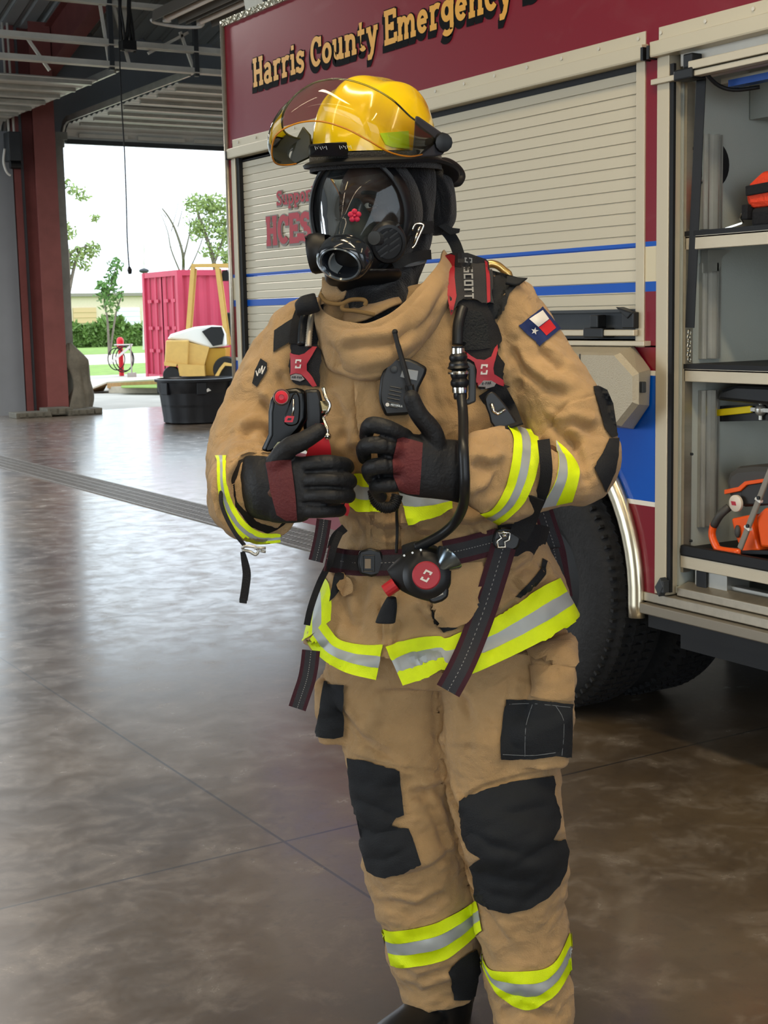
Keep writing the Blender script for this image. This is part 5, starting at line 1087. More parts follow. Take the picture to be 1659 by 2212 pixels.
patch('pocket_reinforcement', [(700, 1475), (745, 1478), (743, 1590), (720, 1594), (684, 1590), (694, 1530)], blk, trousers, tb, .006, .009, 6)
for pl in ([(1092, 1522), (1150, 1520), (1232, 1528)], [(1150, 1522), (1136, 1570), (1134, 1634)], [(1200, 1524), (1218, 1560), (1214, 1632)], [(1086, 1630), (1150, 1632), (1200, 1626)]):
    mb = MB(); pts = [cast(bvh_of(*[o for o in trousers.children if o.name.startswith('pocket')][:1]), *p)[0] for p in cr([(x, y) for x, y in pl], 10)]; pts = [p for p in pts if p is not None]
    if len(pts) > 2: mb.tube(pts, .0007, 5); mb.build('stitching', mat('grey_thread', '6f7478', .8), trousers)
# pocket flap on the thigh
patch('pocket_flap', [(1135, 1408), (1160, 1398), (1200, 1385), (1238, 1372), (1242, 1432), (1236, 1440), (1226, 1434), (1190, 1434), (1165, 1424), (1142, 1418)], tan, trousers, tb, .010, .010, 7)
patch('pocket_panel', [(1148, 1436), (1180, 1438), (1238, 1442), (1236, 1512), (1200, 1512), (1148, 1506), (1154, 1475)], tan, trousers, tb, .006, .006, 7)
TAPE = [yel, ylg, yel]; FRC = (.34, .66)
band('reflective_tape', [(828, 2006), (855, 2011), (930, 1997), (988, 1970), (1013, 1955), (1030, 1945)], [(845, 2085), (876, 2090), (949, 2078), (988, 2055), (1026, 2022), (1042, 2010)], FRC, TAPE, trousers, tb, .006, n=56, m=12, back=True)
band('reflective_tape', [(1036, 2050), (1046, 2075), (1065, 2096), (1123, 2098), (1181, 2090), (1208, 2063), (1226, 2022), (1230, 2015)], [(1044, 2090), (1060, 2125), (1080, 2152), (1123, 2179), (1154, 2179), (1200, 2148), (1229, 2103), (1236, 2095)], FRC, TAPE, trousers, tb, .006, n=56, m=12, back=True)
# jacket tapes
band('reflective_tape', [(1096, 924), (1108, 950), (1103, 1002), (1087, 1060), (1062, 1098), (1035, 1110)], [(1150, 926), (1163, 956), (1163, 1002), (1148, 1054), (1120, 1098), (1076, 1134)], FRC, TAPE, jacket, jb, .005, m=9, n=48)
band('reflective_tape', [(1203, 953), (1222, 970), (1240, 992), (1250, 1016), (1247, 1045), (1236, 1083)], [(1201, 951), (1204, 975), (1206, 1002), (1200, 1035), (1188, 1060), (1164, 1098)], (.5, .97), [yel, ylg, yel], jacket, jb, m=7)
band('reflective_tape', [(766, 1020), (783, 1022), (800, 1025), (815, 1030)], [(750, 1086), (772, 1104), (800, 1106), (828, 1106)], FRC, TAPE, jacket, jb, .014, n=24)
band('reflective_tape', [(858, 1060), (890, 1068), (935, 1070), (976, 1066)], [(882, 1130), (910, 1126), (945, 1114), (976, 1100)], (.45, 1), [ylg, yel], jacket, jb, .014, n=32)
band('reflective_tape', [(700, 1340), (720, 1368), (740, 1384), (786, 1393), (828, 1393)], [(664, 1388), (682, 1410), (706, 1431), (750, 1454), (812, 1469)], FRC, TAPE, jacket, jb, .006, n=50, m=12)
band('reflective_tape', [(834, 1399), (887, 1380), (945, 1374), (965, 1378), (1005, 1361), (1064, 1338), (1127, 1298), (1199, 1254), (1208, 1250)], [(870, 1481), (921, 1464), (958, 1446), (970, 1462), (1013, 1458), (1085, 1427), (1170, 1385), (1235, 1346), (1252, 1332)], FRC, TAPE, jacket, jb, .010, th=.008, n=110, m=14)
band('reflective_tape', [(701, 1246), (712, 1262), (716, 1300), (714, 1340)], [(676, 1300), (664, 1340), (656, 1372), (655, 1386)], FRC, TAPE, jacket, jb, .004, n=16)
band('reflective_tape', [(490, 985), (488, 1000), (490, 1045), (503, 1090), (530, 1130), (565, 1152), (606, 1154)], [(466, 985), (470, 1000), (470, 1050), (481, 1100), (508, 1147), (550, 1175), (606, 1172)], FRC, TAPE, jacket, jb, .003, back=True, n=40)
for k, (d0, d1, m_) in enumerate(()):
    mb = MB(); mb.grid([[e+dirn*dd+.0885*(math.cos(a)*(u_:=_n(np.cross(dirn, UP)))+math.sin(a)*np.cross(u_, dirn)) for a in np.linspace(0, 2*math.pi, 49)[:-1]] for dd in (d1, d0)], wrap=True); mb.build('reflective_tape', m_, jacket, smooth=True, thick=.002)
patch('pocket_flap', [(968, 1224), (1040, 1214), (1042, 1262), (1030, 1310), (1008, 1348), (962, 1352), (934, 1326), (928, 1290), (940, 1250)], tan, jacket, jb, .012, .014, 7, sm=2)
patch('pocket_flap', [(726, 1262), (745, 1250), (764, 1252), (768, 1276), (752, 1290), (732, 1286)], tan, jacket, jb, .010, .012, 6, sm=2)
patch('pocket_slit', [(1170, 1206), (1182, 1214), (1179, 1236), (1152, 1268), (1122, 1292), (1112, 1290), (1148, 1254), (1168, 1230)], blk, jacket, jb, .004, .006, 6)
patch('pocket_slit', [(926, 1306), (936, 1330), (958, 1352), (990, 1356), (958, 1368), (940, 1350)], blk, jacket, jb, .004, .006, 6)
patch('pocket_slit', [(724, 1238), (744, 1240), (738, 1262), (722, 1290), (712, 1300), (718, 1268)], blk, jacket, jb, .004, .006, 6)
patch('storm_flap', [(842, 826), (862, 816), (872, 900), (880, 1000), (884, 1100), (888, 1185), (868, 1190), (862, 1100), (858, 1000), (850, 900)], tan, jacket, jb, .003, .005, 7)
patch('storm_flap', [(768, 824), (842, 822), (850, 900), (856, 960), (846, 1000), (830, 1100), (836, 1190), (796, 1192), (790, 1100), (786, 1010), (776, 920)], tan, jacket, jb, .005, .007, 7)
# sleeve flags and lettering
fl = [(1122, 706), (1171, 666), (1207, 711), (1165, 746)]
navy = mat('flag_navy', '1c2f63', .8, bump=.3, bscale=600); fred = mat('flag_red', 'c8242c', .8); fwh = mat('flag_white', 'e9e6df', .8)
fo = patch('flag_patch', smoothpoly([(1123, 708), (1126, 700), (1166, 668), (1173, 667), (1206, 707), (1205, 714), (1170, 745), (1162, 744)], 2), navy, jacket, jb, .003, .003, 5)
fb = bvh_of(fo)
patch('flag_white_field', [(1143, 689), (1172, 670), (1186, 689), (1163, 706)], fwh, jacket, fb, .0008, .0008, 6); patch('flag_red_field', [(1164, 707), (1187, 690), (1201, 708), (1180, 725)], fred, jacket, fb, .0008, .0008, 6)
st = []; 
for k in range(10): a = math.radians(-90+36*k+12); r = 9 if k % 2 == 0 else 3.6; st.append((1155+r*math.cos(a), 715+r*math.sin(a)))
patch('flag_star', st, fwh, jacket, fb, .001, .0008, 6)
po = patch('shoulder_badge', [(564, 775), (578, 784), (578, 801), (556, 837), (546, 828), (552, 800)], blk, jacket, jb, .003, .003, 5); pb_ = bvh_of(po)
mb = MB()
for pl in ([(561, 806), (567, 790), (566, 808), (573, 792)], [(553, 801), (556, 812), (561, 796)]):
    for a, b in zip(pl, pl[1:]):
        pa, pb2 = cast(pb_, *a)[0], cast(pb_, *b)[0]
        if pa is not None and pb2 is not None: mb.tube([pa, pb2], .0011, 5)
mb.build('badge_letters', fwh, jacket)
# ---- boots
def boot(sh, heel, toe, name='boot'):
    mb = MB(); rings(mb, sh, 28, 2.1)
    hx, tx = np.array(heel), np.array(toe); d = _n(tx-hx); L_ = np.linalg.norm(tx-hx); sd = np.cross(d, UP)
    prof = [(0, .03, .075), (.08, .045, .09), (.3, .047, .088), (.55, .048, .074), (.78, .052, .066), (.93, .044, .055), (1.0, .02, .04)]
    C = cr([[t*L_, w, h] for t, w, h in prof], 24); vs = []; n = 24
    for t, w, h in C:
        for j in range(n):
            a = 2*math.pi*j/n; vs.append(hx+d*t+sd*w*math.cos(a)+UP*(h/2+.012+h/2*math.sin(a)))
    mb.add(vs, [(i*n+j, i*n+(j+1) % n, (i+1)*n+(j+1) % n, (i+1)*n+j) for i in range(23) for j in range(n)]+[tuple(range(n)), tuple(23*n+j for j in range(n))])
    me = eval_remesh(mb, .004, 3); b = skinobj(name, me, bootm, person)
    mb = MB(); out = []
    for k in range(30):
        a = 2*math.pi*k/30; t = .5+.52*math.cos(a); w = .052*(1-.18*abs(math.cos(a)))*(abs(math.sin(a))**.55)*math.copysign(1, math.sin(a)); out.append(hx+d*t*L_+sd*w)
    mb.prism([p*np.array([1, 1, 0]) for p in out], (0, 0, .022)); mb.build('sole', M['blackr'], b, bevel=.003); return b
hl = P(1000, 2240, 2.82); hl[2] = 0; dl = _n(-RT*.62-FW*.8); 
boot([(872, 2080, 1030, 2060, 2.755, .07, .075), (872, 2150, 1026, 2130, 2.755, .068, .072), (872, 2185, 1020, 2180, 2.76, .065, .07), (885, 2225, 1012, 2220, 2.77, .055, .06)], hl, hl+dl*.30)
hr_ = P(1160, 2290, 2.68); hr_[2] = 0
boot([(1068, 2150, 1236, 2140, 2.645, .07, .075), (1074, 2220, 1236, 2215, 2.655, .058, .07), (1085, 2290, 1230, 2285, 2.66, .055, .06)], hr_, hr_+_n(-RT*.35-FW*.94)*.32)
patch('boot_pull_panel', [(975, 2085), (1005, 2062), (1026, 2050), (1034, 2075), (1040, 2100), (1028, 2120), (1020, 2160), (980, 2160), (975, 2120), (968, 2100)], blk, trousers, tb, .006, .012, 8)
# ---- gloves
def glove(fingers, thumb, palm, cuff, fr):
    mb = MB(); rings(mb, palm, 28, 2.4, mode='arm'); 
    for k, f in enumerate(fingers): ptube(mb, [(*p, fr*(1 if k < 3 else .9)*(1.08, 1.0, .97, .8)[i]) for i, p in enumerate(f)], 14, 4)
    ptube(mb, [(*p, fr*(1.35, 1.22, 1.12, 1.0)[i]) for i, p in enumerate(thumb)], 14, 4)
    rings(mb, cuff, 28, 2.1, mode='arm')
    me = eval_remesh(mb, .0021, 5); wobble(me, 26, .0008, (1, 1, 1), 4); return me
g1 = glove(FL, TL, [(575, 986, 585, 1128, 2.385, .026, .03), (610, 984, 615, 1130, 2.375, .028, .03), (650, 986, 652, 1128, 2.365, .024, .028), (668, 992, 668, 1120, 2.365, .018, .022)],
           [(512, 990, 520, 1105, 2.45, .042, .045), (540, 984, 548, 1118, 2.41, .042, .042), (580, 986, 590, 1128, 2.39, .034, .036)], .0143)
sculpt(g1, [([(655, 1020), (700, 1018), (748, 1022)], 3.5, -.0035), ([(655, 1054), (705, 1053), (752, 1056)], 3.5, -.0035), ([(650, 1087), (700, 1087), (742, 1087)], 3.5, -.0035), ([(628, 990), (634, 1050), (642, 1120)], 3, -.0015), ([(650, 992), (690, 990), (695, 1000), (660, 1004)], 2, -.001)])
gl1 = skinobj('glove', g1, glv, person)
g2 = glove(FR, TR, [(985, 952, 982, 1082, 2.385, .034, .034), (950, 946, 945, 1078, 2.375, .03, .03), (905, 938, 902, 1074, 2.365, .028, .028), (866, 936, 866, 1066, 2.36, .024, .026), (852, 942, 854, 1060, 2.36, .02, .024), (828, 938, 832, 1062, 2.362, .016, .022), (812, 945, 822, 1060, 2.368, .010, .018)],
           [(1016, 956, 1012, 1090, 2.41, .044, .044), (985, 950, 982, 1084, 2.39, .038, .038), (960, 948, 958, 1078, 2.38, .032, .032)], .0143)
sculpt(g2, [([(868, 958), (828, 943), (795, 950)], 3.5, -.0035), ([(862, 992), (826, 984), (796, 996)], 3.5, -.0035), ([(865, 1028), (832, 1028), (812, 1040)], 3.5, -.0035), ([(842, 935), (838, 985), (850, 1050)], 3, -.0015)])
gl2 = skinobj('glove', g2, glv, person)
g1b, g2b = bvh_of(gl1), bvh_of(gl2)
patch('knuckle_band', [(575, 999), (600, 994), (628, 992), (634, 1030), (640, 1080), (642, 1124), (618, 1124), (598, 1112), (584, 1060)], mar, gl1, g1b, .0015, .003, 6)
patch('knuckle_band', [(858, 947), (870, 944), (913, 957), (910, 1010), (906, 1068), (880, 1066), (861, 1058), (850, 1030), (847, 996)], mar, gl2, g2b, .0015, .003, 6)
# ================================================================ hood, mask, helmet
def clear(name, tint, rough=.03, ior=1.5, fog=0.0, fogcol='8f9aa0'):
    m = bpy.data.materials.new(name); m.use_nodes = True; nt = m.node_tree; N = nt.nodes; L = nt.links; N.clear()
    out = N.new('ShaderNodeOutputMaterial'); tr = N.new('ShaderNodeBsdfTransparent'); tr.inputs[0].default_value = (*lin(tint), 1)
    gl = N.new('ShaderNodeBsdfGlossy'); gl.inputs['Roughness'].default_value = rough; fr = N.new('ShaderNodeFresnel'); fr.inputs[0].default_value = ior
    mx = N.new('ShaderNodeMixShader'); L.new(fr.outputs[0], mx.inputs[0]); L.new(tr.outputs[0], mx.inputs[1]); L.new(gl.outputs[0], mx.inputs[2]); last = mx.outputs[0]
    if fog:
        di = N.new('ShaderNodeBsdfDiffuse'); di.inputs[0].default_value = (*lin(fogcol), 1); nz = N.new('ShaderNodeTexNoise'); nz.inputs['Scale'].default_value = 22; nz.inputs['Detail'].default_value = 7
        tc = N.new('ShaderNodeTexCoord'); mp = N.new('ShaderNodeMapping'); mp.inputs['Scale'].default_value = (1, 1, .35); L.new(tc.outputs['Object'], mp.inputs[0]); L.new(mp.outputs[0], nz.inputs[0])
        r = N.new('ShaderNodeMapRange'); r.inputs[1].default_value = .45; r.inputs[2].default_value = .8; r.inputs[3].default_value = fog*.15; r.inputs[4].default_value = fog; L.new(nz.outputs[0], r.inputs[0])
        m2 = N.new('ShaderNodeMixShader'); L.new(r.outputs[0], m2.inputs[0]); L.new(last, m2.inputs[1]); L.new(di.outputs[0], m2.inputs[2]); last = m2.outputs[0]
    L.new(last, out.inputs[0]); return m
mb = MB()
rings(mb, [(740, 330, 925, 330, 2.72, .07, .12), (716, 380, 938, 385, 2.72, .065, .13), (706, 440, 940, 445, 2.72, .055, .13), (706, 510, 938, 505, 2.72, .05, .12), (712, 560, 925, 555, 2.71, .07, .11), (716, 610, 905, 600, 2.70, .10, .10), (735, 650, 900, 640, 2.69, .11, .10), (735, 700, 890, 690, 2.68, .12, .11), (750, 740, 880, 730, 2.67, .12, .11)], 40, 2.1)
# open the hood at the face: keep only the shell outside the mask rim
hm = eval_remesh(mb, .004, 4); wobble(hm, 16, .006, (1, 1, .6), 21); sculpt(hm, [([(880, 400), (895, 470), (885, 560)], 9, -.007), ([(905, 380), (918, 450), (912, 540)], 10, .006), ([(800, 620), (850, 600), (900, 560)], 9, -.006), ([(820, 660), (860, 650), (890, 620)], 10, .005), ([(770, 640), (800, 660), (840, 700)], 9, -.005)])
bmh = bmesh.new(); bmh.from_mesh(hm); rm = []
for v in bmh.verts:
    q_ = HX@(np.array(v.co)-HC)
    if q_[2] > .015 and (q_[0]/.092)**2+((q_[1]+.005)/.108)**2 < 1: rm.append(v)
bmesh.ops.delete(bmh, geom=rm, context='VERTS'); bmh.to_mesh(hm); bmh.free()
hood = skinobj('hood', hm, hoodm, person)
hb = bvh_of(hood)
mb = MB(); pts = [cast(hb, u, v)[0] for u, v in ((874, 573), (890, 571), (905, 568), (918, 564))]; pts = [p+(OC-p)*.002 for p in pts if p is not None]
if len(pts) > 1: mb.tube(pts, .004, 6); mb.build('hood_stitching', mat('hood_thread', '8c9094', .8), hood)
# ---- breathing mask
RC = P(768, 466, 2.615)                                       # rim centre
mask = thing('breathing_mask', RC, 'clear full face breathing mask with black rubber rim worn under the yellow helmet', 'mask')
def K(r, u, n): return RC+HR*r+HU*u+HN*n
def rimpt(a, s=1.0, n=0):
    c, q_ = math.cos(a), math.sin(a); w = .094*(1-.10*max(0, -q_)**1.5); h = .106 if q_ > 0 else .114; return K(w*c*s, h*q_*s, n-.018*(c*c)*s)
G2 = []
lens = []
for r in np.linspace(1, 0, 60):
    row = []
    for j in range(180):
        a = 2*math.pi*j/180; b_ = rimpt(a, r); X_ = math.cos(a)*r; Y_ = math.sin(a)*r; tt = min(1, max(0, (1-Y_)/1.62)); ed = 1-r**5; tt = (1-Y_)/2; hh = (.014+.086*tt)*(1-X_*X_)*(1-.35*X_*X_)*(1-r**6)*(1-.25*max(0, -Y_)**3)+.004*ed
        row.append(b_+HN*hh)
    lens.append(row)
mb = MB(); mb.grid(lens, wrap=True); mb.build('lens', clear('mask_lens', 'dfe5e4', .045, 1.5, .10), mask, smooth=True)
mb = MB(); n = 96
def ringband(prof, n=96):
    mb = MB(); mb.grid([[rimpt(2*math.pi*j/n, s, h) for j in range(n)] for s, h in prof], wrap=True); return mb
ringband([(.965, .008), (1.0, .012), (1.045, .010), (1.07, -.004), (1.06, -.03), (1.0, -.03), (.97, -.01), (.965, .008)]).build('lens_frame', rubr, mask, smooth=50)
ringband([(1.05, -.012), (1.10, -.02), (1.12, -.045), (1.05, -.06), (1.0, -.05), (1.0, -.02)]).build('face_seal', hoodm, mask, smooth=50)
# chin bowl and regulator port
def Kp(u, v, D): return P(u, v, D)
pc = P(741, 562, 2.515)
prt = HN*.93-HU*.37; prt = _n(prt); pr = HR; pu = np.cross(prt, pr); pu = pu if pu[2] > 0 else -pu
def lathe2(mb, c, ax, ux, prof, sq, n=40, mi=0):
    ux = _n(ux-ax*np.dot(ux, ax)); wx = np.cross(ax, ux); mb.grid([[c+ax*h+r*(math.cos(a)*ux+sq*math.sin(a)*wx) for a in np.linspace(0, 2*math.pi, n+1)[:-1]] for r, h in prof], mi, wrap=True)
cowl = mat('clear_black_port', '20242a', .12, coat=.6)
mb = MB(); lathe2(mb, pc, prt, pr, [(.050, -.020), (.052, -.010), (.050, .0), (.047, .010), (.041, .014), (.036, .010), (.033, -.002), (.031, -.02)], .80); mb.build('regulator_port', cowl, mask, smooth=40)
mb = MB(); lathe2(mb, pc+prt*.002, prt, pr, [(.0375, .010), (.040, .013), (.0375, .015), (.035, .012)], .80); mb.build('port_ring', mat('port_edge', '6c747a', .15, .5), mask, smooth=40)
mb = MB(); lathe2(mb, pc-prt*.022, prt, pr, [(.034, .0), (.02, -.004), (0, -.004)], .80); mb.build('port_diaphragm', M['blackp'], mask, smooth=40)
mb = MB(); mb.grid([[pc-prt*.018+_n(pr*-.9-pu*.3)*(r*math.cos(a))+pu*r*.8*math.sin(a)+prt*h for a in np.linspace(math.radians(-60), math.radians(60), 14)] for r, h in ((.030, .0), (.030, .022), (.026, .022), (.026, .0))]); mb.build('latch_lip', M['chrome'] if False else mat('port_lip', '9aa2a6', .25, .3), mask, smooth=40)
mb = MB(); rings(mb, [(700, 585, 865, 580, 2.58, .05, .05), (705, 610, 868, 596, 2.60, .05, .05), (735, 628, 850, 612, 2.63, .03, .05), (780, 640, 820, 626, 2.66, .01, .03)], 30, 2.1)
cb = eval_remesh(mb, .003, 5); skinobj('chin_seal', cb, rubr, mask)
# voice ports
def vport(c, ax, r, nm='voice_port'):
    ax = _n(ax); ux = _n(np.cross(ax, HU)); 
    mb = MB(); lathe2(mb, c, ax, ux, [(r*.9, -.025), (r*1.05, -.01), (r*1.05, .004), (r*.95, .010), (r*.8, .011), (r*.78, .006), (0, .006)], 1.15, 32); o = mb.build(nm, rubr, mask, smooth=35)
    wx = np.cross(ax, ux)
    for s in (-1, 1):
        mb = MB()
        for k in range(4): mb.bar(c+ax*.008+ux*(s*.002)+wx*(-.022+.012*k), c+ax*.008+ux*(s*r*.62)+wx*(-.022+.012*k+.012*s), .003, .003, up=tuple(ax))
        mb.build('grille', M['darkgrey'], o)
vport(P(838, 524, 2.545), HN*.85+HR*.5-HU*.1, .031); 
vport(P(680, 548, 2.585), HN*.3-HR*.95-HU*.15, .030)
mb = MB(); mb.cyl(P(818, 516, 2.54), P(808, 514, 2.52), .012); mb.build('side_cap', M['darkgrey'], mask)
# nose cup with its red valve
mb = MB(); rings(mb, [(762, 428, 776, 428, 2.61, .008, .02), (750, 448, 790, 448, 2.61, .016, .03), (730, 480, 812, 480, 2.605, .03, .03), (715, 510, 828, 510, 2.60, .04, .03), (720, 545, 825, 545, 2.60, .04, .03), (735, 570, 800, 570, 2.60, .03, .03)], 30, 2.0)
nc = eval_remesh(mb, .003, 4); ncup = skinobj('nose_cup', nc, mat('grey_silicone', '23282c', .55), mask)
c0 = P(766, 466, 2.545); mb = MB(); dv = _n(OC-c0); ux = _n(np.cross(dv, UP)); wx = np.cross(ux, dv)
for k in range(5):
    a = math.radians(90+72*k); mb.ball(c0+(ux*math.cos(a)+wx*math.sin(a))*.0072, (.0052, .0052, .003), 12, 8, axes=[_n(ux*math.cos(a)+wx*math.sin(a)), _n(-ux*math.sin(a)+wx*math.cos(a)), dv])
mb.ball(c0+dv*.002, .0028, 10, 6); mb.build('valve', mat('valve_red', 'd0284a', .4), mask, smooth=True)
# strap buckle by the ear
mb = MB(); q0 = [P(u, v, 2.60) for u, v in ((890, 498), (897, 484), (912, 484), (914, 490), (905, 510), (896, 530), (889, 536))]; mb.tube(cr(q0, 20), .0022, 6); mb.bar(P(903, 500, 2.6), P(893, 526, 2.6), .006, .004); mb.bar(P(908, 488, 2.6), P(900, 505, 2.6), .004, .004); mb.build('strap_buckle', M['chrome'], mask, smooth=True)
ribbon('head_strap', [(862, 500, 2.60), (885, 495, 2.605), (915, 492, 2.64), (935, 490, 2.70)], .022, blk, mask)
ribbon('head_strap', [(850, 575, 2.60), (880, 560, 2.605), (910, 552, 2.64), (930, 550, 2.70)], .018, blk, mask)
# ---- helmet
ylw = mat('helmet_yellow', 'f5cd00', .22, var=.05, vscale=9, coat=.8)
nt = ylw.node_tree; N_ = nt.nodes; L_ = nt.links; b_ = N_['Principled BSDF']       # scuffs: worn marks on the shell
nz = N_.new('ShaderNodeTexNoise'); nz.inputs['Scale'].default_value = 14; nz.inputs['Detail'].default_value = 12; nz.inputs['Roughness'].default_value = .8; tcn = N_.new('ShaderNodeTexCoord'); L_.new(tcn.outputs['Object'], nz.inputs[0])
mr = N_.new('ShaderNodeMapRange'); mr.inputs[1].default_value = .655; mr.inputs[2].default_value = .70; L_.new(nz.outputs[0], mr.inputs[0])
mxn = N_.new('ShaderNodeMix'); mxn.data_type = 'RGBA'; src = b_.inputs['Base Color'].links[0].from_socket; L_.new(src, mxn.inputs[6]); mxn.inputs[7].default_value = (*lin('4a3a10'), 1); L_.new(mr.outputs[0], mxn.inputs[0]); L_.new(mxn.outputs[2], b_.inputs['Base Color'])
QC = P(812, 335, 2.69)                                       # centre of the shell base
helmet = thing('fire_helmet', QC, 'scuffed yellow fire helmet with black brim and flipped-up clear visor', 'helmet')
hp, hroll = math.radians(-2), math.radians(-1); QY = math.radians(38)
QN = -FW*math.cos(QY)-RT*math.sin(QY); QR = RT*math.cos(QY)-FW*math.sin(QY); QU = UP
QN, QU = _n(QN*math.cos(hp)+QU*math.sin(hp)), _n(QU*math.cos(hp)-QN*math.sin(hp)); QR, QU = QR*math.cos(hroll)+QU*math.sin(hroll), QU*math.cos(hroll)-QR*math.sin(hroll)
def Q(r, u, n): return QC+QR*r+QU*u+QN*n
a1, b1, h1 = .108, .128, .131
G = []
for i in range(41):
    t = i/40; el = t*math.pi/2; row = []
    for j in range(120):
        a = 2*math.pi*j/120; c, s = math.cos(a), math.sin(a); rr = math.cos(el)**.62; x, y, z = a1*rr*c, b1*rr*s, h1*math.sin(el)**1.05
        crest = .010*math.exp(-(x/.020)**2)*(math.sin(el)**.6); rib = .006*math.exp(-((abs(x)-.058)/.010)**2)*math.sin(el*1.0)**.8*(1 if y > -.11 else .3)
        f_ = 1+(crest+rib)/.13; f_ *= 1+.035*max(0, s)**8*math.cos(el)
        row.append(Q(x*f_, z*(1+(crest+rib*.6)/.14), y*f_))
    G.append(row)
mb = MB(); mb.grid(G, wrap=True); mb.build('shell', ylw, helmet, smooth=60)
mb = MB(); G = []
def brim(a): c, s = math.cos(a), math.sin(a); return (.120+.006*abs(c))*c, (.150*s if s > 0 else .205*s), -.012-(.032*max(0, -s)**2)-.004*max(0, s)
for ins, dz in ((.80, .008), (.86, .006), (.97, .000), (1.0, -.003), (.985, -.008), (.94, -.006), (.8, -.002)):
    G.append([Q(brim(a)[0]*ins, brim(a)[2]+dz, brim(a)[1]*ins) for a in np.linspace(0, 2*math.pi, 97)[:-1]])
mb.grid(G, wrap=True); mb.build('brim', M['blackr'], helmet, smooth=40)
mb = MB(); mb.grid([[Q(brim(a)[0]*.9, z, brim(a)[1]*(.86 if math.sin(a) > 0 else .62)) for a in np.linspace(0, 2*math.pi, 73)[:-1]] for z in (-.002, -.03)], wrap=True); mb.build('inner_band', hoodm, helmet, smooth=True, thick=.004)
mb = MB(); pts = [Q(.042*math.cos(a)*1.1, -.045+.030*math.sin(a), -.198+.012*math.sin(a)) for a in np.linspace(0, 2*math.pi, 25)[:-1]]
# brown lined back of the brim, seen from the side
bl = mat('brim_back_lining', '4d3524', .25, coat=.6)
mb = MB(); pp = [(938, 352, 2.80), (962, 350, 2.83), (985, 362, 2.86), (996, 380, 2.87), (988, 394, 2.86), (968, 392, 2.84), (950, 380, 2.82)]
mb.tube([P(*p) for p in smoothpoly([(u, v) for u, v, _ in pp], 4) for _ in ()] or cr([P(*p) for p in pp], 30), .009, 10, closed=True); mb.build('brim_roll', M['blackr'], helmet, smooth=True)
pprism('brim_lining', [(940, 350), (965, 348), (986, 362), (992, 380), (984, 390), (965, 388), (948, 376)], 2.845, .006, bl, helmet, .002, sm=3)
# reflective trapezoid, goggle box and label
shb = bvh_of([c for c in helmet.children if c.name.startswith('shell')][0])
patch('reflective_decal', [(820, 288), (882, 283), (884, 322), (846, 318), (832, 312)], mat('lime_decal', 'b8e01e', .4), helmet, shb, .0015, .001, 5)
gt = lambda u, v: 2.69-.165+.00055*abs(u-700)+(.0009*max(0, u-740))
pprism('goggle_box', [(666, 312), (700, 309), (780, 304), (797, 303), (806, 308), (808, 326), (800, 332), (740, 337), (667, 340)], 2.5, .022, M['blackp'], helmet, .004, tiltD=gt)
for u0, u1 in ((680, 704), (733, 757)):
    mb = MB()
    for k in range(7): u = u0+(u1-u0)*k/6; mb.bar(P(u, 316+(k % 2)*1.5-(u-680)*.03, gt(u, 0)-.002), P(u+2.4, 324-(k % 3)*2-(u-680)*.03, gt(u, 0)-.002), .0008, .0006)
    mb.build('box_marking', M['galv'], helmet)
# visor
vis = clear('visor_plastic', 'f4f0d8', .03, 1.5, .05, 'c9b98a')
lo_ = [(640, 354, 2.64), (612, 357, 2.58), (593, 350, 2.53), (587, 325, 2.50), (598, 290, 2.475), (640, 267, 2.455), (690, 262, 2.445), (745, 277, 2.445), (795, 303, 2.45), (840, 328, 2.475), (885, 338, 2.53), (925, 330, 2.61)]
up_ = [(655, 300, 2.68), (632, 296, 2.62), (612, 280, 2.56), (612, 245, 2.53), (636, 208, 2.505), (672, 182, 2.49), (708, 172, 2.48), (748, 172, 2.48), (800, 188, 2.49), (848, 216, 2.51), (890, 255, 2.56), (918, 268, 2.62)]
A1 = cr([P(*p) for p in lo_], 60); B1 = cr([P(*p) for p in up_], 60)
mb = MB(); G = []
for f_ in np.linspace(0, 1, 12): G.append([A1[j]*(1-f_)+B1[j]*f_+_n((A1[j]+B1[j])/2-Q(0, .04, 0))*(.020*math.sin(math.pi*f_)) for j in range(60)])
mb.grid(G); mb.build('visor', vis, helmet, smooth=True)
mb = MB(); mb.tube(A1, .0016, 6); mb.build('visor_edge', mat('orange_edge', 'd98a1a', .3), helmet, smooth=True)
mb = MB(); mb.tube(B1, .0018, 6); mb.build('visor_edge', clear('clear_edge', 'dfe6cf', .1, 1.6, .35, 'b9bd95'), helmet, smooth=True)
brk = mat('bracket_black', '34353b', .6, var=.15, vscale=20)
pprism('visor_bracket', [(897, 250), (905, 252), (952, 285), (964, 298), (965, 322), (955, 335), (940, 338), (889, 341), (893, 310)], 2.60, .016, brk, helmet, .003, tiltD=lambda u, v: 2.562+(u-890)*.0008)
mb = MB(); c0 = P(955, 308, 2.61); mb.lathe(c0, _n(OC-c0+RT*.8), [(.016, -.02), (.018, .0), (.016, .012), (.008, .014), (0, .014)], 12); mb.build('visor_knob', M['blackp'], helmet, smooth=40)
pprism('visor_bracket', [(655, 272), (672, 292), (674, 330), (668, 342), (636, 357), (622, 354), (640, 300)], 2.66, .012, mat('olive_bracket', '2b2a16', .4), helmet, .003)
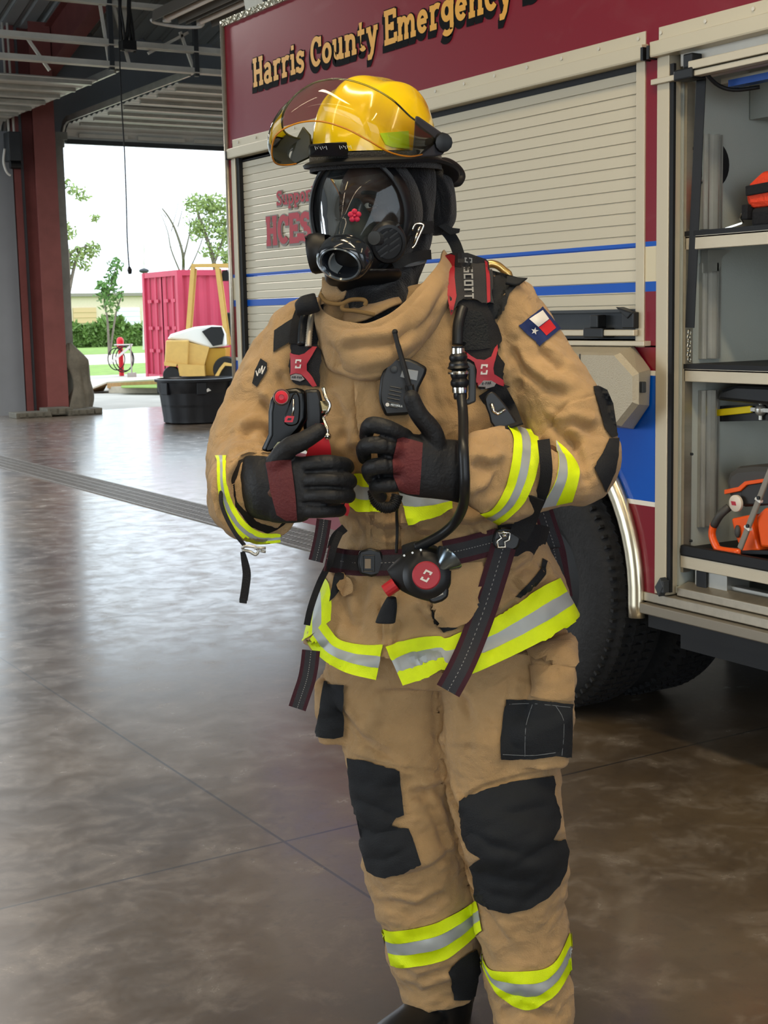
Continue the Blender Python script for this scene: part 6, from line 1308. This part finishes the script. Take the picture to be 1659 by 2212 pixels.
# neck flap at the back
mb = MB(); rings(mb, [(905, 350, 962, 352, 2.80, .05, .04), (905, 400, 980, 400, 2.81, .055, .04), (912, 440, 986, 445, 2.82, .05, .035), (922, 480, 984, 478, 2.83, .045, .03), (935, 510, 968, 505, 2.83, .03, .02)], 28, 2.3)
nf = eval_remesh(mb, .004, 3); sculpt(nf, [([(930, 380), (950, 420), (955, 480)], 7, -.008), ([(945, 370), (968, 420), (970, 470)], 7, .006)]); skinobj('neck_flap', nf, hoodm, helmet)
ribbon('flap_tail', [(945, 485, 2.80), (965, 500, 2.80), (982, 525, 2.79), (992, 552, 2.77), (1000, 575, 2.76)], .022, blk, helmet)
pprism('flap_tab', [(945, 488), (962, 482), (978, 492), (994, 494), (992, 503), (972, 508)], 2.78, .006, blk, helmet, .001)
# ================================================================ air pack harness
red = mat('harness_red', 'a01c2c', .6); wbm = mat('maroon_webbing', '3f1a25', .85, bump=.4, bscale=500); wbg = mat('grey_webbing', '35373c', .85, bump=.4, bscale=500); thr = mat('white_thread', '9b9a96', .8)
wbk = mat('black_webbing', '15161a', .8, bump=.4, bscale=500)
logo_r = mat('logo_red', 'a52634', .5); logo_w = mat('logo_white', 'd8d5d0', .5)
pack = thing('air_pack_harness', P(900, 1200, 2.55), 'black and maroon breathing apparatus harness with belt strapped over the tan jacket', 'harness')
def wband(name, pts, w, cols=3, parent=None, th=.003, fr=(.2, .8)):
    o = ribbon(name, pts, w, [wbm, wbg, wbm] if cols == 3 else [wbk], parent or pack, fr=fr if cols == 3 else (), th=th)
    if cols == 3:
        A = cr([P(*p[:3]) for p in pts], (len(pts)-1)*14); mb = MB()
        for i in range(0, len(A)-1, 2):
            e_ = _n(OC-A[i])*(th/2+.0006); mb.bar(A[i]+e_, A[i]+(A[i+1]-A[i])*.9+e_, .0012, .0008, up=tuple(_n(OC-A[i])))
        mb.build('stitching', thr, o)
    return o
def on(u, v, off=.006, b=None):
    h, d = cast(b or jb, u, v); D = np.dot(h-OC, FW) if h is not None else 2.55; return (u, v, D-off)
def follow(uv, off=.006, w=None): return [on(u, v, off)+((w,) if w else ()) for u, v in uv]
# right shoulder: pad, strap, cross logo
pd = patch('shoulder_pad', [(960, 552), (975, 546), (1010, 546), (1050, 560), (1056, 566), (1058, 600), (1059, 664), (1045, 664), (1020, 656), (1000, 658), (985, 668), (974, 682), (968, 650), (962, 600)], mat('pad_grey', '2a2a2d', .8, bump=.3, bscale=400), pack, jb, .022, .024, 8)
pdb = bvh_of(pd)
patch('pad_edge', [(960, 553), (974, 549), (984, 552), (982, 600), (986, 640), (978, 676), (974, 682), (968, 650), (962, 600)], red, pack, pdb, .0015, .002, 7)
patch('pad_edge', [(1047, 562), (1053, 566), (1058, 600), (1059, 652), (1052, 655), (1050, 600)], red, pack, pdb, .0015, .002, 7)
def textpatch(s, origin, ex_, ey_, cap, t, b_, m_, parent, name, wide=1, off=.001, ital=0):
    G = dict(glyphs(t)); h = t/2
    G['S'] = (.56, [[(.56, 1-h), (.08, 1-h), (.08, .5), (.5, .5), (.5, h), (0, h)]]); G['C'] = (.56, [[(.56, 1-h), (.08, 1-h), (.08, h), (.56, h)]]); G['O'] = (.6, [[(.08, h), (.08, 1-h), (.54, 1-h), (.54, h), (.04, h)]])
    G['T'] = (.56, [[(0, 1-h), (.56, 1-h)], [(.28, 0), (.28, 1)]]); G['A'] = (.6, [[(.02, 0), (.3, 1)], [(.58, 0), (.3, 1)], [(.14, .32), (.46, .32)]]); G['I'] = (.2, [[(.1, 0), (.1, 1)]]); G['R'] = (.58, [[(.08, 0), (.08, 1)], [(.08, 1-h), (.5, 1-h), (.5, .52), (.08, .52)], [(.26, .5), (.54, 0)]])
    G['P'] = (.56, [[(.08, 0), (.08, 1)], [(.08, 1-h), (.5, 1-h), (.5, .46), (.08, .46)]]); G['K'] = (.58, [[(.08, 0), (.08, 1)], [(.54, 1), (.12, .48)], [(.2, .56), (.56, 0)]]); G['-'] = (.36, [[(.04, .45), (.32, .45)]])
    G['M'] = (.7, [[(.08, 0), (.08, 1), (.35, .4), (.62, 1), (.62, 0)]]); G['L'] = (.5, [[(.08, 1), (.08, h), (.5, h)]]); G['N'] = (.6, [[(.08, 0), (.08, 1), (.52, 0), (.52, 1)]])
    mb = MB(); x = 0; ox, oy = origin; ex_ = np.array(ex_, float); ey_ = np.array(ey_, float)
    for ch in s:
        w, pls = G[ch]
        for pl in pls:
            pl = [tuple(np.array(a)+(np.array(b)-np.array(a))*k/4) for a, b in zip(pl, pl[1:]) for k in range(4)]+[pl[-1]]
            L__, R__ = ribbon2(pl, t); V = [np.array([ox, oy])+ex_*((x+p[0]+ital*p[1])*cap*wide)+ey_*(p[1]*cap) for p in L__+R__]; n = len(L__)
            pts = []
            for q_ in V:
                h3, d3 = cast(b_, *q_); pts.append((h3-d3*off) if h3 is not None else None)
            if any(p is None for p in pts): continue
            mb.add(pts, [(i, i+1, n+i+1, n+i) for i in range(n-1)])
        x += w+.14
    return mb.build(name, m_, parent, fix=False) if mb.v else None
LG = mat('lettering_grey', '8d8f90', .6)
def slogo(c, r, b_, m_, parent, rot=0, off=.0012):           # the two hooked strokes
    for sg_ in (1, -1):
        pl = [(-.42, .1), (-.42, .62), (.30, .62), (.30, .30), (-.02, .30)] if sg_ == 1 else [(.42, -.1), (.42, -.62), (-.30, -.62), (-.30, -.30), (.02, -.30)]
        cR, sR_ = math.cos(rot), math.sin(rot); L__, R__ = ribbon2(pl[:4], .24); mb = MB(); pts = []
        for x, y in L__+R__:
            x2 = x+y*.18; u = c[0]+r*(x2*cR-y*sR_); v = c[1]-r*(x2*sR_+y*cR); h3, d3 = cast(b_, u, v)
            if h3 is None: break
            pts.append(h3-d3*off)
        n = len(L__)
        if len(pts) == 2*n: mb.add(pts, [(i, i+1, n+i+1, n+i) for i in range(n-1)]); mb.build('logo', m_, parent, fix=False)
textpatch('SCOTT', (1001, 577), (.04, 1), (1, -.02), 20, .17, pdb, LG, pd, 'lettering', 1.0, off=.004)
slogo((1012, 562), 11, pdb, LG, pd, -math.pi/2)
patch('strap_pad', [(984, 664), (1000, 656), (1022, 655), (1046, 662), (1060, 690), (1072, 745), (1085, 790), (1092, 835), (1070, 842), (1032, 838), (1008, 800), (996, 745)], wbk, pack, jb, .016, .018, 8)
spb = bvh_of(jacket, *[c for c in pack.children if c.name.startswith('strap_pad')])
patch('strap_webbing', [(998, 676), (1018, 672), (1040, 674), (1052, 700), (1058, 752), (1035, 756), (1002, 756), (994, 720)], mat('ribbed_webbing', '1c2024', .85, bump=.8, bscale=260), pack, spb, .003, .003, 7)
xo = patch('cross_badge', [(998, 762), (1004, 759), (1018, 770), (1030, 777), (1046, 778), (1060, 772), (1066, 756), (1072, 745), (1074, 757), (1068, 778), (1064, 796), (1066, 808), (1078, 816), (1089, 824), (1088, 834), (1074, 830), (1060, 822), (1044, 822), (1030, 838), (1028, 820), (1030, 800), (1024, 782), (1008, 774)], logo_r, pack, spb, .005, .003, 6)
xb = bvh_of(xo); slogo((1046, 798), 15, xb, logo_w, xo)
patch('badge_plate', [(1030, 836), (1044, 822), (1060, 822), (1070, 828), (1066, 834), (1040, 842)], mat('badge_grey', '8b8787', .6), pack, spb, .005, .003, 5)
textpatch('AIR-PAK', (1034, 833), (1, -.12), (.05, -1), 6, .2, bvh_of(*[c for c in pack.children if c.name.startswith('badge_plate')]), M['blackp'], pack, 'lettering', 1.05)
wband('shoulder_webbing', follow([(1060, 840), (1075, 865), (1088, 890), (1100, 925)], .012), .05, 1)
pprism('strap_buckle', smoothpoly([(1046, 862), (1062, 845), (1078, 858), (1096, 880), (1112, 905), (1118, 922), (1068, 924), (1056, 896)], 2), 2.465, .02, M['blackp'], pack, .004)
mb = MB(); mb.tube([P(u, v, 2.455) for u, v in ((1062, 872), (1066, 888), (1075, 894), (1092, 884))], .003, 8); mb.build('buckle_bar', M['chrome'], pack, smooth=True)
# hose down the right chest and round to the regulator
hs = mat('hose_rubber', '15181c', .4)
mb = MB(); hp_ = [on(1000, 665, .022), on(990, 700, .022), on(988, 745, .022)]; mb.tube(cr([P(*p) for p in hp_], 20), .0098, 12); mb.build('air_hose', hs, pack, smooth=True)
mb = MB(); hp2 = [(996, 855, 2.455), (1000, 890, 2.43), (1001, 930, 2.375), (1001, 965, 2.325), (1003, 1010, 2.315), (1004, 1050, 2.32), (1001, 1090, 2.36), (985, 1125, 2.40), (960, 1150, 2.42), (930, 1168, 2.43), (900, 1182, 2.44)]
mb.tube(cr([P(*p) for p in hp2], 70), [.0088]*70, 14); mb.build('air_hose', hs, pack, smooth=True)
mb = MB(); c_ = [P(u, v, 2.46) for u, v in ((989, 748), (990, 775), (991, 800), (993, 830), (995, 862))]; mb.tube(cr(c_, 21), [.011, .011, .011, .012, .016, .016, .014, .017, .017, .020, .012, .015, .015, .013, .016, .016, .013, .011, .012, .012, .011], 16); mb.build('hose_coupling', M['blackp'], pack, smooth=30)
mb = MB(); mb.lathe(P(991, 805, 2.46), UP, [(.019, -.002), (.0195, .001), (.018, .003)], 20); mb.lathe(P(993, 842, 2.46), UP, [(.013, -.005), (.0135, .0), (.013, .005)], 20); mb.lathe(P(989, 762, 2.46), UP, [(.0115, -.008), (.012, .0), (.0115, .008)], 20); mb.each('metal_ring', M['chrome'], pack, smooth=30)
pprism('hose_bracket', [(996, 782), (1012, 780), (1026, 790), (1028, 830), (1028, 868), (1014, 874), (997, 876), (996, 866), (1012, 862), (1012, 800), (996, 796)], 2.455, .022, M['darkgrey'], pack, .003)
# left shoulder
wband('shoulder_webbing', follow([(672, 668), (660, 700), (655, 745)], .014), .052, 1)
mb = MB(); mb.tube(cr([P(*on(u, v, .03)) for u, v in ((662, 676), (655, 700), (652, 745))], 14), .0085, 10); mb.build('pressure_line', hs, pack, smooth=True)
mb = MB(); A = cr([P(*on(u, v, .03)) for u, v in ((675, 674), (670, 700), (666, 748))], 40)
mb.tube(A, [.0055+.0012*(k % 2) for k in range(40)], 8); mb.build('braided_line', mat('braid', 'b9b1a2', .4, .6), pack, smooth=True)
mb = MB(); rings(mb, [(636, 655, 640, 682, 2.57, .02, .02), (650, 640, 668, 680, 2.565, .025, .025), (680, 632, 692, 672, 2.57, .02, .03)], 20, 2.2, mode='arm'); skinobj('rolled_pad', eval_remesh(mb, .003, 2), blk, pack)
patch('strap_pad', [(632, 744), (690, 750), (698, 780), (696, 838), (655, 836), (628, 824), (630, 780)], wbk, pack, jb, .018, .02, 7)
spb2 = bvh_of(*[c for c in pack.children if c.name.startswith('strap_pad')])
xo2 = patch('cross_badge', [(628, 762), (636, 766), (648, 768), (660, 764), (676, 750), (686, 750), (672, 774), (664, 786), (664, 800), (674, 812), (686, 834), (676, 836), (662, 818), (652, 808), (640, 806), (629, 810), (630, 790)], logo_r, pack, spb2, .004, .003, 5)
slogo((644, 786), 13, bvh_of(xo2), logo_w, xo2)
patch('badge_plate', [(628, 812), (640, 807), (652, 809), (660, 820), (650, 824), (628, 820)], mat('badge_grey2', '8b8787', .6), pack, spb2, .004, .003, 5)
textpatch('AIR-PAK', (630, 817), (1, .06), (0, -1), 5, .2, bvh_of([c for c in pack.children if c.name.startswith('badge_plate')][-1]), M['blackp'], pack, 'lettering', 1.05)
# gauge and alarm unit in the picture-left hand
gls = mat('glossy_black_case', '040506', .25, coat=0, spec=.25)
gu = pprism('alarm_console', [(598, 848), (612, 842), (640, 838), (662, 842), (664, 905), (650, 930), (632, 950), (610, 965), (590, 980), (570, 985), (566, 968), (580, 938), (580, 890), (586, 856)], 2.42, .045, gls, pack, .008)
gub = bvh_of(gu)
mb = MB(); c0 = P(608, 858, 2.415); dv = _n(OC-c0); mb.lathe(c0, dv, [(.014, -.01), (.0145, .002), (.013, .004), (.0115, .002), (0, .002)], 24); mb.build('button_bezel', mat('bezel', '8f7f74', .3, .6), gu, smooth=40)
mb = MB(); mb.lathe(c0+dv*.001, dv, [(.0112, 0), (.0108, .006), (.005, .008), (.0045, .005), (0, .005)], 24); mb.build('alarm_button', mat('button_red', 'd11f35', .4), gu, smooth=40)
pprism('console_ridge', smoothpoly([(632, 852), (644, 850), (648, 868), (647, 905), (640, 918), (622, 920), (612, 908), (622, 880)], 2), 2.412, .012, gls, gu, .003)
mb = MB(); mb.tube([P(634, 862, 2.408), P(634, 885, 2.407), P(631, 898, 2.408)], .0016, 6); mb.build('chrome_trim', M['chrome'], gu, smooth=True)
pprism('logo', [(616, 902), (620, 898), (636, 899), (632, 912), (614, 912)], 2.4105, .001, mat('logo_bright_red', 'd8203a', .4), gu, 0)
pprism('logo_centre', [(622, 903), (630, 903), (628, 908), (620, 908)], 2.4098, .001, gls, gu, 0)
pprism('gauge_face', [(590, 968), (600, 955), (616, 952), (610, 964), (594, 974)], 2.405, .002, mat('gauge_face', 'a9b08c', .3), gu, 0)
pprism('console_back', [(655, 842), (690, 840), (698, 870), (698, 935), (672, 945), (655, 930)], 2.45, .03, M['blackp'], pack, .006)
mb = MB(); mb.tube(cr([P(*p) for p in ((699, 838, 2.44), (704, 858, 2.43), (712, 875, 2.43), (706, 892, 2.43), (698, 900, 2.44), (706, 925, 2.43), (708, 940, 2.43))], 30), .0035, 8); mb.ball(P(707, 942, 2.43), .007, 10, 8); mb.build('snap_hook', M['chrome'], pack, smooth=True)
mb = MB(); mb.bar(P(698, 868, 2.44), P(703, 890, 2.43), .014, .01); mb.build('hook_gate', mat('hook_body', 'b9b59b', .25, .9), pack, bevel=.002)
ribbon('red_pull_strap', [(692, 915, 2.44, .018), (694, 940, 2.43, .022), (692, 965, 2.43, .036), (688, 990, 2.44, .045)], .03, mat('bright_red_nylon', 'c01826', .6), pack)
ribbon('red_pull_strap', [(742, 1080, 2.44), (748, 1098, 2.43), (744, 1112, 2.43)], .012, mat('bright_red_nylon2', 'c01826', .6), pack)
# belt, buckle, regulator
wband('waist_belt', follow([(706, 1206), (735, 1212), (770, 1216), (820, 1216), (870, 1214)], .014), .047)
wband('waist_belt', follow([(960, 1196), (1000, 1188), (1040, 1178), (1080, 1168)], .014), .047)
wband('waist_belt', follow([(1080, 1170), (1120, 1166), (1160, 1168), (1178, 1172)], .010), .06, 1)
bd = on(800, 1215, .026)[2]
bo = pprism('belt_buckle', smoothpoly([(776, 1190), (824, 1190), (826, 1240), (778, 1240)], 2), bd, .018, M['blackp'], pack, .004)
mb = MB(); f_ = [P(u, v, bd-.003) for u, v in ((784, 1200), (808, 1200), (808, 1234), (784, 1234))]; mb.tube(f_, .0022, 6, closed=True); mb.build('buckle_frame', M['darkgrey'], bo)
pprism('buckle_window', [(788, 1207), (801, 1207), (801, 1228), (788, 1228)], bd-.004, .003, mat('buckle_tan', '8d7d66', .5), bo, 0)
rg = thing('x', (0, 0, 0), '', ''); bpy.data.objects.remove(rg)
rD = 2.44
mb = MB(); rings(mb, [(836, 1232, 848, 1256, rD, .01, .02), (850, 1216, 862, 1272, rD, .02, .02), (875, 1196, 885, 1285, rD-.002, .028, .02), (905, 1184, 915, 1296, rD-.005, .032, .025), (935, 1182, 945, 1300, rD, .030, .025), (962, 1196, 962, 1284, rD, .02, .02), (975, 1214, 974, 1262, rD, .01, .02)], 28, 2.1, mode='arm')
rgo = skinobj('regulator', eval_remesh(mb, .0025, 2), M['blackr'], pack); rgb = bvh_of(rgo)
mb = MB(); rings(mb, [(868, 1178, 870, 1240, 2.47, .02, .02), (905, 1168, 905, 1240, 2.47, .02, .02), (945, 1180, 940, 1240, 2.47, .02, .02)], 24, 2.1, mode='arm'); skinobj('regulator_cover', eval_remesh(mb, .003, 2), blk, pack)
cr_ = P(921, 1243, 2.392); dv = _n(OC-cr_-RT*.2*0); mb = MB(); mb.lathe(cr_-dv*.02, dv, [(.040, -.01), (.041, .004), (.034, .010), (.026, .014)], 36); mb.build('purge_housing', M['blackp'], rgo, smooth=35)
mb = MB(); lathe2(mb, cr_-dv*.006, dv, RT, [(.0245, 0), (.0245, .004), (.0225, .006), (0, .0065)], 1, 36); dk = mb.build('red_purge_disc', logo_r, rgo, smooth=35); slogo((921, 1244), 17, bvh_of(dk), logo_w, rgo, math.radians(-25))
mb = MB(); c1 = P(958, 1222, 2.415); ax_ = _n(P(980, 1196, 2.42)-P(935, 1246, 2.40)); lathe2(mb, P(945, 1232, 2.41), ax_, dv, [(.010, 0), (.018, .012), (.033, .028), (.034, .032)], .8, 30); mb.build('metal_cone', mat('dark_chrome', '6d7880', .2, .9), rgo, smooth=35)
pprism('regulator_outlet', smoothpoly([(922, 1272), (962, 1262), (968, 1290), (940, 1304), (926, 1298)], 2), 2.405, .02, M['blackp'], rgo, .004)
pprism('outlet_label', [(930, 1284), (955, 1274), (958, 1284), (933, 1294)], 2.402, .003, M['steel'], rgo, .001)
mb = MB(); c2 = P(843, 1270, 2.43); d2 = _n(P(856, 1262, 2.43)-P(836, 1276, 2.43)); mb.cyl(c2-d2*.011, c2+d2*.012, .012, .0125, 14); mb.build('bypass_knob', mat('knob_red', 'b8242c', .5), rgo, bevel=.001)
for k in range(3):
    mb = MB(); mb.cyl(P(873+18*k, 1200-6*k, 2.415), P(873+18*k, 1200-6*k, 2.408), .002, n=8); mb.build('rivet', M['galv'], rgo)
mb = MB(); rings(mb, [(836, 1290, 856, 1290, 2.46, .012, .012), (822, 1315, 858, 1312, 2.46, .015, .015), (810, 1345, 854, 1346, 2.455, .012, .012)], 20, 2.6); skinobj('hanging_pouch', eval_remesh(mb, .0025, 2), blk, pack)
# hanging and side straps
wband('hanging_strap', [on(1088, 1180, .02), on(1070, 1240, .018), on(1048, 1310, .02), on(1020, 1385, .02), (996, 1440, 2.46), (968, 1492, 2.46)], .046)
pprism('cam_buckle', smoothpoly([(1068, 1150), (1078, 1140), (1106, 1140), (1124, 1152), (1122, 1178), (1108, 1190), (1076, 1188), (1064, 1176)], 2), on(1090, 1165, .03)[2], .02, M['blackp'], pack, .004)
mb = MB(); bD = on(1090, 1165, .036)[2]; mb.tube([P(u, v, bD) for u, v in ((1076, 1150), (1102, 1150), (1100, 1166), (1090, 1170), (1092, 1182), (1076, 1182), (1074, 1168), (1084, 1162))], .0025, 6, closed=True); mb.cyl(P(1086, 1156, bD), P(1094, 1156, bD), .004); mb.build('buckle_metal', M['chrome'], pack, smooth=True)
ribbon('side_strap', [(1174, 950, 2.40), (1178, 985, 2.385), (1180, 1020, 2.385), (1174, 1055, 2.40), (1158, 1095, 2.43), (1136, 1130, 2.45), (1112, 1155, 2.45)], .021, wbk, pack)
ribbon('side_strap', [(1158, 1075, 2.405, .028), (1140, 1120, 2.44, .034), (1118, 1160, 2.45, .034)], .03, wbk, pack)
wband('back_strap', [(1168, 1090, 2.80), (1184, 1140, 2.82), (1200, 1190, 2.83), (1208, 1240, 2.84), (1216, 1290, 2.85)], .040)
wband('back_strap', [(1196, 1186, 2.80), (1206, 1230, 2.80), (1212, 1270, 2.80), (1222, 1330, 2.80)], .034)
wband('hanging_strap', [(700, 1122, 2.56), (696, 1150, 2.56), (690, 1180, 2.56), (682, 1212, 2.56)], .027)
ribbon('waist_loop', [(735, 1150, 2.56), (722, 1180, 2.54), (712, 1215, 2.54), (690, 1260, 2.56), (672, 1310, 2.545), (663, 1350, 2.545)], .012, wbk, pack)
ribbon('waist_loop', [(745, 1140, 2.60), (724, 1160, 2.6), (716, 1185, 2.6)], .016, wbk, pack)
wband('hanging_strap', [(672, 1405, 2.53), (668, 1440, 2.53), (662, 1470, 2.53), (652, 1500, 2.53), (642, 1530, 2.53)], .033)
# clip and strap hanging from the left cuff
mb = MB(); mb.tube(cr([P(*p) for p in ((478, 1050, 2.40), (478, 1085, 2.38), (490, 1120, 2.37), (510, 1155, 2.36), (528, 1178, 2.36))], 24), .0035, 8); mb.build('cuff_cord', wbk, pack, smooth=True)
mb = MB(); mb.tube(cr([P(*p) for p in ((523, 1184, 2.36), (530, 1180, 2.355), (550, 1182, 2.355), (558, 1190, 2.355), (552, 1198, 2.355), (540, 1192, 2.355), (524, 1188, 2.36))], 24), .0028, 6); mb.bar(P(550, 1184, 2.355), P(574, 1184, 2.355), .006, .004); mb.bar(P(562, 1190, 2.355), P(574, 1192, 2.355), .004, .004); mb.build('clip', M['galv'], pack, smooth=True)
ribbon('clip_strap', [(524, 1192, 2.36, .008), (529, 1215, 2.36, .012), (533, 1240, 2.36, .014), (530, 1270, 2.36, .014), (526, 1296, 2.36, .014)], .014, wbk, pack)
pprism('strap_end', [(517, 1292), (534, 1294), (533, 1304), (517, 1302)], 2.358, .005, blk, pack, .001)
cyl = mat('cylinder_wrap', '20242a', .35, coat=.3)
mb = MB(); b0_, b1_ = P(885, 1120, 2.97), P(885, 690, 2.97); b1_ = np.array([b0_[0], b0_[1], b1_[2]]); hgt = b1_[2]-b0_[2]
mb.lathe(b0_, UP, [(.0, -.02), (.05, -.015), (.082, .03), (.088, .07), (.088, hgt-.07), (.07, hgt-.02), (.025, hgt), (.02, hgt+.03), (0, hgt+.03)], 32, caps=False); mb.build('air_cylinder', cyl, pack, smooth=40)
mb = MB(); mb.obox((b0_+b1_)/2-FW*.10, RT*.10, FW*.008, UP*(hgt/2+.02)); mb.build('back_plate', M['blackp'], pack, bevel=.01)
mb = MB(); mb.tube(cr([P(*p) for p in ((1046, 578, 2.80), (1058, 570, 2.80), (1074, 573, 2.80), (1088, 584, 2.80), (1100, 598, 2.80), (1090, 640, 2.82))], 20), .0075, 8); mb.build('brass_line', mat('brass', 'c2a566', .3, .8), pack, smooth=True)
# ================================================================ radio in its chest pocket
rad = thing('two_way_radio', P(865, 850, 2.50), 'black handheld radio with antenna sticking out of the chest pocket', 'radio')
rt_ = lambda u, v: 2.488-(v-840)*.0001
pprism('case', [(838, 776), (850, 772), (885, 775), (902, 782), (923, 794), (920, 808), (905, 838), (900, 862), (884, 896), (832, 899), (820, 870), (818, 850), (822, 815), (832, 790)], 2.485, .032, M['blackp'], rad, .005, tiltD=rt_)
pprism('screen', [(870, 796), (904, 801), (901, 823), (864, 815)], 2.48, .002, mat('screen_grey', '7f8386', .3), rad, .001, tiltD=lambda u, v: rt_(u, v)-.003)
mb = MB()
for k in range(6): mb.tube([P(843-2*k, 835+8.2*k, 2.481), P(869-2*k, 840+8.2*k, 2.480)], .0011, 5)
mb.build('speaker_grille', M['darkgrey'], rad)
mb = MB(); c0 = P(852, 798, 2.481); mb.lathe(c0, _n(OC-c0), [(.006, -.002), (.006, .002), (.004, .003), (0, .003)], 16); mb.build('emergency_button', M['darkgrey'], rad, smooth=40)
mb = MB(); mb.tube(cr([P(*p) for p in ((886, 842, 2.466), (878, 810, 2.468), (868, 775, 2.472), (858, 740, 2.475), (853, 718, 2.477))], 20), [.0048]*14+[.0042]*6, 10); mb.ball(P(853, 717, 2.477), .0052, 10, 8); mb.build('antenna', M['blackr'], rad, smooth=True)
mb = MB(); mb.cyl(P(888, 852, 2.468), P(884, 832, 2.466), .008); mb.build('antenna_base', M['blackp'], rad)
slm = MB(); c0 = P(837, 874, 2.479); slm.lathe(c0, _n(OC-c0), [(.0035, -.001), (.0035, .001), (0, .001)], 14); slm.build('maker_mark', M['white'], rad)
rc = bvh_of([c for c in rad.children if c.name.startswith('case')][0])
textpatch('MOTOROLA', (844, 876), (1, .16), (.05, -1), 4.6, .2, rc, M['galv'], rad, 'lettering', .95)
pk = patch('radio_pocket', [(820, 905), (833, 896), (878, 888), (892, 900), (900, 918), (905, 945), (880, 955), (842, 940)], tan, jacket, jb, .030, .022, 7)
# coiled radio lead below the glove
mb = MB(); A = cr([P(*p) for p in ((806, 1060, 2.47), (812, 1082, 2.46), (830, 1096, 2.455), (850, 1092, 2.455), (858, 1070, 2.46))], 200); C = []
for i, c in enumerate(A):
    t = _n(A[min(i+1, 199)]-A[max(i-1, 0)]); s = _n(np.cross(t, FW)); w = np.cross(s, t); a = i*2*math.pi/7.5; C.append(c+.0085*(math.cos(a)*s+math.sin(a)*w))
mb.tube(C, .0022, 6); mb.build('coiled_lead', M['blackr'], rad, smooth=True)
mb = MB(); mb.tube(cr([P(*p) for p in ((858, 1072, 2.46), (857, 1110, 2.50), (858, 1150, 2.51), (856, 1195, 2.50))], 20), .0028, 6); mb.build('lead', M['blackr'], rad, smooth=True)
